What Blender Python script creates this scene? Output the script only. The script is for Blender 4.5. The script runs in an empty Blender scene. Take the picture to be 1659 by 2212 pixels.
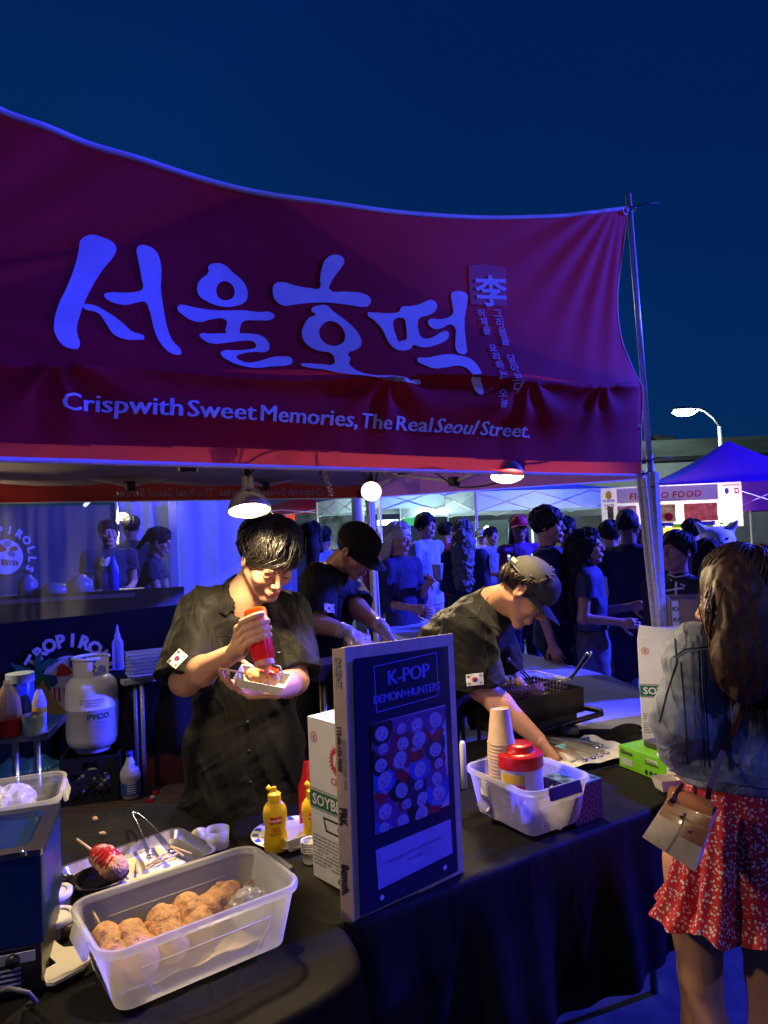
import bpy, bmesh, math, random
import numpy as np
from math import sin, cos, pi, radians, sqrt, atan2
from mathutils import Vector as V, Matrix, Quaternion
random.seed(7); np.random.seed(7)
SC = bpy.context.scene
COL = SC.collection

CAMZ = 1.6
PITCH, ROLL = radians(1.64), radians(2.5)
FD, CX, CY = 1534.0, 829.5, 1106.0           # focal length and centre in a 1659 x 2212 picture
_f = V((0, cos(PITCH), sin(PITCH)))
_r0 = V((1, 0, 0)); _u0 = _r0.cross(_f)
_r = (_r0 * cos(ROLL) - _u0 * sin(ROLL)).normalized()
_u = _r.cross(_f).normalized()
EYE = V((0, 0, CAMZ))
cam_d = bpy.data.cameras.new('camera'); cam = bpy.data.objects.new('camera', cam_d); COL.objects.link(cam)
cam.matrix_world = Matrix(((_r.x, _u.x, -_f.x, EYE.x), (_r.y, _u.y, -_f.y, EYE.y), (_r.z, _u.z, -_f.z, EYE.z), (0, 0, 0, 1)))
cam_d.sensor_fit = 'VERTICAL'; cam_d.sensor_height = 24.0; cam_d.lens = 24.0 * FD / 2212
cam_d.clip_start = 0.05; cam_d.clip_end = 2000
SC.camera = cam
SC.render.resolution_x, SC.render.resolution_y = 768, 1024

SC.view_settings.view_transform = 'Standard'; SC.view_settings.look = 'None'
SC.view_settings.gamma = 1; SC.view_settings.exposure = 0.0; SC.view_settings.use_curve_mapping = False
SC.render.engine = 'CYCLES'
SC.cycles.max_bounces = 7; SC.cycles.transparent_max_bounces = 24; SC.cycles.sample_clamp_indirect = 3.0
SC.cycles.use_denoising = True; SC.cycles.caustics_reflective = False; SC.cycles.caustics_refractive = False
w = bpy.data.worlds.new('World'); SC.world = w; w.use_nodes = True
nt = w.node_tree; nt.nodes.clear()
wo = nt.nodes.new('ShaderNodeOutputWorld'); bg = nt.nodes.new('ShaderNodeBackground')
tc = nt.nodes.new('ShaderNodeTexCoord'); sx = nt.nodes.new('ShaderNodeSeparateXYZ')
rp = nt.nodes.new('ShaderNodeValToRGB')      # night sky: blue that deepens upward and to the east
md = nt.nodes.new('ShaderNodeMath'); md.operation = 'MULTIPLY_ADD'; md.inputs[1].default_value = 0.35; 
nt.links.new(tc.outputs['Generated'], sx.inputs[0])
nt.links.new(sx.outputs['X'], md.inputs[0]); nt.links.new(sx.outputs['Z'], md.inputs[2])
nt.links.new(md.outputs[0], rp.inputs[0])
cr = rp.color_ramp
cr.elements[0].position = 0.0; cr.elements[0].color = (0.003, 0.032, 0.095, 1)
cr.elements[1].position = 0.85; cr.elements[1].color = (0.0004, 0.007, 0.075, 1)
e = cr.elements.new(0.33); e.color = (0.0006, 0.020, 0.100, 1)
cn = nt.nodes.new('ShaderNodeTexNoise'); cn.inputs['Scale'].default_value = 2.2; cn.inputs['Detail'].default_value = 5; nt.links.new(tc.outputs['Generated'], cn.inputs[0])
cm = nt.nodes.new('ShaderNodeMapRange'); cm.inputs['From Min'].default_value = .3; cm.inputs['From Max'].default_value = .7; cm.inputs['To Min'].default_value = .90; cm.inputs['To Max'].default_value = 1.12; nt.links.new(cn.outputs[0], cm.inputs['Value'])   # thin uneven high cloud
cv = nt.nodes.new('ShaderNodeVectorMath'); cv.operation = 'SCALE'; nt.links.new(rp.outputs[0], cv.inputs[0]); nt.links.new(cm.outputs[0], cv.inputs['Scale']); nt.links.new(cv.outputs[0], bg.inputs[0]); bg.inputs[1].default_value = 1.0
nt.links.new(bg.outputs[0], wo.inputs[0])

def ray(u, v):
    return (_f + _r * ((u - CX) / FD) + _u * ((CY - v) / FD))
def P(u, v, d):                               # point at depth d along the viewing axis
    return EYE + ray(u, v) * d
def PZ(u, v, z):
    r = ray(u, v); return EYE + r * ((z - CAMZ) / r.z)
def PV(u, v, p0, n):                          # intersection with an upright plane
    r = ray(u, v); n = V(n); return EYE + r * ((V(p0) - EYE).dot(n) / r.dot(n))
def px(d): return d / FD

def link(o, parent=None):
    COL.objects.link(o)
    if parent is not None:
        o.parent = parent
        o.matrix_parent_inverse = PARINV.get(parent.name, Matrix.Identity(4))
    return o
PARINV = {}
def tag(o, label=None, cat=None, group=None, kind=None):
    if label: o['label'] = label
    if cat: o['category'] = cat
    if group: o['group'] = group
    if kind: o['kind'] = kind
    return o
def thing(name, label, cat, loc=(0, 0, 0), group=None):
    o = bpy.data.objects.new(name, None); o.location = loc; COL.objects.link(o)
    o.empty_display_size = 0.05
    PARINV[o.name] = Matrix.Translation(V(loc)).inverted()
    return tag(o, label, cat, group)
def copy_thing(root, M, label=None, group=None):
    """copy a thing built at world coordinates, moved by matrix M"""
    def rec(o, par):
        c = o.copy(); COL.objects.link(c)
        if par is not None:
            c.parent = par; c.matrix_parent_inverse = o.matrix_parent_inverse.copy()
        for ch in kids.get(o.name, ()): rec(ch, c)
        return c
    kids = {}
    for x in COL.objects:
        if x.parent is not None: kids.setdefault(x.parent.name, []).append(x)
    r = rec(root, None)
    r.matrix_basis = M @ root.matrix_basis
    if label: r['label'] = label
    if group: r['group'] = group
    return r

MATS = {}
def nodes(m): return m.node_tree.nodes, m.node_tree.links
def mat(name, col, rough=0.6, metal=0.0, var=0.12, vs=30.0, bump=0.0, bs=200.0, bdist=0.002, spec=0.5,
        transl=0.0, alpha=1.0, emit=None, estr=0.0, sheen=0.0, stretch=None, trans=0.0, ior=1.45, sss=0.0, coat=0.0, detail=4, crease=0.0, cs=9.0):
    if name in MATS: return MATS[name]
    m = bpy.data.materials.new(name); m.use_nodes = True; N, L = nodes(m)
    b = N['Principled BSDF']; b.inputs['Roughness'].default_value = rough; b.inputs['Metallic'].default_value = metal
    b.inputs['Specular IOR Level'].default_value = spec; b.inputs['IOR'].default_value = ior
    b.inputs['Transmission Weight'].default_value = trans
    b.inputs['Coat Weight'].default_value = coat
    if sss:
        b.inputs['Subsurface Weight'].default_value = sss; b.inputs['Subsurface Radius'].default_value = (1, .35, .2)
        b.inputs['Subsurface Scale'].default_value = 0.006
    if sheen: b.inputs['Sheen Weight'].default_value = sheen; b.inputs['Sheen Roughness'].default_value = 0.5
    t = N.new('ShaderNodeTexCoord'); mp = N.new('ShaderNodeMapping'); L.new(t.outputs['Object'], mp.inputs[0])
    if stretch: mp.inputs['Scale'].default_value = stretch
    n1 = N.new('ShaderNodeTexNoise'); n1.inputs['Scale'].default_value = vs; n1.inputs['Detail'].default_value = detail
    L.new(mp.outputs[0], n1.inputs[0])
    r = N.new('ShaderNodeValToRGB'); c = col
    lo = tuple(max(0, x * (1 - var)) for x in c); hi = tuple(min(1, x * (1 + var)) for x in c)
    r.color_ramp.elements[0].position = .3; r.color_ramp.elements[1].position = .7
    r.color_ramp.elements[0].color = (*lo, 1); r.color_ramp.elements[1].color = (*hi, 1)
    L.new(n1.outputs[0], r.inputs[0]); L.new(r.outputs[0], b.inputs['Base Color'])
    if bump:
        n2 = N.new('ShaderNodeTexNoise'); n2.inputs['Scale'].default_value = bs; n2.inputs['Detail'].default_value = 5
        L.new(mp.outputs[0], n2.inputs[0])
        bm_ = N.new('ShaderNodeBump'); bm_.inputs['Strength'].default_value = bump; bm_.inputs['Distance'].default_value = bdist
        L.new(n2.outputs[0], bm_.inputs['Height']); L.new(bm_.outputs[0], b.inputs['Normal'])
    if crease:                                # cloth creases: thin ridges between soft folds
        n3 = N.new('ShaderNodeTexNoise'); n3.inputs['Scale'].default_value = cs; n3.inputs['Detail'].default_value = 2; n3.inputs['Distortion'].default_value = .8
        m3 = N.new('ShaderNodeMapping'); m3.inputs['Rotation'].default_value = (.4, .5, .3); m3.inputs['Scale'].default_value = (1.7, 1, .55); L.new(t.outputs['Object'], m3.inputs[0]); L.new(m3.outputs[0], n3.inputs[0])
        a1 = N.new('ShaderNodeMath'); a1.operation = 'SUBTRACT'; a1.inputs[1].default_value = .5; L.new(n3.outputs[0], a1.inputs[0])
        a2 = N.new('ShaderNodeMath'); a2.operation = 'ABSOLUTE'; L.new(a1.outputs[0], a2.inputs[0]); a3 = N.new('ShaderNodeMath'); a3.operation = 'POWER'; a3.inputs[1].default_value = .6; L.new(a2.outputs[0], a3.inputs[0])
        b3 = N.new('ShaderNodeBump'); b3.inputs['Strength'].default_value = 1; b3.inputs['Distance'].default_value = crease; b3.invert = True; L.new(a3.outputs[0], b3.inputs['Height'])
        if bump: L.new(b3.outputs[0], bm_.inputs['Normal'])
        else: L.new(b3.outputs[0], b.inputs['Normal'])
    if emit:
        b.inputs['Emission Color'].default_value = (*emit, 1); b.inputs['Emission Strength'].default_value = estr
    out = N['Material Output']; last = b.outputs[0]
    if transl:
        tr = N.new('ShaderNodeBsdfTranslucent'); L.new(r.outputs[0], tr.inputs[0])
        mx = N.new('ShaderNodeMixShader'); mx.inputs[0].default_value = transl
        L.new(last, mx.inputs[1]); L.new(tr.outputs[0], mx.inputs[2]); last = mx.outputs[0]
    if alpha < 1:
        tp = N.new('ShaderNodeBsdfTransparent'); mx = N.new('ShaderNodeMixShader'); mx.inputs[0].default_value = alpha
        L.new(tp.outputs[0], mx.inputs[1]); L.new(last, mx.inputs[2]); last = mx.outputs[0]
    L.new(last, out.inputs[0])
    MATS[name] = m
    return m
def emis(name, col, s):
    if name in MATS: return MATS[name]
    m = bpy.data.materials.new(name); m.use_nodes = True; N, L = nodes(m); N.clear()
    o = N.new('ShaderNodeOutputMaterial'); e = N.new('ShaderNodeEmission'); e.inputs[0].default_value = (*col, 1); e.inputs[1].default_value = s
    L.new(e.outputs[0], o.inputs[0]); MATS[name] = m; return m

def mesh_np(name, verts, faces, m, parent=None, smooth=True, label=None):
    me = bpy.data.meshes.new(name)
    verts = np.asarray(verts, dtype=np.float32)
    if isinstance(faces, np.ndarray):
        k = faces.shape[1]; nf = len(faces)
        me.vertices.add(len(verts)); me.vertices.foreach_set('co', verts.ravel())
        me.loops.add(nf * k); me.loops.foreach_set('vertex_index', faces.astype(np.int32).ravel())
        me.polygons.add(nf); me.polygons.foreach_set('loop_start', np.arange(0, nf * k, k, dtype=np.int32))
        me.update(calc_edges=True)
    else:
        me.from_pydata([tuple(map(float, v)) for v in verts], [], faces)
    me.polygons.foreach_set('use_smooth', [smooth] * len(me.polygons))
    me.update()
    if m: me.materials.append(m)
    o = bpy.data.objects.new(name, me); link(o, parent)
    if label: o['label'] = label
    return o
class MB:
    def __init__(s): s.v = []; s.f = []
    def add(s, vs, fs):
        b = len(s.v); s.v += [tuple(x) for x in vs]; s.f += [tuple(i + b for i in f) for f in fs]; return s
    def box(s, c, size, M=None, bev=0.0):
        """box centred at c; M rotates it"""
        hx, hy, hz = size[0] / 2, size[1] / 2, size[2] / 2; c = V(c); R = M or Matrix.Identity(3)
        if bev <= 0:
            vs = [c + R @ V((x * hx, y * hy, z * hz)) for x in (-1, 1) for y in (-1, 1) for z in (-1, 1)]
            return s.add(vs, [(0, 1, 3, 2), (4, 6, 7, 5), (0, 4, 5, 1), (2, 3, 7, 6), (0, 2, 6, 4), (1, 5, 7, 3)])
        ring = []
        pts = []
        for (sx_, sy_) in ((1, 1), (-1, 1), (-1, -1), (1, -1)):
            a0 = {(1, 1): 0, (-1, 1): 90, (-1, -1): 180, (1, -1): 270}[(sx_, sy_)]
            for k in range(4):
                a = radians(a0 + k * 30); pts.append((sx_ * (hx - bev) + bev * cos(a), sy_ * (hy - bev) + bev * sin(a)))
        n = len(pts); b2 = min(bev, hz) * .5
        lv = [(-hz, -b2), (-hz + b2, 0), (hz - b2, 0), (hz, -b2)]
        vs = []
        for z, ins in lv:
            for (x, y) in pts:
                k = 1 + ins / max(hx, hy); vs.append(c + R @ V((x * (1 + ins / hx), y * (1 + ins / hy), z)))
        fs = [tuple(range(n - 1, -1, -1)), tuple(range(3 * n, 4 * n))]
        for l in range(3):
            for i in range(n):
                j = (i + 1) % n; fs.append((l * n + i, l * n + j, l * n + n + j, l * n + n + i))
        return s.add(vs, fs)
    def tube(s, pts, r, n=8, cap=True):
        """tube along pts; r a number or list"""
        pts = [V(p) for p in pts]; m = len(pts)
        rs = r if isinstance(r, (list, tuple)) else [r] * m
        vs = []; up = None
        for i, p in enumerate(pts):
            t = (pts[min(i + 1, m - 1)] - pts[max(i - 1, 0)])
            t = t.normalized() if t.length > 1e-9 else V((0, 0, 1))
            if up is None:
                up = t.orthogonal().normalized()
            up = (up - t * up.dot(t));  up = up.normalized() if up.length > 1e-6 else t.orthogonal().normalized()
            q = t.cross(up)
            for k in range(n):
                a = 2 * pi * k / n; vs.append(p + (up * cos(a) + q * sin(a)) * rs[i])
        fs = []
        for i in range(m - 1):
            for k in range(n):
                j = (k + 1) % n; fs.append((i * n + k, i * n + j, i * n + n + j, i * n + n + k))
        if cap: fs += [tuple(range(n - 1, -1, -1)), tuple(range((m - 1) * n, m * n))]
        return s.add(vs, fs)
    def lathe(s, prof, o=(0, 0, 0), M=None, n=24, cap=False, scale=(1, 1)):
        """prof [(r, z)]"""
        o = V(o); R = M or Matrix.Identity(3); vs = []
        for r, z in prof:
            for k in range(n):
                a = 2 * pi * k / n; vs.append(o + R @ V((r * cos(a) * scale[0], r * sin(a) * scale[1], z)))
        fs = []
        for i in range(len(prof) - 1):
            for k in range(n):
                j = (k + 1) % n; fs.append((i * n + k, i * n + j, i * n + n + j, i * n + n + k))
        if cap:
            fs += [tuple(range(n - 1, -1, -1)), tuple(range((len(prof) - 1) * n, len(prof) * n))]
        return s.add(vs, fs)
    def prism(s, poly, dirv):
        """poly: list of 3D points, extruded along dirv"""
        n = len(poly); d = V(dirv); vs = [V(p) for p in poly] + [V(p) + d for p in poly]
        fs = [tuple(range(n - 1, -1, -1)), tuple(range(n, 2 * n))] + [(i, (i + 1) % n, (i + 1) % n + n, i + n) for i in range(n)]
        return s.add(vs, fs)
    def grid(s, fn, nu, nv, close=False):
        vs = [fn(i / nu, j / nv) for j in range(nv + 1) for i in range(nu + 1)]
        fs = [(j * (nu + 1) + i, j * (nu + 1) + i + 1, (j + 1) * (nu + 1) + i + 1, (j + 1) * (nu + 1) + i) for j in range(nv) for i in range(nu)]
        return s.add(vs, fs)
    def build(s, name, m, parent=None, smooth=False, label=None, sharp=None):
        o = mesh_np(name, s.v, s.f, m, parent, smooth, label)
        bm_ = bmesh.new(); bm_.from_mesh(o.data); bmesh.ops.recalc_face_normals(bm_, faces=bm_.faces); bm_.to_mesh(o.data); bm_.free()
        if sharp:
            o.data.polygons.foreach_set('use_smooth', [True] * len(o.data.polygons))
            try: o.data.set_sharp_from_angle(angle=radians(sharp))
            except Exception: pass
        return o
def rotz(a): return Matrix.Rotation(a, 3, 'Z')
def frame(x, y=None, z=None):
    """3x3 with columns x,y,z"""
    x = V(x).normalized()
    if y is None: z = V(z); y = z.cross(x).normalized(); z = x.cross(y)
    else: y = V(y); y = (y - x * x.dot(y)).normalized(); z = x.cross(y)
    return Matrix(((x.x, y.x, z.x), (x.y, y.y, z.y), (x.z, y.z, z.z)))
def flat(polys, fn, name, m, parent=None, smoothc=False, res=6, sub=0.0, label=None):
    """filled 2-D outlines (holes allowed) carried onto a surface by fn(x, y)"""
    cu = bpy.data.curves.new('tmp', 'CURVE'); cu.dimensions = '2D'; cu.fill_mode = 'BOTH'; cu.resolution_u = res
    for pl in polys:
        if smoothc:
            sp = cu.splines.new('BEZIER'); sp.bezier_points.add(len(pl) - 1)
            for b, p in zip(sp.bezier_points, pl):
                b.co = (p[0], p[1], 0); b.handle_left_type = b.handle_right_type = 'AUTO'
        else:
            sp = cu.splines.new('POLY'); sp.points.add(len(pl) - 1)
            for b, p in zip(sp.points, pl): b.co = (p[0], p[1], 0, 1)
        sp.use_cyclic_u = True
    return _conv(cu, fn, name, m, parent, sub, label)
def _conv(cu, fn, name, m, parent, sub, label=None, multi=None):
    o = bpy.data.objects.new('tmp', cu)
    me = bpy.data.meshes.new_from_object(o)
    bpy.data.objects.remove(o); bpy.data.curves.remove(cu)
    bm_ = bmesh.new(); bm_.from_mesh(me)
    if multi:
        g0 = list(bm_.verts) + list(bm_.edges) + list(bm_.faces)
        for dx in multi: bmesh.ops.translate(bm_, vec=(dx, 0, 0), verts=[x for x in bmesh.ops.duplicate(bm_, geom=g0)['geom'] if isinstance(x, bmesh.types.BMVert)])
    if sub > 0:
        bmesh.ops.triangulate(bm_, faces=bm_.faces)
        for _ in range(6):
            ed = [e for e in bm_.edges if e.calc_length() > sub]
            if not ed: break
            bmesh.ops.subdivide_edges(bm_, edges=ed, cuts=1); bmesh.ops.triangulate(bm_, faces=bm_.faces)
    for v in bm_.verts: v.co = fn(v.co.x, v.co.y)
    bm_.to_mesh(me); bm_.free()
    me.name = name; me.materials.clear(); me.materials.append(m)
    ob = bpy.data.objects.new(name, me); link(ob, parent)
    if label: ob['label'] = label
    return ob
def text(s, fn, name, m, parent=None, size=1.0, bold=0.0, align='LEFT', sub=0.0, shear=0.0, res=2, space=1.0, label=None, aligny='BOTTOM_BASELINE', linesp=1.0, multi=None):
    cu = bpy.data.curves.new('tmp', 'FONT'); cu.body = s; cu.size = size; cu.offset = bold; cu.align_x = align; cu.align_y = aligny
    cu.shear = shear; cu.resolution_u = res; cu.space_character = space; cu.fill_mode = 'BOTH'; cu.dimensions = '2D'; cu.space_line = linesp
    return _conv(cu, fn, name, m, parent, sub, label, multi)
def planefn(o, x, y, off=0.0):
    o = V(o); x = V(x); y = V(y); n = x.cross(y).normalized() * off
    return lambda a, b: o + x * a + y * b + n
def lamp_light(kind, name, loc, energy, col, target=None, size=0.05, spot=60, blend=0.6):
    d = bpy.data.lights.new(name, kind); d.energy = energy; d.color = col
    if kind == 'SPOT': d.spot_size = radians(spot); d.spot_blend = blend
    d.shadow_soft_size = size
    o = bpy.data.objects.new(name, d); o.location = loc; COL.objects.link(o)
    if target is not None:
        o.rotation_mode = 'QUATERNION'; o.rotation_quaternion = (V(target) - V(loc)).to_track_quat('-Z', 'Y')
    return o
WARM = (1.0, 0.74, 0.40); BLUE = (0.19, 0.20, 1.0)
STAGE = V((6.2, -2.4, 4.6))                    # stage lights on a mast to the right of the photographer
STAGE2 = V((8.5, 5.5, 4.8))                    # a second mast beside the lane
lamp_light('SPOT', 'stage_wash', STAGE + V((-.18, .1, 0)), 500, BLUE, (0.2, 2.2, 2.0), .12, 62, .7)
lamp_light('SPOT', 'stage_beam', STAGE + V((-.18, .35, 0)), 2700, (0.01, 0.01, 1.0), (-1.0, 1.6, 2.12), .08, 11, .8)
lamp_light('SPOT', 'lane_wash', STAGE2 + V((-.18, 0, 0)), 13500, (0.03, 0.04, 1.0), (1.25, 5.6, 1.0), .15, 80, .7)
lamp_light('SPOT', 'crowd_wash', STAGE2 + V((-.18, -.2, 0)), 9000, (0.05, 0.06, 1.0), (0.6, 7.0, 1.3), .15, 60, .7)
lamp_light('SPOT', 'lane_beam', STAGE2 + V((-.18, .3, 0)), 5000, (0.02, 0.0, 1.0), (4.0, 12.0, 2.2), .15, 50, .7)
class SDF:
    def __init__(s): s.p = []
    def cone(s, a, b, ra, rb, k=.02, op='+', sc=None, R=None):
        a = np.array(a, float); b = np.array(b, float)
        if sc is None:
            def fn(X, Y, Z):
                ab = b - a; L2 = float(ab @ ab) + 1e-12
                t = ((X - a[0]) * ab[0] + (Y - a[1]) * ab[1] + (Z - a[2]) * ab[2]) / L2; t = np.clip(t, 0, 1)
                return np.sqrt((X - a[0] - t * ab[0]) ** 2 + (Y - a[1] - t * ab[1]) ** 2 + (Z - a[2] - t * ab[2]) ** 2) - (ra + (rb - ra) * t)
            m = max(ra, rb)
        else:
            Rm = np.array(R, float); sc_ = np.array(sc, float)
            A = (Rm.T @ a) / sc_; B = (Rm.T @ b) / sc_
            def fn(X, Y, Z):
                q = [(Rm[0, i] * X + Rm[1, i] * Y + Rm[2, i] * Z) / sc_[i] for i in range(3)]
                ab = B - A; L2 = float(ab @ ab) + 1e-12
                t = sum((q[i] - A[i]) * ab[i] for i in range(3)) / L2; t = np.clip(t, 0, 1)
                return (np.sqrt(sum((q[i] - A[i] - t * ab[i]) ** 2 for i in range(3))) - (ra + (rb - ra) * t)) * float(min(sc_))
            m = max(ra, rb) * max(sc)
        s.p.append((fn, np.minimum(a, b) - m, np.maximum(a, b) + m, k, op)); return s
    def ell(s, c, r, R=None, k=.02, op='+'):
        c = np.array(c, float); r = np.array(r, float); Rm = np.eye(3) if R is None else np.array(R, float)
        def fn(X, Y, Z):
            x, y, z = X - c[0], Y - c[1], Z - c[2]
            q = [(Rm[0, i] * x + Rm[1, i] * y + Rm[2, i] * z) for i in range(3)]
            k0 = np.sqrt(sum((q[i] / r[i]) ** 2 for i in range(3))); k1 = np.sqrt(sum((q[i] / r[i] ** 2) ** 2 for i in range(3))) + 1e-9
            return k0 * (k0 - 1) / k1
        m = np.abs(Rm) @ r
        s.p.append((fn, c - m, c + m, k, op)); return s
    def box(s, c, h, R=None, rad=.003, k=.004, op='+'):
        c = np.array(c, float); h = np.array(h, float); Rm = np.eye(3) if R is None else np.array(R, float)
        def fn(X, Y, Z):
            x, y, z = X - c[0], Y - c[1], Z - c[2]
            q = [np.abs(Rm[0, i] * x + Rm[1, i] * y + Rm[2, i] * z) - h[i] + rad for i in range(3)]
            return np.sqrt(sum(np.maximum(a, 0) ** 2 for a in q)) + np.minimum(np.maximum(np.maximum(q[0], q[1]), q[2]), 0) - rad
        m = np.abs(Rm) @ h
        s.p.append((fn, c - m, c + m, k, op)); return s
    def half(s, c, n, op='-', k=.002):
        """cut away everything on the n side of c (op '-')"""
        c = np.array(c, float); n = np.array(n, float); n /= np.linalg.norm(n)
        s.p.append((lambda X, Y, Z: -((X - c[0]) * n[0] + (Y - c[1]) * n[1] + (Z - c[2]) * n[2]), None, None, k, op)); return s
    def fn(s, f, lo, hi, k=.01, op='+'): s.p.append((f, np.array(lo, float), np.array(hi, float), k, op)); return s
    def mesh(s, vox, disp=None):
        adds = [p for p in s.p if p[4] == '+' and p[1] is not None]
        lo = np.min([p[1] for p in adds], 0) - 4 * vox; hi = np.max([p[2] for p in adds], 0) + 4 * vox
        n = np.ceil((hi - lo) / vox).astype(int) + 1
        ax = [lo[i] + vox * np.arange(n[i]) for i in range(3)]
        D = np.full(n, 0.15, np.float32)
        for f, a, b, k, op in s.p:
            if a is None: i0 = [0, 0, 0]; i1 = list(n)
            else:
                pad = k + 3 * vox
                i0 = [int(max(0, math.floor((a[i] - pad - lo[i]) / vox))) for i in range(3)]
                i1 = [int(min(n[i], math.ceil((b[i] + pad - lo[i]) / vox) + 1)) for i in range(3)]
                if any(i1[i] <= i0[i] for i in range(3)): continue
            X = ax[0][i0[0]:i1[0], None, None]; Y = ax[1][None, i0[1]:i1[1], None]; Z = ax[2][None, None, i0[2]:i1[2]]
            d = f(X, Y, Z); sl = tuple(slice(i0[i], i1[i]) for i in range(3)); E = D[sl]
            if op == '+':
                h = np.clip(.5 + .5 * (E - d) / k, 0, 1); D[sl] = E + (d - E) * h - k * h * (1 - h)
            elif op == '-':
                h = np.clip(.5 - .5 * (E + d) / k, 0, 1); D[sl] = E + (-d - E) * h + k * h * (1 - h)
        if disp is not None:
            X = ax[0][:, None, None]; Y = ax[1][None, :, None]; Z = ax[2][None, None, :]
            D += disp(X, Y, Z).astype(np.float32)
        return surface_nets(D, lo, vox)
def surface_nets(D, lo, vox):
    ins = D < 0; n = D.shape
    S = np.zeros((n[0] - 1, n[1] - 1, n[2] - 1, 3), np.float32); C = np.zeros((n[0] - 1, n[1] - 1, n[2] - 1), np.float32)
    edges = []
    for axis in range(3):
        a = [slice(None)] * 3; b = [slice(None)] * 3; a[axis] = slice(0, -1); b[axis] = slice(1, None)
        cr_ = ins[tuple(a)] != ins[tuple(b)]
        idx = np.argwhere(cr_)
        if len(idx) == 0: continue
        ib = idx.copy(); ib[:, axis] += 1
        da = D[tuple(idx.T)]; db = D[tuple(ib.T)]; t = da / (da - db)
        pos = idx.astype(np.float32); pos[:, axis] += t
        o1, o2 = [i for i in range(3) if i != axis]
        ok = (idx[:, o1] > 0) & (idx[:, o2] > 0) & (idx[:, o1] < n[o1] - 1) & (idx[:, o2] < n[o2] - 1)
        idx = idx[ok]; pos = pos[ok]; sgn = da[ok] < 0
        for d1 in (0, -1):
            for d2 in (0, -1):
                c = idx.copy(); c[:, o1] += d1; c[:, o2] += d2
                np.add.at(S, tuple(c.T), pos); np.add.at(C, tuple(c.T), 1)
        edges.append((axis, o1, o2, idx, sgn))
    act = C > 0; ids = np.full(C.shape, -1, np.int64); ids[act] = np.arange(act.sum())
    vs = S[act] / C[act][:, None] * vox + lo
    F = []
    for axis, o1, o2, idx, sgn in edges:
        q = []
        for d1, d2 in ((0, 0), (-1, 0), (-1, -1), (0, -1)):
            c = idx.copy(); c[:, o1] += d1; c[:, o2] += d2; q.append(ids[tuple(c.T)])
        q = np.stack(q, 1); flip = sgn if axis != 1 else ~sgn
        q[~flip] = q[~flip][:, ::-1]; F.append(q)
    return vs, np.concatenate(F) if F else np.zeros((0, 4), int)
def joinm(parts):
    vs, fs, b = [], [], 0
    for v, f in parts:
        vs.append(v); fs.append(f + b); b += len(v)
    return np.concatenate(vs), np.concatenate(fs)
_LAT = np.random.RandomState(3).rand(32, 32, 32).astype(np.float32)
def vnoise(X, Y, Z):
    X, Y, Z = np.broadcast_arrays(X, Y, Z)
    xi = np.floor(X).astype(int); yi = np.floor(Y).astype(int); zi = np.floor(Z).astype(int)
    fx = X - xi; fy = Y - yi; fz = Z - zi
    fx = fx * fx * (3 - 2 * fx); fy = fy * fy * (3 - 2 * fy); fz = fz * fz * (3 - 2 * fz)
    g = lambda a, b, c: _LAT[(xi + a) % 32, (yi + b) % 32, (zi + c) % 32]
    return ((g(0, 0, 0) * (1 - fx) + g(1, 0, 0) * fx) * (1 - fy) + (g(0, 1, 0) * (1 - fx) + g(1, 1, 0) * fx) * fy) * (1 - fz) + \
           ((g(0, 0, 1) * (1 - fx) + g(1, 0, 1) * fx) * (1 - fy) + (g(0, 1, 1) * (1 - fx) + g(1, 1, 1) * fx) * fy) * fz
def folds(amp, axes, seed=0.0):
    """cloth folds: ridged noise stretched along a direction. axes: 3 scale vectors rows (freq along x,y,z after rotation)"""
    A = np.array(axes, float)
    def f(X, Y, Z):
        u = A[0, 0] * X + A[0, 1] * Y + A[0, 2] * Z + seed; v = A[1, 0] * X + A[1, 1] * Y + A[1, 2] * Z + seed * 1.7; w_ = A[2, 0] * X + A[2, 1] * Y + A[2, 2] * Z + 5
        a = vnoise(u, v, w_); b = vnoise(u * 2.1 + 9, v * 2.1, w_ * 2.1)
        return -amp * (1 - np.abs(2 * a - 1) * 1.6) - amp * .45 * (1 - np.abs(2 * b - 1) * 1.6)
    return f
def sdf_obj(s, vox, name, m, parent=None, disp=None, label=None):
    v, f = s.mesh(vox, disp); return mesh_np(name, v, f, m, parent, True, label)
def N3(v): v = np.array(v, float); return v / np.linalg.norm(v)

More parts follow.
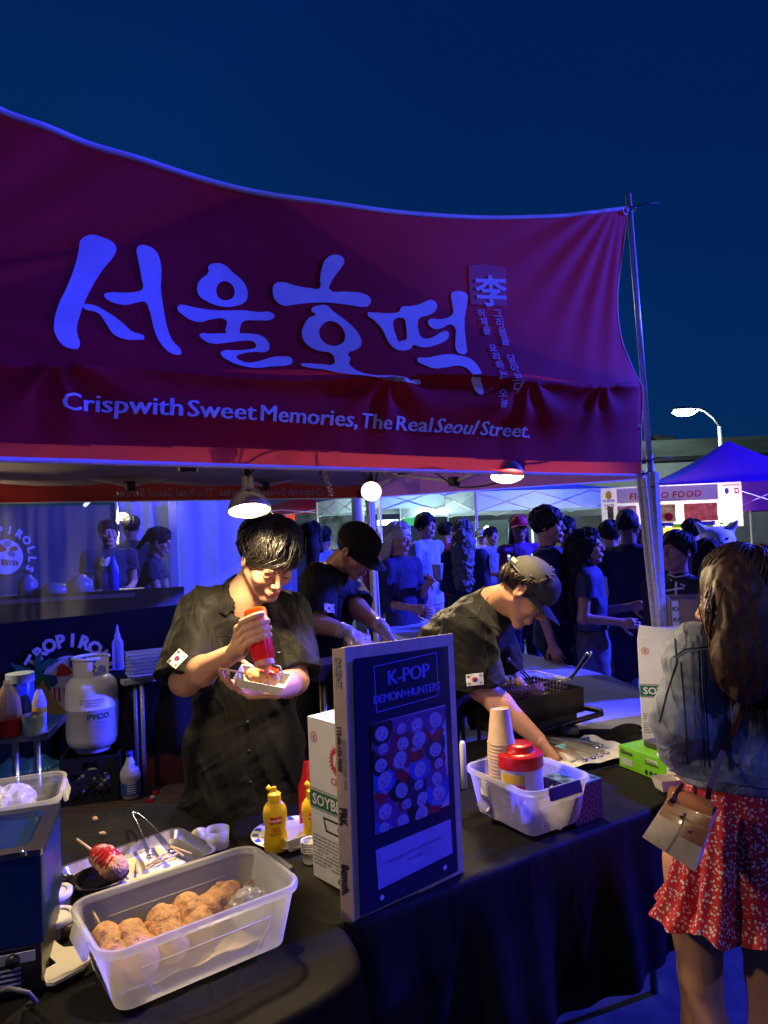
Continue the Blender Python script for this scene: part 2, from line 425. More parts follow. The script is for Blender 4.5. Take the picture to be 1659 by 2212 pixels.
def headframe(center, fwd, up):
    """columns: right, forward, up"""
    f = N3(fwd); u = np.array(up, float); u = N3(u - f * (u @ f)); r = np.cross(f, u)
    return np.array(center, float), np.stack([r, f, u], 1)
def head_sdf(hf, s=1.0, male=True, neck=None, nr=.052, ears=True, mouth=0.0):
    c, R = hf
    L = lambda x, y, z: c + R @ (np.array([x, y, z]) * s)
    S = SDF(); k = .022 * s
    E = lambda p, r, kk=k, op='+': S.ell(L(*p), np.array(r) * s, R, kk, op)
    E((0, -.014, .036), (.076, .094, .082)); E((0, .022, -.03), (.063, .066, .078))
    jw = .056 if male else .05
    for sx_ in (1, -1):
        S.cone(L(sx_ * jw, -.002, -.048), L(sx_ * .018, .064, -.1), .018 * s, .016 * s, .022 * s)
        E((sx_ * .041, .058, -.026), (.022, .022, .024))
        E((sx_ * .028, .082, .020), (.024, .010, .008), .012 * s)
        E((sx_ * .031, .0975, .002), (.016, .010, .009), .010 * s, '-')
        E((sx_ * .031, .0795, .000), (.0145, .0120, .0115), .003 * s)
    E((0, .072, -.101), (.018, .014, .014))
    E((0, .082, -.064), (.026, .014, .020), .014 * s)
    S.cone(L(0, .088, .012), L(0, .108, -.026), .006 * s, .0095 * s, .010 * s)
    for sx_ in (1, -1): E((sx_ * .011, .099, -.031), (.008, .009, .007), .006 * s)
    S.cone(L(-.017, .092, -.0605), L(.017, .092, -.0605), .0045 * s, .0045 * s, .004 * s)
    S.cone(L(-.014, .092, -.0700), L(.014, .092, -.0700), .0055 * s, .0055 * s, .004 * s)
    S.cone(L(-.022, .0985, -.0650), L(.022, .0985, -.0650), .0016 * s, .0016 * s, .003 * s, '-')
    if ears:
        for sx_ in (1, -1):
            Re = R @ np.array(Matrix.Rotation(radians(-18 * sx_), 3, 'Z'))
            S.ell(L(sx_ * .079, -.012, -.006), np.array((.008, .019, .031)) * s, Re, .006 * s)
            S.ell(L(sx_ * .088, -.008, -.002), np.array((.006, .010, .018)) * s, Re, .004 * s, '-')
    if neck is not None:
        S.cone(L(0, -.022, -.05), neck, nr, nr * 1.12, .02 * s)
    return S, L
def finish_head(hf, s, parent, skin, vox, eyes='down', brow=None, lips=None, male=True):
    c, R = hf
    L = lambda x, y, z: V(c + R @ (np.array([x, y, z]) * s))
    if lips:
        S = SDF(); k = .004 * s
        for (a, b, r) in (((-.019, .0928, -.0650), (0, .0975, -.0595), .0042), ((0, .0975, -.0595), (.019, .0928, -.0650), .0042), ((-.015, .094, -.0695), (.015, .094, -.0695), .0052)):
            S.cone(L(*a), L(*b), r * s, r * s, k)
        S.cone(L(-.022, .1005, -.0650), L(.022, .1005, -.0650), .0014 * s, .0014 * s, .002 * s, '-')
        sdf_obj(S, vox * .6, 'lips', lips, parent)
    if brow:
        for sx_ in (1, -1):
            m = MB()
            for q in range(14):
                t = q / 13; x = .012 + .036 * t; z = .0195 + .006 * sin(t * 2.6); y = .0925 - .012 * t * t - .002
                d = V((.006, -.001, .004 * (1 - t)))
                p = V((x, y, z)); m.tube([L(sx_ * (p.x), p.y, p.z - .002), L(sx_ * (p.x + d.x), p.y + .0015, p.z + d.z)], [.0017 * s, .0006 * s], 4)
            m.build('eyebrow', brow, parent, True)
    if eyes:
        for sx_ in (1, -1):
            if eyes == 'down':           # lowered lids: the lash line
                m = MB(); pts = []
                for q in range(9):
                    t = q / 8 * 2 - 1; pts.append(L(sx_ * (.031 + .0135 * t), .0925 - .006 * t * t, -.0055 + .0045 * t * t))
                m.tube(pts, [.0006 * s + .0009 * s * sin(pi * min(1, q / 8 + .1)) for q in range(9)], 5)
                m.build('eyelash', mat('lash', (.01, .008, .007), .5), parent, True)
            else:
                m = MB(); prof = [(.0105 * sin(a) * s, .0105 * cos(a) * s) for a in np.linspace(.001, pi / 2, 6)]
                m.lathe(prof, L(sx_ * .031, .0815, .0005), frame(V(R[:, 0]), V(R[:, 2]), None) if False else Matrix((R[:, 0], R[:, 2], R[:, 1])).transposed(), 12)
                ob = m.build('eye', mat('eye_white', (.6, .58, .55), .2, var=.02), parent, True)
                m = MB(); prof = [(.0052 * sin(a) * s, .0045 * cos(a) * s) for a in np.linspace(.001, pi / 2, 4)]
                m.lathe(prof, L(sx_ * .031, .0885, .0005), Matrix((R[:, 0], R[:, 2], R[:, 1])).transposed(), 10)
                m.build('iris', mat('iris', (.02, .012, .008), .1), ob, True)
def hair_sdf(hf, s, style):
    """base volume of the hair. style: dict(top, fringe (front z), side, back)"""
    c, R = hf
    L = lambda x, y, z: c + R @ (np.array([x, y, z]) * s)
    S = SDF(); th = style.get('th', .012)
    S.ell(L(0, -.014, .038), (np.array((.078, .096, .084)) + th) * s, R, .01)
    S.cone(L(0, .09, -.02), L(0, .16, -.04), style.get('face', .062) * s, .08 * s, .012 * s, '-')
    S.half(L(0, .03, style.get('low', -.02)), R @ np.array([0, .75, -1.0]), '-', .01)
    return S
def strands(hf, s, n, style, m, parent, name='hair', seed=1):
    """locks of hair: each starts on the scalp and follows it down from the crown, then hangs"""
    rnd = random.Random(seed); c, R = hf; Rm = Matrix([list(x) for x in R])
    mb = MB(); ctr = V(c) ; rad = V((.078, .096, .084)) * s
    cc = ctr + Rm @ (V((0, -.014, .036)) * s)
    down = V((0, 0, -1)); RT = Rm.transposed(); dl = RT @ down
    ncl = style.get('locks', 0); cl_ = [(rnd.uniform(-pi, pi), rnd.uniform(.8, 1.08), rnd.uniform(.2, 1.5), rnd.uniform(-.5, 1.2), rnd.uniform(.3, .8)) for _ in range(max(1, ncl))]
    for i in range(n):
        ph = rnd.uniform(-pi, pi)                         # 0 = front
        k_ = cl_[i % ncl] if ncl else None
        if k_: ph = k_[0] + rnd.gauss(0, .07)
        fr = max(0, cos(ph)) ** 1.2; bk = max(0, -cos(ph))
        thm = style['side'] + (style['fringe'] - style['side']) * fr + (style['back'] - style['side']) * bk
        thm *= rnd.uniform(.86, 1.06) * (1 - style.get('asym', 0) * sin(ph) * fr)
        t0 = rnd.uniform(0.02, .75) * thm; ln = rnd.uniform(.45, 1.0) * thm
        tm = style.get('tmin', 0)
        if t0 < tm: t0 = min(thm * .97, tm + rnd.uniform(0, .2))
        if k_: thm *= k_[1]; t0 = k_[4] * thm * rnd.uniform(.1, 1)
        t1 = min(thm, t0 + ln * 1.1)
        lift = style.get('th', .012) * (rnd.uniform(.3, 1.15) if not k_ else k_[2] * rnd.uniform(.75, 1.1)) * s
        pts = []; sw = style.get('swirl', .4) * (rnd.uniform(.5, 1.3) if not k_ else k_[3]); K = style.get('seg', 8)
        jx = rnd.gauss(0, style.get('mess', .12)); wob = style.get('wave', 0)
        for q in range(K + 1):
            t = t0 + (t1 - t0) * q / K; a = ph + sw * (t - .4) + jx * q / K + wob * sin(t * 9 + i) * .1
            lf = lift * (1 + .6 * sin(q / K * pi)) + .001
            d = V((sin(a) * sin(t), cos(a) * sin(t), cos(t)))
            d = Matrix.Rotation(radians(12), 3, 'X') @ d
            pts.append(cc + Rm @ V((d.x * (rad.x + lf), d.y * (rad.y + lf), d.z * (rad.z + lf))))
        hang = style.get('hang', 0)
        if hang and fr < style.get('hangfr', .55) and t1 > thm * .7:
            tl = hang * rnd.uniform(.6, 1.05); p = pts[-1]; dr = (pts[-1] - pts[-2]).normalized(); kk = 12
            ctr2 = V((c[0], c[1], 0)); ox = rnd.uniform(-1, 1); oy = rnd.uniform(-1, 1); fq = rnd.uniform(0, 6)
            for q in range(1, kk + 1):
                dr = (dr * .6 + down * .5 + V(style.get('pull', (0, 0, 0)))).normalized()
                p = p + dr * (tl / kk) + V((sin(q * style.get('wfreq', .8) + fq), cos(q * style.get('wfreq', .8) + fq), 0)) * style.get('wamp', .001)
                pts.append(p.copy())
        r0 = style.get('r', .0035) * rnd.uniform(.6, 1.3) * s; M_ = len(pts)
        rs = [max(.0004, r0 * (.55 + .6 * sin(pi * min(1, .15 + .75 * j / M_))) * (1 if j < M_ - 1 else .15)) for j in range(M_)]
        mb.tube(pts, rs, 4, False)
    return mb.build(name, m, parent, True)
def cap_hat(hf, s, m, parent, vox=.003, brim=True, tilt=0.0, backwards=False, button=True):
    c, R = hf
    if tilt or backwards:
        R = R @ np.array(Matrix.Rotation(radians(tilt), 3, 'X')) @ np.array(Matrix.Rotation(pi if backwards else 0, 3, 'Z'))
    L = lambda x, y, z: c + R @ (np.array([x, y, z]) * s)
    S = SDF()
    S.ell(L(0, -.010, .040), np.array((.090, .108, .092)) * s, R, .004)
    S.ell(L(0, .045, .062), np.array((.062, .045, .058)) * s, R, .02)
    S.half(L(0, 0, .022), R @ np.array([0, 0.12, -1.0]), '-', .004)
    S.ell(L(0, -.012, .034), np.array((.085, .102, .086)) * s, R, .003, '-')
    sd = S.mesh(vox)
    parts = [sd]
    if button:
        B = SDF(); B.ell(L(0, -.01, .133), np.array((.007, .007, .004)) * s, R, .003); parts.append(B.mesh(vox * .6))
    v, f = joinm(parts); cap = mesh_np('cap', v, f, m, parent)
    if brim:
        mb = MB()
        def top(u, t, off):
            a = (u - .5) * 2 * 1.15; r0 = .094; ext = .078 * (1 - (abs(u - .5) * 2) ** 2.6) * t
            x = sin(a) * (.088 + .0 * t) * (1 + .05 * t); y = -.01 + cos(a) * (.104) + ext
            z = .030 + .006 - .010 * t - .028 * (x / .088) ** 2 * (.4 + .6 * t) + off
            return V(L(x, y, z))
        mb.grid(lambda u, t: top(u, t, 0), 20, 6); mb.grid(lambda u, t: top(u, t, -.003), 20, 6)
        for (uu, tt) in ((None, 1),):
            mb.grid(lambda u, t: top(u, 1, -.003 * t), 20, 1)
        mb.build('brim', m, cap, True)
    return cap, L
def hand_sdf(S, w_, fd, pn, side=1, curl=(.5, .5, .55, .6), s=1.0, thumb=(.5, .3), spread=.06, k=.006, thumb_dir=None):
    """S: sdf to add to. w_: wrist, fd: finger direction, pn: direction the palm faces, side: +1 thumb on cross(fd,pn) side"""
    w_ = np.array(w_, float); f = N3(fd); n = np.array(pn, float); n = N3(n - f * (n @ f)); l = np.cross(f, n) * side
    base = []
    for i, o in enumerate((.030, .010, -.010, -.029)):
        b = w_ + f * (.088 - .004 * abs(i - 1) - (.006 if i == 3 else 0)) * s + l * o * s
        base.append(b); S.cone(w_ + l * o * .45 * s + f * .01 * s, b, .0155 * s, .0115 * s, .010 * s)
    S.cone(w_ + l * .022 * s + f * .02 * s + n * .008 * s, w_ + l * .03 * s + f * .05 * s + n * .01 * s, .014 * s, .011 * s, .010 * s)
    lens = ((.040, .025, .021), (.044, .029, .022), (.041, .027, .022), (.032, .021, .019)); rr = (.0092, .0094, .0090, .0080)
    for i in range(4):
        p = base[i]; d = N3(f + l * spread * (1.5 - i)); ang = 0
        for j, le in enumerate(lens[i]):
            ang += curl[i] * (.9 if j == 0 else 1.0); dd = d * cos(ang) + n * sin(ang); q = p + dd * le * s
            S.cone(p, q, rr[i] * (1 - .08 * j) * s, rr[i] * (.92 - .08 * j) * s, .0035 * s); p = q
    p = w_ + l * .026 * s + f * .022 * s + n * .006 * s
    d = N3(f * .65 + l * .75 + n * thumb[0]) if thumb_dir is None else N3(thumb_dir); ang = 0
    for j, le in enumerate((.042, .032, .026)):
        ang += thumb[1] * (0 if j == 0 else 1); dd = N3(d * cos(ang) + (f * .8 - l * .3 + n * .4) * sin(ang)); q = p + dd * le * s
        S.cone(p, q, (.0135, .0105, .0098)[j] * s, (.0110, .0098, .0078)[j] * s, .005 * s); p = q
    return S
def two_bone(a, c, l1, l2, hint):
    """elbow position between a and c"""
    a = V(a); c = V(c); d = (c - a); L_ = min(d.length, (l1 + l2) * .999); dn = d.normalized()
    x = (l1 * l1 - l2 * l2 + L_ * L_) / (2 * L_); h = sqrt(max(0, l1 * l1 - x * x)); hv = V(hint); hv = (hv - dn * hv.dot(dn)).normalized()
    return a + dn * x + hv * h
# ================================================================== SETTING
asph = mat('asphalt', (.045, .042, .040), .75, var=.35, vs=14, bump=.5, bs=160, bdist=.004)
m = MB(); m.grid(lambda a, b: V((-150 + 300 * a, -60 + 400 * b, 0)), 20, 20)
tag(m.build('ground', asph), kind='structure')
ply = mat('plywood', (.16, .11, .065), .7, var=.4, vs=6, stretch=(1, 9, 1), bump=.3, bs=60)
m = MB(); R_ = rotz(radians(34))
m.box(V((-1.3, 4.3, .010)), (2.6, 1.25, .018), R_)
tag(m.build('plywood_floor', ply), kind='structure')

conc = mat('building_wall', (.32, .34, .34), .8, var=.2, vs=1.5)
bd = thing('building', 'long low pale building with stained parapet behind the blue tents', 'building', (14, 30, 0))
def bpt(u, z): r = ray(u, 1100); t = 30 / r.y; return V((EYE.x + r.x * t, 30 + (u - 1400) * .004, z))
m = MB(); x0, x1 = bpt(560, 0).x, bpt(2500, 0).x
m.box(((x0 + x1) / 2, 31.5, 2.05), (x1 - x0, 2.6, 4.1)); m.build('wall', conc, bd)
m = MB(); m.box(((x0 + x1) / 2, 31.4, 4.62), (x1 - x0 + .4, 3.0, .72)); m.build('parapet', mat('parapet', (.10, .12, .11), .9, var=.6, vs=.8, stretch=(.3, 1, 2)), bd)
m = MB(); m.box(((x0 + x1) / 2, 30.1, 4.18), (x1 - x0 + .3, .3, .16)); m.build('coping', mat('coping', (.02, .02, .022), .6), bd)
m = MB(); m.box((12.3, 30.9, 5.1), (.9, .6, .25), bev=.05); m.box((12.0, 30.9, 5.22), (.4, .4, .2), bev=.05); m.build('roof_vent', mat('coping', (.02,) * 3), bd)

Ff = V((.828, .561, 0)).normalized(); Fn = V((-Ff.y, Ff.x, 0))       # along the front, and inward
FR = V((1.083, 2.95, 0)); TL = 3.1; TD = 2.1
def fpt(u, v, off=0.0):                                               # picture -> front plane (moved off towards us)
    return PV(u, v, FR - Fn * off, Fn)
def sz(p): d = V(p) - FR; return (d.dot(Ff), p.z)                     # front plane coordinates: s <= 0
FL = FR - Ff * TL; BR = FR + Fn * TD; BL = FL + Fn * TD
galv = mat('galvanised', (.55, .55, .53), .4, metal=.35, var=.2, vs=60)
alum = mat('tent_steel', (.66, .64, .60), .5, metal=.1, var=.15, vs=40)
redf = None
def fabric(name, col, tcol, tf, rough=.7, bump=.25):
    m = mat(name, col, rough, var=.10, vs=8, bump=bump, bs=900, bdist=.0006, spec=.12)
    N, L = nodes(m); out = N['Material Output']; tr = N.new('ShaderNodeBsdfTranslucent'); tr.inputs[0].default_value = (*tcol, 1)
    mx = N.new('ShaderNodeMixShader'); mx.inputs[0].default_value = tf
    L.new(out.inputs[0].links[0].from_socket, mx.inputs[1]); L.new(tr.outputs[0], mx.inputs[2]); L.new(mx.outputs[0], out.inputs[0]); return m
redf = fabric('red_banner', (.42, .010, .024), (.55, .03, .10), .34)
whitef = fabric('white_print', (.72, .72, .74), (.8, .7, .72), .30, bump=.05)
roofm = mat('roof_fabric', (.46, .42, .42), .8, var=.12, vs=12, bump=.3, bs=30)
roofred = mat('roof_red', (.40, .015, .03), .8, var=.12, vs=12)

tent = thing('canopy_tent', 'red pop-up tent over the food stall with white printed lettering banner', 'tent', tuple(FR))
PK = P(565, 452, 2.45)
cF = [V((c.x, c.y, z)) for c, z in ((FL, 1.95), (FR, 2.17), (BR, 1.93), (BL, 1.93))]
m = MB(); m2 = MB()
for i in range(4):
    a, b = cF[i], cF[(i + 1) % 4]
    def rf(u, t, off=0, a=a, b=b):
        p = a.lerp(b, u).lerp(PK, t); p.z -= .10 * sin(pi * t) * (1 - .4 * sin(pi * u)) + .012 * sin(u * 23) * (1 - t) + off; return p
    m.grid(lambda u, t: rf(u, t), 14, 12); m2.grid(lambda u, t: rf(u, t, .012), 14, 12)
m.build('roof', roofred, tent, True); m2.build('roof_lining', roofm, tent, True)
def leg(pt, top, name='leg', lean=(0, 0)):
    m = MB(); a = V((pt.x + lean[0], pt.y + lean[1], .0)); b = V((pt.x, pt.y, top)); R_ = rotz(atan2(Ff.y, Ff.x))
    for k, (dx, dy, w_) in enumerate(((0, 0, .042),)):
        for (sx_, sy_) in ((1, 1), (1, -1), (-1, 1), (-1, -1)):
            o = R_ @ V((sx_ * .014, sy_ * .014, 0)); m.tube([a + o, b + o], .0085, 6)
        for (sx_, sy_) in ((1, 0), (-1, 0), (0, 1), (0, -1)):
            o = R_ @ V((sx_ * .0135, sy_ * .0135, 0)); d = (b - a)
            m.box((a + b) / 2 + o, (.028 if sx_ == 0 else .004, .028 if sy_ == 0 else .004, d.length), R_)
    lg = m.build(name, alum, tent, True, sharp=35)
    m = MB(); m.box(a + V((0, 0, .006)), (.09, .09, .012), R_, .01); m.build('foot_plate', alum, lg)
    return lg
footR = PV(1452, 1500, FR - Fn * 0, Fn); ang = (1500 - 1030)
leg(FR, 1.80, lean=(.10, .03)); leg(BR, 1.93, lean=(.03, .0)); leg(FL, 2.1); leg(BL, 1.93)

def bar(m, a, b, w_=.024):
    a = V(a); b = V(b); x = (b - a).normalized(); R_ = frame(x, None, V((0, 0, 1)) if abs(x.z) < .9 else V((0, 1, 0)))
    m.box((a + b) / 2, ((b - a).length, w_, w_ * .55), R_)
def scissor(A, B, z0, z1, n, hubs):
    for i in range(n):
        a = A.lerp(B, i / n); b = A.lerp(B, (i + 1) / n)
        for (za, zb) in ((z0, z1), (z1, z0)):
            m = MB(); o = (.012 if za < zb else -.012); q = V((-(B - A).normalized().y, (B - A).normalized().x, 0)) * o
            bar(m, V((a.x, a.y, za)) + q, V((b.x, b.y, zb)) + q); m.build('truss_bar', alum, tent)
        m = MB(); m.box(V((b.x, b.y, z0)), (.05, .05, .05), rotz(.6), .008); m.build('hub', mat('dark_plastic', (.02, .02, .022), .5), tent)
scissor(BR + Fn * -.06, BL + Fn * -.06, 1.905, 2.06, 4, 1)
scissor(FR + Fn * .2 - Ff * .06, BR - Ff * .06, 1.86, 2.02, 2, 1)
for t in (.33, .67):                                              # rafters to the peak
    pass
for c in (BR, BL, FR, FL):
    m = MB(); bar(m, V((c.x, c.y, 1.99)), PK - V((0, 0, .10))); m.build('rafter', alum, tent)
def valance(A, B, zt, zb0, zb1, name, mt, wob=.008, nrm=None, label=None):
    d = (B - A); nn = V((-d.y, d.x, 0)).normalized()
    def f(u, t):
        p = A.lerp(B, u); zb = zb0 + (zb1 - zb0) * u; p.z = zt + (zb - zt) * t + .0
        return p + nn * (wob * sin(u * 31 + t * 2) * t)
    m = MB(); m.grid(f, 60, 6); ob = m.build(name, mt, tent, True, label=label)
    m = MB(); m.grid(lambda u, t: f(u, 1) + V((0, 0, -.006 * t)) + nn * .001, 60, 1); m.build('hem', whitef, ob, True)
    return f, ob
redv = fabric('red_valance', (.40, .03, .03), (.5, .06, .04), .22)
vf, vb = valance(BR, BL, 1.93, 1.835, 1.825, 'back_valance', redv)
def vtext(a, b):   # text seen reversed from inside
    u = a; p = vf(min(1, max(0, u / TL)), (1 - b) if b < 1 else 0); return p - Fn * .006
dback = (BL - BR).normalized()
text('Crispwith Sweet Memories, The Real Seoul Street.', lambda x, y: BR.lerp(BL, (.35 + x) / TL) + V((0, 0, 1.852 + y)) - Fn * .014, 'lettering', mat('back_print', (.55, .40, .44), .8), vb, .062, .0012, sub=.2)
redv_warmlit = fabric('side_valance', (.62, .20, .12), (.6, .2, .1), .22)  # red cloth like the other valances, warm lamp light mixed into its colour
vf2, vs_ = valance(FR + Fn * .02, BR, 2.05, 1.778, 1.835, 'side_valance', redv_warmlit, .006)
m2_ = MB()

topD = [(-560, -70), (-300, 85), (0, 237), (120, 287), (300, 352), (420, 388), (560, 425), (700, 445), (850, 462), (1000, 469), (1140, 469), (1250, 463), (1355, 450)]
rgtD = [(1355, 450), (1343, 545), (1331, 650), (1338, 740), (1362, 805), (1384, 838), (1384, 930), (1384, 1028)]
botD = [(-560, 982), (0, 995), (400, 1006), (850, 1018), (1200, 1026), (1384, 1028)]
def dense(pl, n):
    pts = [sz(fpt(u, v)) for u, v in pl]; L_ = [0]
    for a, b in zip(pts, pts[1:]): L_.append(L_[-1] + math.hypot(b[0] - a[0], b[1] - a[1]))
    out = []
    for i in range(n + 1):
        t = L_[-1] * i / n; k = max(j for j in range(len(L_)) if L_[j] <= t + 1e-9); k = min(k, len(pts) - 2)
        q = (t - L_[k]) / (L_[k + 1] - L_[k]); 
        p0 = pts[max(0, k - 1)]; p1 = pts[k]; p2 = pts[k + 1]; p3 = pts[min(len(pts) - 1, k + 2)]
        f = lambda a, b, c, d: .5 * (2 * b + (c - a) * q + (2 * a - 5 * b + 4 * c - d) * q * q + (3 * b - a - 3 * c + d) * q ** 3)
        out.append((f(p0[0], p1[0], p2[0], p3[0]), f(p0[1], p1[1], p2[1], p3[1])))
    return out
NU, NV = 200, 120
Tt = dense(topD, NU); Bb = dense(botD, NU); Rr = dense(rgtD, NV)[::-1]
slf = (Tt[0][0] + Bb[0][0]) / 2
def foldz(s):                                                         # height of the tent eave fold
    a = sz(fpt(0, 812)); b = sz(fpt(1380, 838)); t = (s - a[0]) / (b[0] - a[0]); return a[1] + (b[1] - a[1]) * t + .012 * sin(s * 5.2 + .6)
hub_s = [-.05, -1.02, -2.05, -3.0]
def woff(s, z):
    """how far the cloth stands out from the front plane"""
    fz = foldz(s); o = 0.0
    if z > fz: 
        t = (z - fz); o += .085 * math.exp(-t * 4.5) + .012 * sin(s * 3 + z * 2.5)
        cx, cz = -.03, 3.0; a = atan2(z - cz, s - cx); r = math.hypot(s - cx, z - cz)
        o += .0035 * sin(a * 34) * math.exp(-((r - .45) / .4) ** 2)
        a2 = atan2(z - 2.15, s + 2.6); r2 = math.hypot(s + 2.6, z - 2.15); o += .006 * sin(a2 * 22) * math.exp(-((r2 - .8) / .5) ** 2)
    else:
        t = (fz - z); o += .085 * math.exp(-t * 16) + .02 * (1 - math.exp(-t * 16))
        o += .018 * math.exp(-((t - .10) / .06) ** 2) * (1 + .5 * sin(s * 6.1)) 
        for k, c in enumerate((-2.25, -1.32, -.72, -.32)):
            a = atan2(s - c, t + .02); o += .014 * sin(a * 7 + k) * math.exp(-t * 9) * math.exp(-((s - c) / .28) ** 2)
    return o
def bsurf(s, z, off=0.0):
    p = FR + Ff * s; o = woff(s, z) * (1 - .9 * math.exp(min(0, s) / .16)) + off; return V((p.x, p.y, z)) - Fn * o
Lf = [(slf, Bb[0][1] + (Tt[0][1] - Bb[0][1]) * j / NV) for j in range(NV + 1)]
vs = []
for j in range(NV + 1):
    t = j / NV
    for i in range(NU + 1):
        c = i / NU
        x = (1 - t) * Bb[i][0] + t * Tt[i][0] + (1 - c) * Lf[j][0] + c * Rr[j][0] - ((1 - c) * (1 - t) * Bb[0][0] + c * (1 - t) * Bb[-1][0] + (1 - c) * t * Tt[0][0] + c * t * Tt[-1][0])
        y = (1 - t) * Bb[i][1] + t * Tt[i][1] + (1 - c) * Lf[j][1] + c * Rr[j][1] - ((1 - c) * (1 - t) * Bb[0][1] + c * (1 - t) * Bb[-1][1] + (1 - c) * t * Tt[0][1] + c * t * Tt[-1][1])
        vs.append(bsurf(x, y))
fs = [(j * (NU + 1) + i, j * (NU + 1) + i + 1, (j + 1) * (NU + 1) + i + 1, (j + 1) * (NU + 1) + i) for j in range(NV) for i in range(NU)]
banner = mesh_np('banner', vs, fs, redf, None)
banner.name = 'printed_banner'
tag(banner, 'large red fabric banner with white brush lettering hung across the tent front', 'banner')
PARINV[banner.name] = Matrix.Identity(4)
bind = whitef
me_ = banner.data; thin = fabric('red_banner_backlit', (.42, .02, .04), (.95, .10, .16), .62); me_.materials.append(thin); me_.polygons.foreach_set('material_index', [1 if j < 0 else 0 for j in range(len(me_.polygons))])  # lower strip is the same cloth; lamp glow from behind put into its colour
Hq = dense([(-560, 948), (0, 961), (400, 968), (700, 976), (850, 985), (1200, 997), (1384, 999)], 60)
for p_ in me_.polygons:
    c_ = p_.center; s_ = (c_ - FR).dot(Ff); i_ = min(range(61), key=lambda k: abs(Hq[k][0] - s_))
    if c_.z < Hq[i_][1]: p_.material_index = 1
for pts, r_ in ((Tt, .0085), (Bb, .007)):
    m = MB(); m.tube([bsurf(s, z, .002) for s, z in pts], r_, 5); m.build('edge_binding', bind, banner, True)
m = MB(); n_ = len(Rr)
def rb(u, t):
    i = min(n_ - 1, int(round(t * (n_ - 1)))); s, z = Rr[i]; k = i / n_
    wv = .022 * sin(pi * min(1, max(0, (k - .36) / .60))) ** .6 if k > .36 else .003
    return bsurf(s + wv * u + .001, z, .003 - .03 * u * sin(pi * k))
m.grid(rb, 3, NV); m.build('edge_binding', bind, banner, True)
headD = [(-560, 948), (0, 961), (400, 968), (700, 976), (850, 985), (1200, 997), (1384, 999)]
vs2 = []
Hd = dense(headD, 100); slope = []
for j in range(9):
    for i in range(101):
        s_, zz = Hd[i]; ft = foldz(s_) + .01; z_ = zz + (ft - zz) * j / 8; vs2.append(bsurf(s_, z_, -.022))
mesh_np('front_valance', vs2, [(j * 101 + i, j * 101 + i + 1, (j + 1) * 101 + i + 1, (j + 1) * 101 + i) for j in range(8) for i in range(100)], mat('valance_lining', (.10, .01, .02), .8), tent)
def bp(x, y): s, z = sz(fpt(x, -y)); return bsurf(s, z, .0035)
def z1(p): return [(x * .36625, -(216 + y * .36625)) for x, y in p]
def z2(p): return [(540 + x * .3906, -(486 + y * .3906)) for x, y in p]
G = []
G.append([z1([(520,808),(590,822),(672,885),(660,935),(600,1010),(530,1120),(480,1220),(450,1300),(430,1390),(432,1500),(390,1503),(340,1480),(303,1410),(300,1350),(330,1230),(380,1130),(430,1000),(455,900),(468,840)])])
G.append([z1([(470,1240),(520,1233),(600,1272),(690,1335),(750,1390),(822,1432),(790,1442),(700,1437),(645,1410),(600,1340),(560,1285)])])
G.append([z1([(800,882),(850,880),(905,915),(930,970),(937,1050),(930,1130),(933,1230),(950,1350),(980,1440),(1027,1525),(1000,1535),(960,1520),(920,1475),(885,1400),(850,1260),(832,1217),(780,1222),(720,1235),(660,1225),(605,1195),(597,1170),(625,1157),(720,1158),(790,1150),(822,1135),(820,1060),(800,960),(790,910)])])
G.append([z1([(1250,980),(1300,988),(1360,1040),(1410,1090),(1430,1160),(1410,1215),(1340,1245),(1270,1245),(1200,1220),(1150,1180),(1140,1130),(1160,1080),(1213,1030),(1210,1000)]), z1([(1295,1087),(1340,1105),(1355,1145),(1345,1185),(1305,1207),(1265,1195),(1250,1160),(1262,1110)])])
G.append([z1([(1022,1240),(1050,1235),(1110,1250),(1250,1270),(1400,1270),(1480,1280),(1560,1285),(1572,1305),(1550,1325),(1470,1330),(1390,1338),(1372,1372),(1365,1405),(1330,1405),(1292,1398),(1294,1360),(1294,1330),(1200,1325),(1150,1338),(1100,1330),(1050,1300),(1015,1262)])])
G.append([z1([(1140,1412),(1200,1406),(1330,1404),(1440,1408),(1490,1418),(1520,1440),(1538,1490),(1520,1512),(1450,1515),(1380,1525),(1345,1545),(1370,1570),(1410,1580),(1470,1570),(1560,1545)]) + z2([(130,755),(172,765),(172,792),(140,806),(60,812),(0,820)]) + z1([(1440,1612),(1370,1600),(1300,1570),(1255,1522),(1270,1508),(1350,1505),(1430,1497),(1460,1485),(1455,1460),(1430,1449),(1330,1455),(1200,1462),(1160,1440)])])
G.append([z2([(435,183),(480,190),(495,215),(480,250),(440,300),(415,340),(404,376),(500,390),(590,402),(625,430),(610,470),(580,478),(520,470),(400,455),(300,455),(210,465),(140,470),(105,440),(95,390),(110,345),(150,335),(220,355),(300,370),(352,370),(358,320),(370,260),(395,205)])])
G.append([z2([(300,485),(340,470),(380,470),(410,500),(470,550),(520,600),(548,650),(550,690),(520,720),(475,742),(485,770),(475,795),(500,830),(560,858),(700,868),(800,880),(875,895),(820,900),(700,888),(560,868),(440,855),(330,830),(240,815),(218,802),(250,795),(330,800),(393,798),(400,770),(388,742),(320,725),(260,690),(235,640),(245,590),(280,540),(315,520),(295,505)]), z2([(400,560),(440,580),(465,625),(460,670),(425,695),(385,695),(345,670),(328,630),(340,590),(370,565)])])
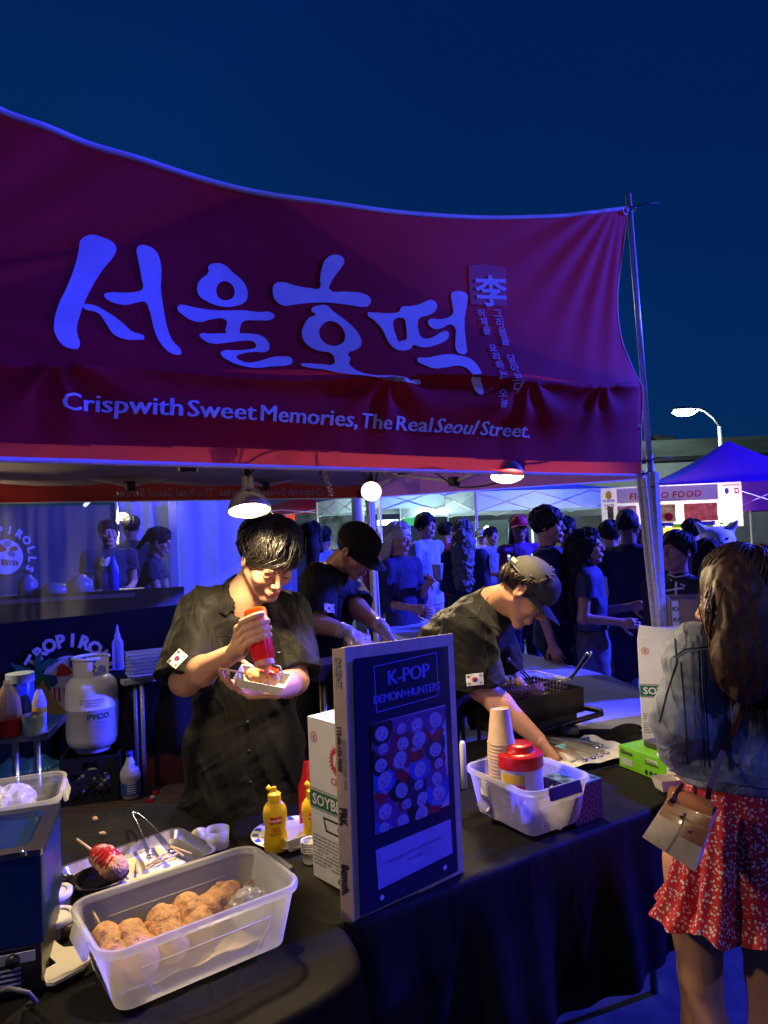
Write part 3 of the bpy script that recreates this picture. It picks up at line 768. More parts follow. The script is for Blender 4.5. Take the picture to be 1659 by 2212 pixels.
G.append([z2([(600,515),(640,510),(720,512),(778,500),(790,478),(840,470),(890,460),(940,438),(975,434),(993,455),(985,490),(940,520),(890,537),(875,560),(872,610),(885,648),(920,655),(960,640),(1010,612),(1035,612),(1038,640),(1015,665),(960,690),(900,705),(855,700),(835,692),(815,713),(770,724),(730,715),(700,680),(675,610),(640,560)]), z2([(745,550),(800,545),(805,580),(803,640),(798,660),(775,668),(755,672),(745,640),(735,590)])])
G.append([z2([(1085,392),(1110,380),(1150,382),(1175,400),(1170,440),(1145,530),(1135,600),(1130,680),(1118,738),(1085,740),(1068,725),(1075,650),(1080,590),(1060,572),(1000,595),(960,598),(930,565),(940,545),(1000,543),(1050,530),(1078,510),(1082,450)])])
G.append([z2([(840,775),(900,765),(1000,745),(1080,750),(1140,770),(1165,800),(1190,870),(1225,930),(1220,955),(1200,950),(1170,915),(1130,860),(1100,822),(1060,810),(990,820),(920,825),(880,810)])])
for g in G: flat(g, bp, 'letter_stroke', whitef, banner, True, 4, sub=14)
seal = fabric('seal_pink', (.60, .12, .13), (.8, .12, .12), .3)
flat([z2([(1197,228),(1300,222),(1405,240),(1408,330),(1395,462),(1310,455),(1255,458),(1190,452),(1192,330)])], bp, 'seal', seal, banner, sub=14)
pale = fabric('pale_print', (.50, .50, .56), (.6, .5, .5), .3)
def bp2(off): return lambda x, y: (lambda s: bsurf(s[0], s[1], off))(sz(fpt(x, -y)))
text('李', lambda x, y: bp2(.007)(1016 + x, -(660 - y) ), 'seal_character', whitef, banner, 72, 1.6, sub=8)
def column(s, u0, v0, du, dv, size):
    for i, ch in enumerate(s):
        if ch == ' ': continue
        text(ch, lambda x, y, i=i: bp2(.006)(u0 + du * i + x, -(v0 + dv * i - y)), 'small_letter', pale, banner, size, .3)
column('그리움을 담아보다', 1052, 690, 2.7, 20.5, 22)
column('어제를 요리하는 오늘', 1016, 690, 3.4, 19.5, 20)
pa, pb = (125, 892), (1130, 948)
slog = text('Crispwith Sweet Memories, The Real ', lambda x, y: V((x, y, 0)), 'w', whitef, None, 1)
W1 = max(v.co.x for v in slog.data.vertices); bpy.data.objects.remove(slog)
def sl(x, y):     # x,y in slogan units -> picture -> cloth
    u = pa[0] + x; v = pa[1] + (u - pa[0]) * (pb[1] - pa[1]) / (pb[0] - pa[0]) - y; s_ = 1 - .0 * x
    return bp(u, -v)
def measure(s, bold, shear=0):
    o = text(s, lambda x, y: V((x, y, 0)), 'w', whitef, None, 1, bold, shear=shear); a = [v.co.x for v in o.data.vertices]; r = (min(a), max(a)); bpy.data.objects.remove(o); return r
segs = [('Crispwith', 125, 376, 0, 52), ('Sweet', 388, 532, 0, 49), ('Memories,', 543, 756, 0, 47), ('The', 765, 830, 0, 44), ('Real', 842, 917, 0, 43), ('Seoul', 924, 1016, .25, 42), ('Street.', 1024, 1130, .25 * 0, 41)]
for s_, ua, ub, sh, size in segs:
    a, b = measure(s_, 0, sh); k = (ub - ua) / (b - a)
    text(s_, lambda x, y, a=a, k=k, ua=ua, size=size: sl(ua - pa[0] + (x - a) * k, y * size), 'slogan_word', whitef, banner, 1, 0, shear=sh, sub=0, multi=(.012, .024, .036, .048))
pole_top = fpt(1357, 420, .0); pole_bot = fpt(1404, 1000, .0)
pd = (pole_bot - pole_top).normalized()
m = MB(); a = pole_top + Ff * .0; b = a + pd * ((a.z - .05) / -pd.z) 
m.tube([a, a + pd * 1.1], .012, 12); m.tube([a + pd * 1.1, b], .014, 12)
pole = m.build('banner_pole', galv, None, True); tag(pole, 'tall round metal pole holding the upper right corner of the banner', 'pole')
PARINV[pole.name] = Matrix.Identity(4)
black = mat('black_plastic', (.012, .012, .014), .4)
def tie(u, v, u2, v2, name='zip_tie'):
    c = fpt(u, v, .0); m = MB(); k = []
    for q in range(13):
        a_ = q / 12 * 2 * pi; k.append(c + Ff * (.024 * cos(a_)) + Fn * (.024 * sin(a_)))
    m.tube(k, .003, 5); e = fpt(u2, v2, .06); m.tube([c - Fn * .024, c.lerp(e, .5) + V((0, 0, .01)), e], [.003, .0025, .001], 5)
    m.build(name, black, pole, True)
tie(1360, 452, 1424, 438); tie(1392, 996, 1453, 990); tie(1385, 1024, 1418, 1020); tie(1400, 1052, 1440, 1046)
m = MB(); c = fpt(1350, 455, .01)
m.tube([c + Ff * (.016 * cos(q / 8 * 2 * pi)) + V((0, 0, .016 * sin(q / 8 * 2 * pi))) for q in range(9)], .003, 5); m.build('grommet', galv, banner, True)
m = MB(); c = fpt(1388, 1024, .02); m.tube([c + Ff * (.014 * cos(q / 8 * 2 * pi)) + V((0, 0, .014 * sin(q / 8 * 2 * pi))) for q in range(9)], .003, 5); m.build('grommet', galv, banner, True)

vin = bpy.data.materials.new('clear_vinyl'); vin.use_nodes = True; N, L = nodes(vin); b = N['Principled BSDF']
b.inputs['Base Color'].default_value = (.55, .6, .7, 1); b.inputs['Roughness'].default_value = .18
tp = N.new('ShaderNodeBsdfTransparent'); tp.inputs[0].default_value = (.93, .95, 1, 1); mx = N.new('ShaderNodeMixShader'); mx.inputs[0].default_value = .32
wv = N.new('ShaderNodeTexNoise'); wv.inputs['Scale'].default_value = 2.2; tcn = N.new('ShaderNodeTexCoord'); mp = N.new('ShaderNodeMapping'); mp.inputs['Scale'].default_value = (3, 3, .25)
L.new(tcn.outputs['Object'], mp.inputs[0]); L.new(mp.outputs[0], wv.inputs[0]); bu = N.new('ShaderNodeBump'); bu.inputs['Strength'].default_value = .5; bu.inputs['Distance'].default_value = .05
L.new(wv.outputs[0], bu.inputs['Height']); L.new(bu.outputs[0], b.inputs['Normal'])
L.new(tp.outputs[0], mx.inputs[1]); L.new(b.outputs[0], mx.inputs[2]); L.new(mx.outputs[0], N['Material Output'].inputs[0])
VA = BL - Ff * .9; VB = BR - Ff * .55
z_at = lambda u, v: PV(u, v, BR, Fn)
def vbot(t): return 1.21 + .045 * t
m = MB()
def vf3(u, t):
    p = VA.lerp(VB, u); p.z = 1.86 + (vbot(u) - 1.86) * t; return p + Fn * (.02 + .018 * sin(u * 17) * t + .01 * sin(u * 41 + t * 3) * t)
m.grid(vf3, 90, 14); vw = m.build('plastic_wall', vin, None, True)
tag(vw, 'hazy clear plastic sheet hanging from the back valance, its lower edge lifted', 'plastic sheet')

def street_lamp(base, h, arm, headdir, label, energy, col=(.80, 1.0, .92)):
    t = thing('street_lamp', label, 'street lamp', tuple(base)); gm = mat('lamp_post', (.45, .46, .46), .5, metal=.5)
    m = MB(); m.tube([V(base), V(base) + V((0, 0, h))], [.11, .075], 12); m.build('post', gm, t, True)
    hd = V(headdir).normalized(); a = V(base) + V((0, 0, h)); pts = [a, a + hd * arm * .12 + V((0, 0, .32)), a + hd * arm * .3 + V((0, 0, .60)), a + hd * arm * .45 + V((0, 0, .68))]
    m = MB(); m.tube(pts, .045, 8); m.build('arm', gm, t, True)
    e = a + hd * arm * .72 + V((0, 0, .70)); R_ = frame(hd, None, V((0, 0, 1)))
    S = SDF(); S.ell(e, (.42, .16, .10), np.array(R_)); v, f = S.mesh(.04); mesh_np('lamp_head', v, f, gm, t)
    m = MB(); m.lathe([(.001, -.20), (.20, -.17), (.36, -.04), (.001, .03)], e + V((0, 0, -.07)), R_, 16, scale=(1.3, .55)); m.build('lens', emis('lamp_glow', col, 60), t, True)
    lamp_light('POINT', 'lamp_bulb', e + V((0, 0, -.35)), energy, col, None, .2)
    return t
eL = P(1488, 883, 26)
street_lamp(V((P(1555, 940, 26).x, eL.y, 0)), eL.z - .70, 1.75, (-1, 0, 0), 'street lamp shining white above the blue tents', 500)
lb = PK + (PK - EYE).normalized() * 9.5 - V((0, 0, 1.5))  # added unseen lamp, placed so the roof outline shows through the banner
street_lamp(V((lb.x + 1.3, lb.y, 0)), lb.z - .2, 1.75, (-1, 0, 0), 'unseen street lamp added behind the big banner to light its back', 340, (1.0, .86, .80))

def mast(pt, label, targets):
    t = thing('light_mast', label, 'light stand', (pt.x, pt.y, 0)); 
    m = MB(); m.tube([(pt.x, pt.y, 0), (pt.x, pt.y, pt.z + .3)], .03, 10); m.build('post', galv, t, True)
    for q in range(3):
        a_ = q * 2.094; m = MB(); m.tube([(pt.x, pt.y, .9), (pt.x + .7 * cos(a_), pt.y + .7 * sin(a_), .02)], .018, 8); m.build('leg', galv, t, True)
    m = MB(); m.tube([(pt.x, pt.y - .4, pt.z + .2), (pt.x, pt.y + .6, pt.z + .2)], .022, 8); m.build('crossbar', galv, t, True)
    for off, tg in targets:
        c = pt + V(off); d = (V(tg) - c).normalized(); R_ = frame(d.orthogonal(), None, d) if False else d.to_track_quat('Z', 'Y').to_matrix()
        m = MB(); m.lathe([(.06, -.34), (.10, -.30), (.11, -.06), (.12, -.03)], c, R_, 20); h = m.build('lamp_housing', black, t, True)
        m = MB(); m.tube([c + V((0, 0, .2)), c - d * .16], .012, 6); m.build('yoke', black, t, True)
mast(STAGE + V((-.0, 0, 0)), 'tall stand with blue stage lamps to the right of the photographer', [((-.18, .1, 0), (0.2, 2.2, 1.6)), ((-.18, .35, 0), (-1.0, 1.6, 2.12))])
mast(STAGE2, 'tall stand with blue stage lamps beside the lane of tents', [((-.18, 0, 0), (1.2, 5.6, 1.0)), ((-.18, .3, 0), (4.0, 12.0, 2.2)), ((-.18, -.2, 0), (.6, 7.0, 1.3))])

shade_out = mat('lamp_shade_metal', (.60, .58, .55), .22, metal=.9, var=.05)
shade_in = mat('lamp_shade_white', (.85, .82, .75), .4, var=.02)
def clamp_lamp(c, axis, r, label, energy, clampdir=(0, 0, 1), side=None, cone=165, group='clamp lamps hung under the tent'):
    """c: centre of the mouth; axis: where it shines"""
    d = V(axis).normalized(); R_ = (-d).to_track_quat('Z', 'Y').to_matrix(); t = thing('clamp_lamp', label, 'lamp', tuple(c), group)
    h = r * 1.25
    prof = [(r, 0), (r * .99, .004), (r * .93, h * .22), (r * .80, h * .45), (r * .60, h * .66), (r * .38, h * .80), (r * .30, h * .86), (r * .28, h * 1.28), (r * .24, h * 1.34), (.002, h * 1.36)]
    m = MB(); m.lathe(prof, c, R_, 32); sh = m.build('lamp_shade', shade_out, t, True)
    m = MB(); m.lathe([(a * .96, b + .001) for a, b in prof[:6]] + [(.003, h * .80)], c, R_, 32); m.build('shade_lining', shade_in, sh, True)
    m = MB(); k = r * .42; bc = V(c) + R_ @ V((0, 0, h * .30))
    m.lathe([(max(.001, k * sin(a)), -k * cos(a)) for a in np.linspace(0, pi * .8, 10)] + [(k * .35, k * 1.4)], bc, R_, 20); m.build('bulb', emis('bulb_glow', (1.0, .82, .50), 26), t, True)
    m = MB(); top = V(c) + R_ @ V((0, 0, h * 1.35)); cd = V(clampdir).normalized()
    m.tube([top, top + cd * .035], .010, 8); m.box(top + cd * .05, (.03, .05, .035), R_, .004); m.box(top + cd * .065 + V((.01, 0, 0)), (.012, .06, .05), R_, .004); m.build('clamp', black, t, True)
    m = MB(); m.tube([top, top + cd * .05 + V((.03, 0, -.02)), top + cd * .10 + V((.06, .05, .02)), top + cd * .12 + V((.14, .12, .05))], .0035, 6); m.build('cord', black, t, True)
    lamp_light('SPOT', 'bulb_light', V(c) + d * .004, energy, WARM, V(c) + d, .035, cone, .35)
    return t
EW = 62
clamp_lamp(P(539, 1104, 2.04), (.10, -.30, -1), .063, 'clamp lamp with flared shade above the vendor squeezing sauce', EW, (0, .1, 1))
clamp_lamp(P(802, 1062, 4.15), (-.10, -.95, -.35), .062, 'clamp lamp facing the camera beside the back tent leg', EW * 1.0, (-.3, .5, .8), cone=104)
clamp_lamp(P(1096, 1029, 2.53), (-.05, -.38, -1), .062, 'clamp lamp under the right half of the front valance', EW * .7, (.05, .3, -.3), cone=132)
clamp_lamp(V((-1.12, 1.02, 1.93)), (.85, .15, -1.0), .062, 'clamp lamp at the near left corner of the tent frame', EW * .56, (-.2, .3, 1), cone=104)
clamp_lamp(V((-2.35, 3.15, 1.86)), (.7, .55, -.7), .062, 'clamp lamp at the far left corner of the tent frame', EW * 1.0, (-.2, .3, 1))
def cable(pts, name, label):
    m = MB(); pts = [V(p) for p in pts]; out = []
    for i in range(len(pts) - 1):
        for q in range(8):
            t = q / 8; p0 = pts[max(0, i - 1)]; p1 = pts[i]; p2 = pts[i + 1]; p3 = pts[min(len(pts) - 1, i + 2)]
            out.append(.5 * (2 * p1 + (p2 - p0) * t + (2 * p0 - 5 * p1 + 4 * p2 - p3) * t * t + (3 * p1 - p0 - 3 * p2 + p3) * t ** 3))
    out.append(pts[-1]); m.tube(out, .0035, 6); o = m.build(name, black, None, True); return tag(o, label, 'cable')
cable([fpt(500, 970, -.02), fpt(520, 1000, -.03), fpt(545, 1006, -.03), fpt(580, 985, -.02), fpt(650, 968, -.02)], 'lamp_cable', 'dark cable looped behind the red strip over the first lamp')
cable([fpt(860, 1024, -.05), fpt(930, 1018, -.1), fpt(985, 1050, -.12), fpt(1040, 1050, -.1), fpt(1085, 1040, -.06)], 'lamp_cable', 'dark cable sagging towards the lamp on the right half of the valance')
m = MB()
for q in range(26):                                              # coiled white cord
    pass
c0 = fpt(698, 1010, -.05); m.tube([c0 + V((.006 * sin(q * 1.3) + .0006 * q, .006 * cos(q * 1.3), -.0022 * q)) for q in range(40)], .0028, 5)
tag(m.build('coiled_cord', mat('cord_white', (.55, .5, .45), .5), None, True), 'short coiled pale cord hanging below the valance', 'cord')
m = MB(); c = fpt(690, 975, -.03); m.box(c, (.075, .03, .02), rotz(.6), .004); m.tube([c, c + V((0, 0, -.07))], .004, 6); tag(m.build('power_strip', black, None), 'small dark power strip behind the red strip above the coiled cord', 'power strip')
m = MB(); c = PV(405, 1011, FR + Fn * .9, Fn); m.box(c, (.07, .03, .03), rotz(.6), .004); tag(m.build('led_box', black, None), 'small black box fixed under the tent roof', 'box')
# ================================================================== TABLES
tclo = mat('black_tablecloth', (.013, .012, .011), .6, var=.15, vs=5, bump=.35, bs=420, bdist=.001, spec=.08, crease=.006, cs=4.0)
def chaikin(p, n=2):
    for _ in range(n):
        q = []
        for i in range(len(p)):
            a, b = V(p[i]), V(p[(i + 1) % len(p)]); q += [a.lerp(b, .25), a.lerp(b, .75)]
        p = q
    return p
def resample(p, d):
    out = []
    for i in range(len(p)):
        a, b = V(p[i]), V(p[(i + 1) % len(p)]); n = max(1, int((b - a).length / d)); out += [a.lerp(b, q / n) for q in range(n)]
    return out
def drape(name, pts, z, hem, label, mt=tclo, amp=.022, seed=1.0, cen=None, wr=.004, smoothn=2):
    pts = [V((p[0], p[1], 0)) for p in pts]; pts = resample(chaikin(pts, smoothn), .022); n = len(pts)
    c = cen or sum(pts, V()) / n; c = V((c[0], c[1], 0)); vs = []; NR = 26
    ar = sum(pts[i].x * pts[(i + 1) % n].y - pts[(i + 1) % n].x * pts[i].y for i in range(n)); sg = 1 if ar > 0 else -1
    nrm = []
    for i in range(n):
        d = pts[(i + 2) % n] - pts[i - 2]; nrm.append(V((d.y, -d.x, 0)).normalized() * sg)
    for j in range(NR + 1):
        t = 1 - (1 - j / NR) ** 1.3
        q = np.array([c.lerp(p_, t)[:2] for p_ in pts]); X_, Y_ = q[:, 0], q[:, 1]; nz = vnoise(X_ * 6 + seed, Y_ * 6, np.full(n, 2.)) - .5; n2 = vnoise((X_ * .8 + Y_ * .6) * 26 + seed, (Y_ * .8 - X_ * .6) * 5, np.full(n, 7.)) - .5
        Z_ = z + wr * nz + wr * .8 * n2 * (1 if j < NR else .4); vs += [(float(a), float(b), float(d)) for a, b, d in zip(X_, Y_, Z_)]
    prof = [(.006, -.002), (.011, -.008), (.014, -.02), (.016, -.05)]; H = z - hem
    for k in range(1, 9): prof.append((.016 + .012 * k / 8, -.05 - (H - .05) * k / 8))
    al = 0
    L_ = [0]
    for i in range(n): L_.append(L_[-1] + (pts[(i + 1) % n] - pts[i]).length)
    for o, dz in prof:
        f = min(1, max(0, (-dz - .02) / .35))
        for i in range(n):
            s = L_[i]; q = amp * f * (sin(s * 19 + seed + 1.5 * sin(s * 3.1)) + .5 * sin(s * 41 + seed * 3)) + amp * .8 * f
            p = pts[i] + nrm[i] * (o + q); vs.append((p.x, p.y, z + dz))
    R2 = NR + 1 + len(prof); fs = []
    for j in range(R2 - 1):
        for i in range(n):
            k = (i + 1) % n; fs.append((j * n + i, j * n + k, (j + 1) * n + k, (j + 1) * n + i) if sg > 0 else (j * n + k, j * n + i, (j + 1) * n + i, (j + 1) * n + k))
    o = mesh_np(name, vs, fs, mt, None, True); tag(o, label, 'tablecloth'); PARINV[o.name] = Matrix.Identity(4)
    return o
def table(name, pts, z, label, mt=None):
    pts = [V((p[0], p[1], 0)) for p in pts]; c = sum(pts, V()) / len(pts); t = thing(name, label, 'table', (c.x, c.y, 0))
    ins = [c.lerp(p, .955) for p in pts]; m = MB(); m.prism([V((p.x, p.y, z - .04)) for p in ins], (0, 0, .028)); m.build('tabletop', mt or mat('folding_top', (.5, .5, .5), .6), t)
    for p in pts[::max(1, len(pts) // 4)][:4]:
        q = c.lerp(p, .84); m = MB(); m.tube([(q.x, q.y, 0), (q.x, q.y, z - .04)], .013, 8); m.build('leg', mat('grey_leg', (.25, .25, .26), .5, metal=.5), t, True)
    return t
ZT = .76
t1 = [PZ(u, v, ZT) for u, v in ((-190, 1850), (60, 1793), (342, 1728), (394, 1748), (560, 1866), (700, 1962), (775, 2062), (748, 2130), (560, 2225), (300, 2345), (-200, 2560))]
table('folding_table', t1, ZT, 'folding table under the black cloth beneath the corn dog tub')
drape('black_tablecloth', t1, ZT, .30, 'black cloth over the table that carries the corn dog tub', seed=2.0, wr=.006)
t2 = [PZ(u, v, ZT + .004) for u, v in ((492, 1790), (548, 1738), (640, 1712), (1000, 1598), (1262, 1572), (1385, 1578), (1452, 1640), (1452, 1728), (1300, 1782), (985, 1906), (742, 2000), (668, 1985), (590, 1880))]
table('folding_table', t2, ZT + .004, 'folding table under the black cloth beneath the poster board')
drape('black_tablecloth', t2, ZT + .004, .34, 'black cloth over the serving table that carries the poster board and cups', seed=5.0, wr=.005)
t3 = [PZ(u, v, .757) for u, v in ((1425, 1490), (1085, 1397), (1000, 1420), (1090, 1480), (1225, 1556), (1392, 1592), (1440, 1560))]
table('folding_table', t3, .757, 'folding table under the white plastic cover beside the black fryer')
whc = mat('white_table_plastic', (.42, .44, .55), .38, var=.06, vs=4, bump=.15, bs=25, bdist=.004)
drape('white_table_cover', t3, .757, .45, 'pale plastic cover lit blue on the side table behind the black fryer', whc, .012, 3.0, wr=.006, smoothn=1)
t3b = [PZ(u, v, .93) for u, v in ((1010, 1370), (880, 1323), (800, 1345), (930, 1400))]
table('folding_table', t3b, .93, 'folding table under the white plastic cover by the back tent leg')
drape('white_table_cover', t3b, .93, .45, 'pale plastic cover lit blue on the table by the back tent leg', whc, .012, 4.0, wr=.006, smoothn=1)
t4 = [PZ(u, v, .74) for u, v in ((248, 1452), (420, 1440), (560, 1452), (560, 1490), (262, 1478))]
b4 = PZ(258, 1470, .74); dirb = Ff
t4 = [b4, b4 + dirb * 1.3, b4 + dirb * 1.3 + Fn * .55, b4 + Fn * .55]
table('folding_table', t4, .74, 'folding table under the black cloth behind the squeezing vendor')
drape('black_tablecloth', t4, .74, .245, 'black cloth over the back table beside the gas cylinder', seed=8.0, smoothn=1)

# ================================================================== THINGS ON THE TABLES
cardb = mat('cardboard', (.36, .24, .13), .8, var=.12, vs=25, bump=.2, bs=120)
cardpink = mat('cardboard_pale', (.45, .33, .26), .75, var=.12, vs=25, bump=.2, bs=120)
white = mat('white_plastic', (.75, .75, .74), .35, var=.03)
whitecard = mat('white_card', (.68, .70, .68), .6, var=.05, vs=20, bump=.15, bs=90)
redp = mat('red_plastic', (.55, .012, .012), .3, var=.05)
inkb = mat('ink_black', (.02, .02, .02), .6); inkg = mat('ink_green', (.01, .13, .07), .6); inkr = mat('ink_red', (.5, .03, .03), .6)
inkw = mat('ink_white', (.75, .75, .75), .6); inkgr = mat('ink_grey', (.25, .26, .27), .6)
steel = mat('steel', (.62, .62, .60), .22, metal=1.0, var=.1, vs=40)
darksteel = mat('dark_steel', (.10, .09, .09), .35, metal=.8, var=.3, vs=20)
greasy = mat('greasy_metal', (.045, .035, .03), .35, metal=.5, var=.5, vs=9, bump=.2, bs=40)

def oil_box(c, yaw, label, wx=.235, wy=.16, h=.385, open_top=False):
    """c: near corner at table level, front runs along +x of the box frame"""
    R_ = rotz(yaw); ex, ey = R_ @ V((1, 0, 0)), R_ @ V((0, 1, 0)); t = thing('oil_carton', label, 'carton', tuple(c), 'tall soybean oil cartons')
    m = MB(); cc = V(c) + ex * wx / 2 + ey * wy / 2
    m.box(cc + V((0, 0, h * .5)), (wx, wy, h), R_, .003); body = m.build('carton_body', whitecard, t, False)
    m = MB()
    if open_top:
        a, b = V(c) + V((0, 0, h)), V(c) + ex * wx + V((0, 0, h))
        m.prism([a, b, b + V((0, 0, .028)) - ex * .004, a + V((0, 0, .055)) + ex * .01], ey * .003); m.build('top_flap', whitecard, t)
        m = MB(); m.prism([a + ey * wy, b + ey * wy, b + ey * wy + V((0, 0, .03)), a + ey * wy + V((0, 0, .02)) + ex * .01], ey * .003); m.build('top_flap', whitecard, t)
    else:
        m.prism([V(c) + V((0, 0, h + .001)) + ex * .002, V(c) + V((0, 0, h + .001)) + ex * (wx - .002), V(c) + V((0, 0, h + .001)) + ex * (wx - .002) + ey * wy * .5, V(c) + V((0, 0, h + .001)) + ex * .002 + ey * wy * .5], (0, 0, .003)); m.build('top_flap', whitecard, t)
    pf = planefn(V(c) + V((0, 0, 0)), ex, V((0, 0, 1)), .0012)
    m = MB()
    def P2(x, y): return pf(x, y)
    circ = lambda x, y, r, n=20: [(x + r * cos(2 * pi * i / n), y + r * sin(2 * pi * i / n)) for i in range(n)]
    flat([circ(.026, h - .042, .013), circ(.026, h - .042, .011)], P2, 'roundel', inkr, t)
    text('8', P2 and (lambda x, y: P2(.026 + x, h - .049 + y)), 'print', inkr, t, .02, 0, 'CENTER')
    x0 = .118; star = []
    for i in range(48):
        r_ = .036 if i % 2 else .027; star.append((x0 + r_ * cos(2 * pi * i / 48), h - .085 + r_ * 1.1 * sin(2 * pi * i / 48)))
    flat([star, circ(x0, h - .085, .021)], P2, 'sunburst', inkr, t)
    flat([[(x0 - .012, h - .105), (x0 - .004, h - .07), (x0 + .004, h - .065), (x0 + .013, h - .08), (x0 + .008, h - .105)]], P2, 'emblem', inkr, t)
    text('CRISP', lambda x, y: P2(x0 + x, h - .142 + y), 'print', inkr, t, .022, .0006, 'CENTER', space=1.1)
    flat([[(0.001, h - .172), (wx - .001, h - .172), (wx - .001, h - .212), (0.001, h - .212)]], P2, 'green_band', inkg, t)
    pf2 = planefn(V(c), ex, V((0, 0, 1)), .0022)
    text('SOYBEAN', lambda x, y: pf2(.012 + x * 1.05, h - .204 + y), 'carton_name', inkw, t, .036, .0008)
    for yy in (h - .169, h - .216): flat([[(0.001, yy), (wx - .001, yy), (wx - .001, yy + .002), (0.001, yy + .002)]], P2, 'rule', inkb, t)
    flat([[(.05, h - .228), (.20, h - .228), (.19, h - .262), (.06, h - .262)], [(.056, h - .233), (.065, h - .257), (.185, h - .257), (.194, h - .233)]], P2, 'badge', inkb, t)
    text('OIL', lambda x, y: P2(.125 + x, h - .255 + y), 'print', inkb, t, .026, .0004, 'CENTER')
    rnd = random.Random(4)
    for k in range(9):
        yy = h - .282 - k * .0085; m = MB(); x = .008
        while x < wx - .03:
            l_ = rnd.uniform(.006, .02)
            if rnd.random() < .9: 
                q = [P2(x, yy), P2(x + l_, yy), P2(x + l_, yy + .004), P2(x, yy + .004)]; m.add(q, [(0, 1, 2, 3)])
            x += l_ + .003
        tag(m.build('fine_print', inkgr, t), kind='stuff')
    text('8.49.0', lambda x, y: P2(.10 + x, .012 + y), 'print', inkb, t, .018, .0003)
    return t
cB1 = PZ(677, 1891, ZT + .006); cB1b = PZ(737, 1928, ZT + .006)
yaw1 = atan2(cB1b.y - cB1.y, cB1b.x - cB1.x)
oil_box(cB1, radians(-46) if False else atan2((PZ(752, 1938, ZT) - cB1).y, (PZ(752, 1938, ZT) - cB1).x), 'tall white oil carton with green band standing behind the poster board', .20, .16, .385)
cB2 = PZ(1388, 1602, ZT + .006)
oil_box(cB2, radians(-22), 'tall white oil carton with open top beside the denim jacket', .235, .18, .385, True)

bA = PZ(764, 1990, ZT + .006); bB = PZ(1001, 1884, ZT + .006); bex = (bB - bA); bw = bex.length; bex.normalize()
upb = V((0, 0, 1)) + V((-bex.y, bex.x, 0)) * .02 + bex * .022; upb.normalize(); bn = bex.cross(upb).normalized(); bh = .585
board = thing('poster_board', 'standing cardboard sheet with a dark film poster in front of the white carton', 'poster board', tuple(bA))
m = MB(); m.prism([bA - bex * .0, bA + bex * bw, bA + bex * (bw) + upb * (bh * .985), bA + upb * bh], -bn * .006); m.build('cardboard_sheet', cardpink, board)
sd_ = (-bex * .35 - bn * .9).normalized(); W_ = .045
m = MB(); a = bA - bex * .001; sdv = (-bex * .55 - bn * .80).normalized() * .028
m.prism([a, a + upb * bh, a + upb * (bh - .004) + sdv, a + sdv + upb * .004], bn * .003); strip = m.build('side_strip', cardpink, board)
xs = -sdv.normalized(); sfn = planefn(a + sdv, upb, -xs, 0)
nst = (upb.cross(sdv)).normalized(); nst = nst if nst.dot(EYE - a) > 0 else -nst
def stext(s, h0, size, mt_, bold=.0006, dx=.021): text(s, lambda x, y: a + sdv * 1.0 - sdv.normalized() * (dx - .0) * 0 + upb * (bh - h0 - x) + (-sdv.normalized()) * (.006 + y) + nst * .004, 'strip_print', mt_, board, size, bold)
stext('ORIENT', .02, .019, inkgr); stext('115-06-155-9000', .17, .014, inkb); stext('FRK', .345, .022, inkb, .001); stext('8cmoh.', .465, .022, inkb, .001)
rnd = random.Random(2); m = MB()
for k in range(34):
    h0 = .20 + .0032 * k; 
    if k % 9 == 8: continue
    q0 = a + upb * (bh - h0) + nst * .0042
    m.add([q0 + sdv * .1, q0 + sdv * .45, q0 + sdv * .45 + upb * .0014, q0 + sdv * .1 + upb * .0014], [(0, 1, 2, 3)])
m.build('bar_print', inkgr, board)
posterm = mat('poster_dark', (.010, .009, .045), .30, var=.1, coat=.2); postw = mat('poster_panel', (.32, .29, .52), .35, var=.05)
pfb = lambda off: planefn(bA, bex, upb, off)
PB = lambda x, y, off=.003: bA + bex * x + upb * y + bn * off
mgx = .030
m = MB(); m.prism([PB(mgx - .012, .004), PB(bw - .020, .010), PB(bw - .022, bh - .036), PB(mgx - .008, bh - .028)], bn * .0006); m.build('poster_sheet', posterm, board)
inkblue = mat('ink_blue', (.20, .20, .75), .4); film = lambda o: (lambda x, y: PB(x, y, o))
fx0, fx1 = .075, bw - .060
flat([[(fx0, bh - .052), (fx1, bh - .046), (fx1, bh - .150), (fx0 + .003, bh - .156)], [(fx0 + .0015, bh - .0535), (fx0 + .0045, bh - .1545), (fx1 - .0015, bh - .1485), (fx1 - .0015, bh - .0475)]], film(.0045), 'title_frame', inkblue, board)
text('K-POP', lambda x, y: PB((fx0 + fx1) / 2 + .004 + x, bh - .100 + y, .0048), 'poster_title', inkblue, board, .047, 0, 'CENTER', space=.95, multi=(.001, .002, .003))
text('DEMON+HUNTERS', lambda x, y: PB((fx0 + fx1) / 2 + x * .92, bh - .136 + y, .0048), 'poster_title', inkblue, board, .027, 0, 'CENTER', space=.92, multi=(.0008, .0016))
ix0, ix1, iy0, iy1 = .062, bw - .040, .165, bh - .178
flat([[(ix0, iy0), (ix1, iy0 + .008), (ix1, iy1 + .003), (ix0, iy1)]], film(.0044), 'picture_panel', postw, board)
flat([[(ix0 + .004, .045), (ix1 + .004, .058), (ix1 + .002, .138), (ix0, .132)]], film(.0044), 'caption_panel', mat('caption_panel', (.28, .22, .52), .35), board)
text('SWEET AND CRISPY HOT SNACKS MADE', lambda x, y: PB((ix0 + ix1) / 2 + x, .098 + y + x * .06, .0050), 'caption', mat('caption_ink', (.16, .14, .3), .5), board, .0088, .0002, 'CENTER')
text('TO ORDER', lambda x, y: PB((ix0 + ix1) / 2 + x, .082 + y + x * .06, .0050), 'caption', mat('caption_ink', (.16, .14, .3), .5), board, .0088, .0002, 'CENTER')
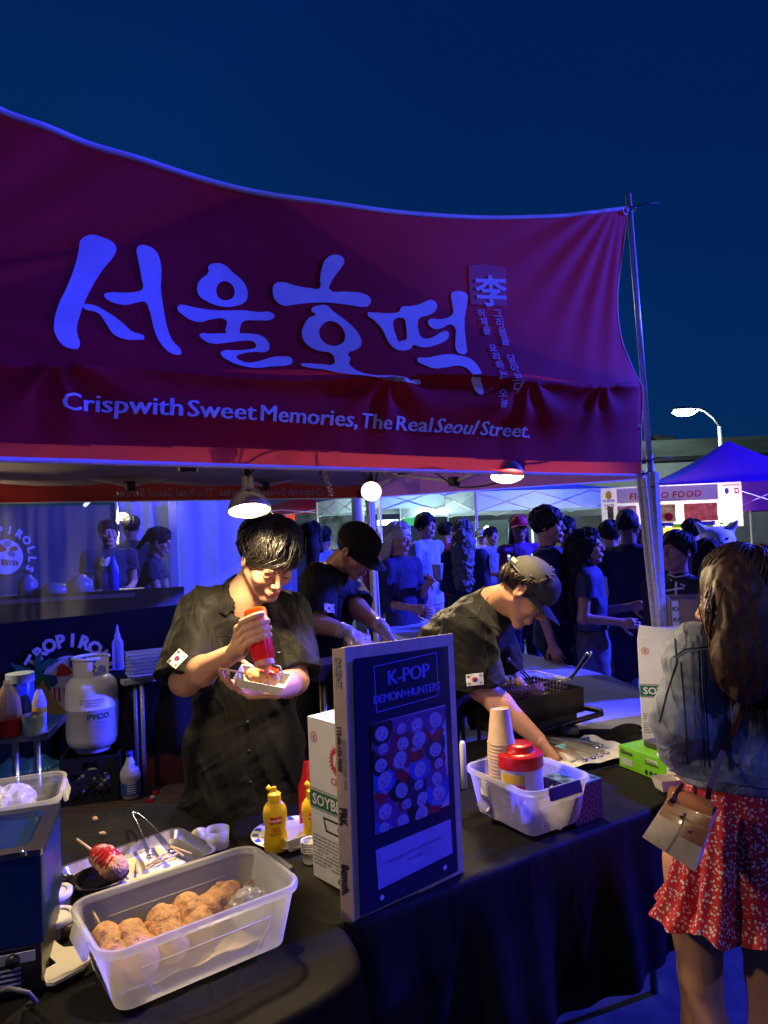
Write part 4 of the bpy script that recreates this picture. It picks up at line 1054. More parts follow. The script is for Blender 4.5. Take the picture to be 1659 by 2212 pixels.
for x_, y_ in ((.075, .026), (bw - .062, .032)): flat([[(x_ + .0058 * cos(i * .45), y_ + .0058 * sin(i * .45)) for i in range(14)]], film(.0046), 'pin', mat('pin_white', (.5, .5, .7), .4), board)
hc = [mat('print_navy', (.01, .01, .08), .4), mat('print_wine', (.16, .01, .06), .4), mat('print_blue', (.03, .06, .45), .4), mat('print_plum', (.12, .03, .2), .4), mat('print_black', (.008, .006, .02), .4)]
fcm = mat('print_face', (.28, .23, .46), .4); redpk = mat('print_packet', (.28, .01, .03), .4)
def oval(x, y, a, b, r, n=22): return [(x + a * cos(t) * cos(r) - b * sin(t) * sin(r), y + a * cos(t) * sin(r) + b * sin(t) * cos(r)) for t in [2 * pi * i / n for i in range(n)]]
rnd = random.Random(12); cells = []
cols_, rows_ = 4, 7
for j in range(rows_):
    for i in range(cols_):
        cells.append((ix0 + (i + .5 + .15 * (j % 2)) * (ix1 - ix0) / 4.3, iy0 + (j + .5) * (iy1 - iy0) / 7, rnd.uniform(-.8, .8), rnd.randrange(4)))
for q, (x, y, r, kind) in enumerate(cells):
    o = .0048 + q * .00004; x += rnd.uniform(-.006, .006)
    if q % 5 == 3:
        cx_ = [(x + dx * cos(r) - dy * sin(r), y + dx * sin(r) + dy * cos(r)) for dx, dy in ((-.019, -.023), (.019, -.023), (.022, .02), (-.022, .02))]
        cx_ = [(min(ix1, max(ix0, a_)), min(iy1, max(iy0, b_))) for a_, b_ in cx_]
        flat([cx_], film(o), 'printed_packet', redpk, board)
        text('Seoul', lambda x2, y2: PB(x + x2 * cos(r) - y2 * sin(r), y + .002 + x2 * sin(r) + y2 * cos(r), o + .0004), 'print', fcm, board, .014, .0006, 'CENTER'); continue
    cl = lambda P_: [(min(ix1, max(ix0, a_)), min(iy1, max(iy0, b_))) for a_, b_ in P_]
    flat([cl(oval(x, y + .002, .031 * (sc_ := .8 + .1 * ((q * 7) % 5)), .034 * sc_, r))], film(o), 'printed_hair', hc[(q * 3 + kind) % 5], board)
    flat([cl(oval(x + .002, y - .009, .017 * sc_, .015 * sc_, r))], film(o + .0002), 'printed_face', fcm, board); flat([cl(oval(x + .003, y - .019, .005, .0014, r, 8))], film(o + .0004), 'printed_mouth', hc[1], board)
    for s_ in (-1, 1):
        flat([cl(oval(x + .002 + s_ * .0065 * cos(r), y - .009 + s_ * .0065 * sin(r), .0016, .0024, r, 8))], film(o + .0004), 'printed_eye', hc[4], board)

def tubmat(name, col, a, rough=.35):
    m = bpy.data.materials.new(name); m.use_nodes = True; N, L = nodes(m); b = N['Principled BSDF']; b.inputs['Base Color'].default_value = (*col, 1); b.inputs['Roughness'].default_value = rough
    tr = N.new('ShaderNodeBsdfTranslucent'); tr.inputs[0].default_value = (*col, 1); m1 = N.new('ShaderNodeMixShader'); m1.inputs[0].default_value = .45; L.new(b.outputs[0], m1.inputs[1]); L.new(tr.outputs[0], m1.inputs[2])
    tp = N.new('ShaderNodeBsdfTransparent'); fr = N.new('ShaderNodeFresnel'); fr.inputs[0].default_value = 1.4; ad = N.new('ShaderNodeMath'); ad.operation = 'ADD'; ad.inputs[1].default_value = a; ad.use_clamp = True
    nz = N.new('ShaderNodeTexNoise'); nz.inputs['Scale'].default_value = 14; nz.inputs['Detail'].default_value = 5; t = N.new('ShaderNodeTexCoord'); L.new(t.outputs['Object'], nz.inputs[0]); mu = N.new('ShaderNodeMath'); mu.operation = 'MULTIPLY_ADD'; mu.inputs[1].default_value = .12; L.new(nz.outputs[0], mu.inputs[0]); L.new(fr.outputs[0], mu.inputs[2])
    L.new(mu.outputs[0], ad.inputs[0]); mx = N.new('ShaderNodeMixShader'); L.new(ad.outputs[0], mx.inputs[0]); L.new(tp.outputs[0], mx.inputs[1]); L.new(m1.outputs[0], mx.inputs[2]); L.new(mx.outputs[0], N['Material Output'].inputs[0]); return m
clear = tubmat('clear_plastic', (.74, .74, .74), .34); clear_rim = tubmat('clear_plastic_rim', (.80, .81, .80), .42, .25); clear2 = tubmat('clear_plastic_bag', (.85, .85, .85), .18, .15)
def rrect(w_, l_, r, n=5):
    out = []
    for (sx_, sy_, a0) in ((1, 1, 0), (-1, 1, 90), (-1, -1, 180), (1, -1, 270)):
        for k in range(n + 1):
            a_ = radians(a0 + 90 * k / n); out.append((sx_ * (w_ / 2 - r) + r * cos(a_), sy_ * (l_ / 2 - r) + r * sin(a_)))
    return out
def loft(levels, c, R_, m, close_bottom=True, close_top=False):
    """levels: list of (w, l, r, z)"""
    vs = []; n = None
    for w_, l_, r, z in levels:
        q = rrect(w_, l_, r); n = len(q); vs += [V(c) + R_ @ V((x, y, z)) for x, y in q]
    fs = []
    for j in range(len(levels) - 1):
        for i in range(n):
            k = (i + 1) % n; fs.append((j * n + i, j * n + k, (j + 1) * n + k, (j + 1) * n + i))
    if close_bottom: fs.append(tuple(range(n - 1, -1, -1)))
    if close_top: fs.append(tuple(range((len(levels) - 1) * n, len(levels) * n)))
    m.add(vs, fs); return m
def tub(name, c, yaw, w_, l_, h, label, cat='tub', taper=.86, handle=None, ends='x'):
    t = thing(name, label, cat, tuple(c)); R_ = rotz(yaw)
    wb, lb_ = w_ * taper, l_ * taper
    m = MB(); loft([(wb - .02, lb_ - .02, .02, .004), (wb, lb_, .028, .010), (wb + (w_ - wb) * .80, lb_ + (l_ - lb_) * .80, .034, h * .80), (w_ * .985, l_ * .985, .038, h * .80 + .002), (w_, l_, .04, h - .002)], c, R_, m)
    m.build('tub_wall', clear, t, True, sharp=40)
    m = MB(); loft([(w_ - .002, l_ - .002, .04, h - .012), (w_ + .012, l_ + .012, .045, h - .014), (w_ + .016, l_ + .016, .046, h - .004), (w_ + .012, l_ + .012, .045, h + .001), (w_ - .003, l_ - .003, .039, h)], c, R_, m, False)
    m.build('rim', clear_rim, t, True, sharp=50)
    m = MB()
    for s_ in (1, -1):
        yy = s_ * (l_ * .945 / 2 + .0015); yb = s_ * (lb_ / 2 + .004)
        pts = [(-w_ * .27, h * .18), (-w_ * .33, h * .62), (w_ * .33, h * .62), (w_ * .27, h * .18)]
        Y = lambda z: yb + (yy - yb) * (z / (h * .8))
        m.tube([V(c) + R_ @ V((x, Y(z), z)) for x, z in pts], .0012, 4)
    m.build('moulded_panel', clear_rim, t, True)
    for s_ in (1, -1):
        hm = clear_rim if not handle else handle; m = MB()
        if ends == 'x':
            m.box(V(c) + R_ @ V((s_ * (w_ / 2 + .010), 0, h - .018)), (.010, l_ * .42, .034), R_ @ Matrix.Rotation(s_ * -.3, 3, 'Y'), .003)
        else:
            m.box(V(c) + R_ @ V((0, s_ * (l_ / 2 + .010), h - .014)), (w_ * .5, .012, .032), R_ @ Matrix.Rotation(s_ * .3, 3, 'X'), .003)
        m.build('handle', hm, t)
    return t, R_
yaw1 = radians(36.5); c1 = PZ(405, 2030, ZT + .006); c1 = V((-.428, 1.448, ZT + .007))
grey_h = mat('grey_plastic', (.16, .16, .17), .5)
tub1, R1 = tub('food_tub', c1, yaw1, .388, .235, .128, 'long clear lidless tub of fried corn dogs on yellow paper', handle=None)
m = MB(); m.box(c1 + R1 @ V((.214, .0, .115)), (.010, .10, .03), R1 @ Matrix.Rotation(-.3, 3, 'Y'), .003); m.build('latch', grey_h, tub1)
ypaper = mat('greased_paper', (.62, .50, .24), .6, var=.15, vs=14, bump=.2, bs=40)
m = MB(); m.grid(lambda u, v: c1 + R1 @ V((-.155 + .27 * u, -.07 + .145 * v, .014 + .010 * max(0, abs(v - .5) * 2 - .75) * 10 * .3 + .003 * sin(u * 20 + v * 7))), 24, 10)
o = m.build('greased_paper', ypaper, None, True); tag(o, 'yellow greased paper lining the long clear tub', 'paper')
crust = mat('fried_crust', (.60, .32, .14), .6, var=.22, vs=60, bump=1.0, bs=260, bdist=.004, detail=8)
stickm = mat('stick_wood', (.62, .45, .24), .6, var=.1, vs=30)
def corndog(c, d, R=.034, L_=.105, stick=.085, label='', group=None, seed=0, M=crust, parent_name='corn_dog', base_r=.85):
    d = V(d).normalized(); t = thing(parent_name, label, 'corn dog', tuple(c), group); S = SDF()
    a = V(c) - d * L_ * .30; b = V(c) + d * L_ * .30
    S.cone(a, b, R * base_r, R, .02); 
    rs = np.random.RandomState(seed)
    for k in range(26):
        th = rs.rand() * 6.28; q = rs.rand() * 1.2 - .6; o = d.orthogonal().normalized(); o = Matrix.Rotation(th, 3, d) @ o
        S.ell(V(c) + d * L_ * .5 * q + o * R * .86, (R * .17,) * 3, None, .009)
    v, f = S.mesh(.0026 if R > .02 else .002, lambda X, Y, Z: .0028 * (vnoise(X * 240 + seed, Y * 240, Z * 240) - .5) + .0035 * (vnoise(X * 100 + seed, Y * 100, Z * 100) - .5))
    mesh_np('batter', v, f, M, t)
    m = MB(); s0 = c - d * L_ * .45; m.tube([s0, s0 - d * stick], [.0035, .003], 8); m.build('stick', stickm, t, True)
    return t
gl = 'fried corn dogs lying in the long tub'
spots = [(-.142, .020, 'first corn dog from the handle-less end of the long clear tub', 1.9), (-.105, .005, 'second corn dog from the near end of the long clear tub', 2.0), (-.040, .018, 'corn dog lying third in the row in the long tub', 2.1), (.020, .030, 'corn dog lying fourth in the row in the long tub', 2.0), (.085, .050, 'corn dog of the long tub closest to the grey latch', -.55)]
for i, (x, y, lb, a_) in enumerate(spots):
    c = c1 + R1 @ V((x, y, .056)); dd = R1 @ V((cos(a_ - .4) * .5, -.80, -.22)) if i < 4 else R1 @ V((-1, -.3, -.1))
    if i == 0: dd = R1 @ V((.10, -.75, -.35))
    corndog(c, dd, .036 if i else .033, .112, .06 if i in (0, 4) else .02, lb, gl, i)
S = SDF(); cf = c1 + R1 @ V((.135, .0, .052)); S.ell(cf, (.042, .034, .036), None, .01)
o = sdf_obj(S, .0028, 'cling_film', mat('cling_film', (.85, .85, .82), .12, var=.02, alpha=.45, spec=1.0), None, lambda X, Y, Z: .022 * np.abs(vnoise(X * 70, Y * 70, Z * 70) - .5) - .006 + .008 * (vnoise(X * 200, Y * 160, Z * 180) - .5))
tag(o, 'crumpled ball of clear film in the long tub', 'plastic film')

traym = mat('aluminium', (.75, .75, .74), .25, metal=.95, var=.06, vs=50, bump=.15, bs=15)
tc = [PZ(122, 1876, ZT + .03), PZ(385, 1786, ZT + .03), PZ(437, 1853, ZT + .03)]
tex = (tc[1] - tc[0]); tw = tex.length; tyaw = atan2(tex.y, tex.x); tey = rotz(tyaw) @ V((0, -1, 0)); tl = .225
tcen = tc[0] + tex * .5 + tey * tl * .5; tcen.z = ZT + .007
tray = thing('serving_tray', 'shallow aluminium tray with paper and wooden sticks behind the clear tub', 'tray', tuple(tcen)); RT_ = rotz(tyaw)
m = MB(); loft([(tw - .03, tl - .03, .02, .003), (tw - .008, tl - .008, .03, .022), (tw + .006, tl + .006, .034, .024), (tw + .006, tl + .006, .034, .022), (tw - .008, tl - .008, .03, .020)], tcen, RT_, m); m.build('tray_body', traym, tray, True, sharp=40)
papm = mat('tray_paper', (.74, .70, .56), .6, var=.1, vs=12, bump=.25, bs=30)
m = MB(); m.grid(lambda u, v: tcen + RT_ @ V((-tw * .36 + tw * .62 * u, -tl * .40 + tl * .68 * v, .010 + .004 * sin(u * 9 + v * 5) * v)), 20, 12); tag(m.build('tray_paper', papm, None, True), 'sheet of pale paper lying in the aluminium tray', 'paper')
rnd = random.Random(5)
for k, (x, y, a_, l_) in enumerate(((-.02, -.03, 1.9, .07), (.035, -.03, 1.2, .08), (.05, -.045, .9, .07), (.09, -.01, 2.3, .11), (.10, -.02, 2.5, .10), (-.06, -.05, 2.2, .05))):
    m = MB(); c = tcen + RT_ @ V((x, y, .020)); d = V((cos(a_), sin(a_), 0)) * l_ / 2; m.tube([c - d, c + d], .003, 6)
    tag(m.build('wooden_stick', stickm, None, True), '%s loose wooden stick in the aluminium tray, counted from the pan end' % ('first', 'second', 'third', 'fourth', 'fifth', 'last')[k], 'stick', 'wooden sticks in the aluminium tray')
def tongs(a, b, spread, label, h=.012, up=(0, 0, 1), curve=.02, mt=None, tips=True, group=None, hw=.009):
    a = V(a); b = V(b); d = (b - a); l_ = d.length; d.normalize(); s_ = V(up).cross(d).normalized(); t = thing('tongs', label, 'tongs', tuple(a), group); mt = mt or steel
    for sg in (1, -1):
        m = MB(); pts = []
        for q in range(9):
            k = q / 8; pts.append(a + d * l_ * k + s_ * sg * (.003 + spread * (k ** .8)) + V(up) * (h + curve * sin(pi * k) * .3))
        vs = []
        for i, p in enumerate(pts):
            wv_ = hw * (1 + .5 * (i / 8)); vs += [p + V(up) * wv_ , p - V(up) * wv_, p - V(up) * wv_ + s_ * sg * .0015, p + V(up) * wv_ + s_ * sg * .0015]
        fs = [(3, 2, 1, 0), (32, 33, 34, 35)]
        for i in range(8):
            for q in range(4): fs.append((i * 4 + q, i * 4 + (q + 1) % 4, i * 4 + 4 + (q + 1) % 4, i * 4 + 4 + q))
        m.add(vs, fs); ob = m.build('tong_arm', mt, t)
        if tips:
            S = SDF(); S.ell(pts[-1] + d * .008, (.010, .010, .005), None, .002); v, f = S.mesh(.002); mesh_np('tip', v, f, mt, ob)
    m = MB(); m.tube([a + V(up) * (h - .008), a + V(up) * (h + .008)], .007, 10); m.build('hinge', mt, t, True)
    return t
tongs(PZ(290, 1772, ZT + .03), PZ(345, 1856, ZT + .035), .022, 'steel tongs resting across the aluminium tray', .016)
panm = mat('pan_black', (.018, .015, .014), .25, var=.3, vs=20)
pc = PZ(215, 1905, ZT + .03); pan = thing('frying_pan', 'small black pan between the aluminium tray and the clear tub', 'pan', tuple(pc))
m = MB(); m.lathe([(.001, -.010), (.050, -.010), (.066, .012), (.068, .013), (.066, .014), (.049, -.006), (.001, -.006)], pc, None, 36); m.build('pan_body', panm, pan, True, sharp=40)
hh = PZ(100, 1905, ZT + .05); m = MB(); m.tube([pc + (hh - pc).normalized() * .06 + V((0, 0, .010)), pc.lerp(hh, .75) + V((0, 0, .012)), hh], [.007, .009, .009], 8); m.build('handle', panm, pan, True)
cd = P(228, 1860, (pc - EYE).length * .90); cd = PZ(232, 1862, ZT + .065)
glz = corndog(cd, (PZ(238, 1868, ZT + .05) - PZ(190, 1832, ZT + .075)), .030, .10, .075, 'corn dog streaked with red ketchup lying over the black pan', None, 11)
ketch = mat('ketchup', (.42, .010, .008), .12, var=.15, coat=.5)
m = MB(); dd = (PZ(238, 1868, ZT + .05) - PZ(190, 1832, ZT + .075)).normalized(); o1 = dd.orthogonal().normalized(); o2 = dd.cross(o1); pts = []
for q in range(90):
    t = q / 89; an = sin(q * .55) * 1.25 + 2.1; 
    upv = V((0, 0, 1)); sidev = dd.cross(upv).normalized(); up2 = sidev.cross(dd)
    pts.append(cd + dd * (.052 * (t * 2 - 1)) * .85 + (up2 * cos(sin(q * .55) * 1.3) + sidev * sin(sin(q * .55) * 1.3)) * (.031 + .0015 * sin(q * 2.1)) * sqrt(max(.1, 1 - (t * 2 - 1) ** 2 * .5)))
m.tube(pts, .0032, 6); m.build('ketchup', ketch, glz, True)
for k, (u, v, lb) in enumerate(((116, 1948, 'short round white tub of dip, the one farther from the camera'), (120, 2002, 'short round pot with pale lid beside the white spatula'))):
    c = PZ(u, v + 12, ZT + .007); t = thing('dip_pot', lb, 'pot', tuple(c), 'small round pots beside the clear tub'); m = MB(); m.lathe([(.001, 0), (.037, 0), (.040, .030), (.040, .031)], c, None, 32); m.build('pot_body', mat('pot_grey', (.30, .28, .24), .4), t, True, sharp=50)
    m = MB(); m.lathe([(.042, .026), (.043, .034), (.040, .038), (.030, .037), (.028, .034), (.012, .034), (.010, .036), (.001, .036)], c, None, 32); m.build('lid', white, t, True, sharp=50)
sp = thing('spatula', 'white plastic spatula lying half under the long clear tub', 'spatula', tuple(PZ(150, 2070, ZT + .01)))
q = [PZ(u, v, ZT + .016) for u, v in ((96, 2030), (92, 2044), (98, 2060), (112, 2078), (122, 2086), (98, 2100), (94, 2116), (100, 2130), (116, 2130), (180, 2096), (200, 2070), (190, 2048), (160, 2050), (138, 2052), (128, 2046), (108, 2028))]
m = MB(); m.prism(q, (0, 0, .006)); m.build('blade', mat('ivory_plastic', (.72, .68, .55), .4, var=.05), sp)
m = MB(); c = PZ(140, 2020, ZT + .007); m.lathe([(.001, 0), (.016, 0), (.018, .022), (.014, .024), (.001, .022)], c, None, 20); tag(m.build('sauce_cup', mat('brown_cup', (.10, .05, .02), .4), None, True), 'tiny brown sauce cup between the pots and the clear tub', 'cup')
yel = mat('mustard_yellow', (.72, .46, .015), .32, var=.05, sss=0.0)
def mustard(c, label, yaw=0, group='yellow mustard squeeze bottles', S=1.0):
    t = thing('mustard_bottle', label, 'bottle', tuple(c), group); prof = [(.001, 0), (.026, 0), (.031, .004), (.0315, .03), (.028, .055), (.0275, .065), (.031, .085), (.032, .10), (.029, .116), (.019, .130), (.0165, .133)]
    m = MB(); m.lathe([(a * S, b * S) for a, b in prof], c, rotz(yaw), 36, scale=(1, .72)); m.build('bottle_body', yel, t, True, sharp=60)
    m = MB(); m.lathe([(.0175 * S, .131 * S), (.018 * S, .150 * S), (.013 * S, .154 * S), (.008 * S, .156 * S), (.006 * S, .168 * S), (.001, .170 * S)], c, None, 24); m.build('cap', yel, t, True, sharp=50)
    m = MB(); m.tube([V(c) + V((-.006, 0, .157 * S)), V(c) + V((-.018, 0, .170 * S))], [.006, .007], 8); m.build('flip_top', yel, t, True)
    f = lambda off: (lambda x, y: V(c) + rotz(yaw) @ V(((.0315 + off) * S * sin(x / .030), -(.0315 * .72 + off + .001) * S * cos(x / .030), y * S)))
    flat([[(-.018, .088), (-.012, .098), (0, .095), (.014, .098), (.018, .088), (.013, .079), (0, .082), (-.014, .078)]], f(.0008), 'label_badge', inkr, t, sub=.006)
    text("French's", lambda x, y: f(.0016)(x, y + .0845), 'brand_print', inkw, t, .0095, .0003, 'CENTER', sub=.004)
    for k, (s_, yy, zz) in enumerate((('Classic', .066, .008), ('Yellow', .058, .009), ('MUSTARD', .050, .007))): text(s_, lambda x, y, yy=yy: f(.0012)(x, y + yy), 'label_print', inkr if k == 1 else mat('ink_brown', (.25, .10, .01), .5), t, zz, .0002, 'CENTER', sub=.004)
    return t
pcn = PZ(628, 1808, ZT + .006)
plate = thing('paper_plate', 'paper plate with blue border pattern under the mustard bottle', 'plate', tuple(pcn)); platem = mat('plate_white', (.75, .75, .74), .5)
m = MB(); m.lathe([(.001, .003), (.070, .003), (.082, .010), (.108, .016), (.109, .015), (.083, .008), (.071, .0015), (.001, .0015)], pcn, None, 48); m.build('plate_body', platem, plate, True)
bluem = mat('plate_blue', (.02, .08, .42), .5)
for k in range(16):
    a0 = k * 2 * pi / 16; pol = [(a0, .086), (a0 + .12, .104), (a0 + .28, .105), (a0 + .20, .094), (a0 + .26, .086), (a0 + .12, .090)]
    flat([pol], lambda a_, r: pcn + V((r * cos(a_), r * sin(a_), .0115 + (r - .083) * .23 + .0008)), 'plate_print', bluem, plate, sub=.05)
mustard(PZ(597, 1838, ZT + .009), 'yellow mustard squeeze bottle standing on the blue patterned paper plate', radians(12))
mustard(PZ(680, 1828, ZT + .009), 'yellow mustard bottle half hidden behind the white oil carton', radians(12))
bt = PZ(668, 1790, ZT + .006); m = MB(); m.lathe([(.001, 0), (.026, 0), (.027, .12), (.016, .15), (.009, .19), (.001, .19)], bt, None, 24); tag(m.build('ketchup_bottle', redp, None, True, sharp=50), 'red squeeze bottle behind the second mustard bottle', 'bottle')
def food_tray(c, yaw, label, w_=.12, l_=.075, h=.035, mt=None, tilt=None):
    R_ = rotz(yaw) if tilt is None else tilt; t = thing('food_tray', label, 'paper tray', tuple(c)); mt = mt or mat('tray_card', (.74, .72, .62), .6, var=.06)
    lo = [(-w_ / 2 * .78, -l_ / 2 * .74), (w_ / 2 * .78, -l_ / 2 * .74), (w_ / 2 * .78, l_ / 2 * .74), (-w_ / 2 * .78, l_ / 2 * .74)]; hi = [(-w_ / 2, -l_ / 2), (w_ / 2, -l_ / 2), (w_ / 2, l_ / 2), (-w_ / 2, l_ / 2)]
    vs = [V(c) + R_ @ V((x, y, 0)) for x, y in lo] + [V(c) + R_ @ V((x, y, h)) for x, y in hi] + [V(c) + R_ @ V((x * .975, y * .96, .0015)) for x, y in lo] + [V(c) + R_ @ V((x * .975, y * .96, h)) for x, y in hi]
    fs = [(3, 2, 1, 0), (8, 9, 10, 11)] + [(i, (i + 1) % 4, 4 + (i + 1) % 4, 4 + i) for i in range(4)] + [(8 + (i + 1) % 4, 8 + i, 12 + i, 12 + (i + 1) % 4) for i in range(4)] + [(4 + i, 4 + (i + 1) % 4, 12 + (i + 1) % 4, 12 + i) for i in range(4)]
    m = MB(); m.add(vs, fs); m.build('tray_card', mt, t); return t, R_
food_tray(PZ(650, 1822, ZT + .012), radians(35), 'folded white food tray on the paper plate beside the mustard')
m = MB(); c = PZ(672, 1860, ZT + .006)
for k in range(5): m.lathe([(.020, .006 * k), (.024, .006 * k + .028), (.025, .006 * k + .028), (.0245, .006 * k + .030), (.023, .006 * k + .028)], c, None, 20)
tag(m.build('sauce_cup', white, None, True), 'small stack of white sauce cups in front of the oil carton', 'cups')
c = PZ(432, 1812, ZT + .006); m = MB(); m.lathe([(.001, 0), (.022, 0), (.024, .018), (.010, .022), (.009, .034), (.001, .036)], c, Matrix.Rotation(.5, 3, 'X'), 20); tag(m.build('cream_stopper', mat('cap_cream', (.62, .60, .5), .35), None, True), 'cream coloured bottle cap lying beyond the aluminium tray', 'cap')
c = PZ(470, 1830, ZT + .006); m = MB(); m.lathe([(.001, .002), (.030, .002), (.033, .05), (.031, .05), (.029, .006)], c, None, 28); tag(m.build('glass_cup', clear_rim, None, True), 'low clear cup with a torn edge next to the cream cap', 'cup')
rnd = random.Random(9)
for k, (u, v) in enumerate(((222, 1800), (205, 1768), (1243, 1711), (1222, 1741), (1268, 1719))):
    c = PZ(u, v, ZT + .011); S = SDF(); r_ = .010 if k < 2 else .004; S.ell(c, (r_, r_ * .7, r_ * .5), None, .003); v_, f_ = S.mesh(.0015, lambda X, Y, Z: .006 * (vnoise(X * 120, Y * 120, Z * 120) - .5) * (1 if r_ > .006 else .3))
    tag(mesh_np('crumb', v_, f_, mat('crumb', (.6, .42, .35), .6)), ('pale scrap of food beyond the ketchup corn dog', 'pale scrap of food farthest from the camera on the near table', 'tiny scrap beside the tissue box, nearest to it', 'tiny scrap closest to the table edge by the handbag', 'tiny scrap between the other two near the handbag')[k], 'crumb', 'scraps on the black tablecloths')

fc = PZ(98, 2142, ZT + .006); fyaw = radians(17); RF = rotz(fyaw); fex, fey = RF @ V((1, 0, 0)), RF @ V((0, 1, 0)); fw, fd_, fh = .44, .24, .265
fryer = thing('countertop_fryer', 'blue steel fryer with a dark base at the near left corner of the table', 'fryer', tuple(fc))
bluest = mat('fryer_blue', (.012, .045, .17), .32, metal=.5, var=.1, vs=6)
cc = V(fc) - fex * fw / 2 + fey * fd_ / 2
m = MB(); m.box(cc + V((0, 0, .045)), (fw - .01, fd_ - .01, .09), RF, .004); m.build('base_housing', darksteel, fryer, sharp=30)
m = MB(); m.box(cc + V((0, 0, .09 + .082)), (fw, fd_, .164), RF, .004); m.build('blue_panel', bluest, fryer, sharp=30)
m = MB(); loft([(fw + .006, fd_ + .006, .008, .254), (fw + .006, fd_ + .006, .008, .266), (fw - .05, fd_ - .05, .02, .266), (fw - .07, fd_ - .07, .02, .20)], cc, RF, m, False, True); m.build('steel_rim', steel, fryer, False)
m = MB(); m.box(cc + V((0, 0, .215)), (fw - .075, fd_ - .075, .004), RF); m.build('oil', mat('frying_oil', (.06, .03, .012), .2), fryer)
for k in range(3):
    m = MB(); c = V(fc) - fex * (.03 + .10 * k) - fey * .001 + V((0, 0, .262 if k == 0 else .10)); m.lathe([(.001, .004), (.006, .003), (.007, 0)], c, Matrix.Rotation(pi / 2, 3, 'X'), 12); m.build('rivet', steel, fryer, True)
m = MB()
for k in range(5): m.box(V(fc) - fex * .115 - fey * .003 + V((0, 0, .018 + .009 * k)), (.15, .004, .003), RF)
m.build('vent_slot', mat('vent_grey', (.35, .36, .4), .4), fryer)
m = MB(); m.box(V(fc) - fex * .10 - fey * .003 + V((0, 0, .073)), (.17, .004, .018), RF); m.build('control_strip', mat('vent_grey', (.35, .36, .4), .4), fryer)
m = MB(); c = V(fc) - fex * .05 - fey * .008 + V((0, 0, .073)); m.lathe([(.001, .012), (.011, .011), (.012, 0)], c, Matrix.Rotation(pi / 2, 3, 'X'), 16); m.build('knob', black, fryer, True)
m = MB(); pts = [PZ(60, 2170, ZT + .01), PZ(78, 2165, ZT + .05), PZ(62, 2145, ZT + .08), PZ(20, 2135, ZT + .085), PZ(-20, 2150, ZT + .06)]; m.tube(pts, .004, 8); m.build('power_cord', mat('cord_grey', (.10, .10, .10), .5), fryer, True)
c = V(fc) - fex * .20 + fey * .12 + V((0, 0, fh + .002)); m = MB(); loft([(.14, .10, .01, 0), (.16, .12, .01, .028), (.17, .13, .01, .029)], c, RF, m); tag(m.build('steel_pan', steel, None, False), 'square steel pan standing on top of the blue fryer', 'pan')

cb = PZ(40, 1836, ZT + .007); tubl, _ = tub('storage_tub', V((PZ(30, 1850, ZT).x - .05, PZ(30, 1850, ZT).y, ZT + .007)), radians(20), .34, .25, .165, 'open clear tub of plastic bags at the left beyond the blue fryer', taper=.82)
for k, (dx, dy) in enumerate(((-.05, 0), (.04, .02), (0, -.04))):
    S = SDF(); cf = V((PZ(30, 1850, ZT).x - .05 + dx, PZ(30, 1850, ZT).y + dy, ZT + .12 + .02 * k)); S.ell(cf, (.06, .05, .045), None, .01)
    o = sdf_obj(S, .0045, 'plastic_bag', MATS['cling_film'], None, lambda X, Y, Z: .03 * np.abs(vnoise(X * 45 + k, Y * 45, Z * 45) - .5) - .006)
    tag(o, 'crumpled clear plastic bag, the %s one in the open tub by the fryer' % ('outermost', 'inner upper', 'frontmost')[k], 'plastic bag', 'clear bags in the storage tub')
cartt = thing('bottle_trolley', 'stainless trolley shelf with sauce bottles at the left edge', 'trolley', tuple(PZ(30, 1590, .76)))
ts = PZ(106, 1588, .745); Rc = rotz(radians(12)); m = MB(); cx3 = ts - Rc @ V((.35, -.16, 0)); m.box(cx3, (.70, .34, .035), Rc, .004); m.build('shelf', steel, cartt, sharp=30)
for (a_, b_) in ((-.06, .03), (-.16, .06)):
    p = ts + Rc @ V((a_, b_, 0)); m = MB(); m.tube([p, V((p.x + .0, p.y, .0))], .016, 10); m.build('leg', steel, cartt, True)
def bottle(c, prof, mt, name, label, parts=(), group=None, n=24, cat='bottle'):
    t = thing(name, label, cat, tuple(c), group); m = MB(); m.lathe(prof, c, None, n); m.build('bottle_body', mt, t, True, sharp=55)
    for nm, pr, mm in parts: m = MB(); m.lathe(pr, c, None, n); m.build(nm, mm, t, True, sharp=55)
    return t
zt_ = .764
c = PZ(18, 1592, zt_); c.z = zt_
bottle(c, [(.001, 0), (.05, 0), (.056, .01), (.056, .12), (.050, .17), (.03, .21), (.014, .235), (.014, .25)], tubmat('amber_plastic', (.5, .35, .3), .25), 'soda_bottle', 'clear upside-down looking bottle with red label on the trolley', (('wrapper', [(.0575, .015), (.0575, .085)], mat('label_red', (.35, .01, .015), .4)), ('liquid', [(.001, .002), (.053, .004), (.053, .05), (.001, .05)], mat('red_sauce', (.22, .01, .01), .2))))
c = PZ(72, 1586, zt_); c.z = zt_
bottle(c, [(.001, 0), (.042, 0), (.045, .005), (.045, .085), (.043, .09)], mat('can_silver', (.6, .6, .6), .3, metal=.6), 'tin_can', 'can with white and light blue label on the trolley', (('wrapper', [(.046, .008), (.046, .08)], mat('label_cyan', (.35, .55, .6), .4)),), cat='can')
c = PZ(46, 1560, zt_); c.z = zt_
bottle(c, [(.001, 0), (.055, 0), (.06, .01), (.06, .20), (.055, .205)], mat('blue_jar', (.03, .07, .5), .3), 'blue_jar', 'tall blue jar with pale lid behind the bottles on the trolley', (('lid', [(.063, .195), (.063, .235), (.001, .24)], mat('lid_pale', (.4, .5, .62), .4)),), cat='jar')
c = PZ(86, 1562, zt_); c.z = zt_
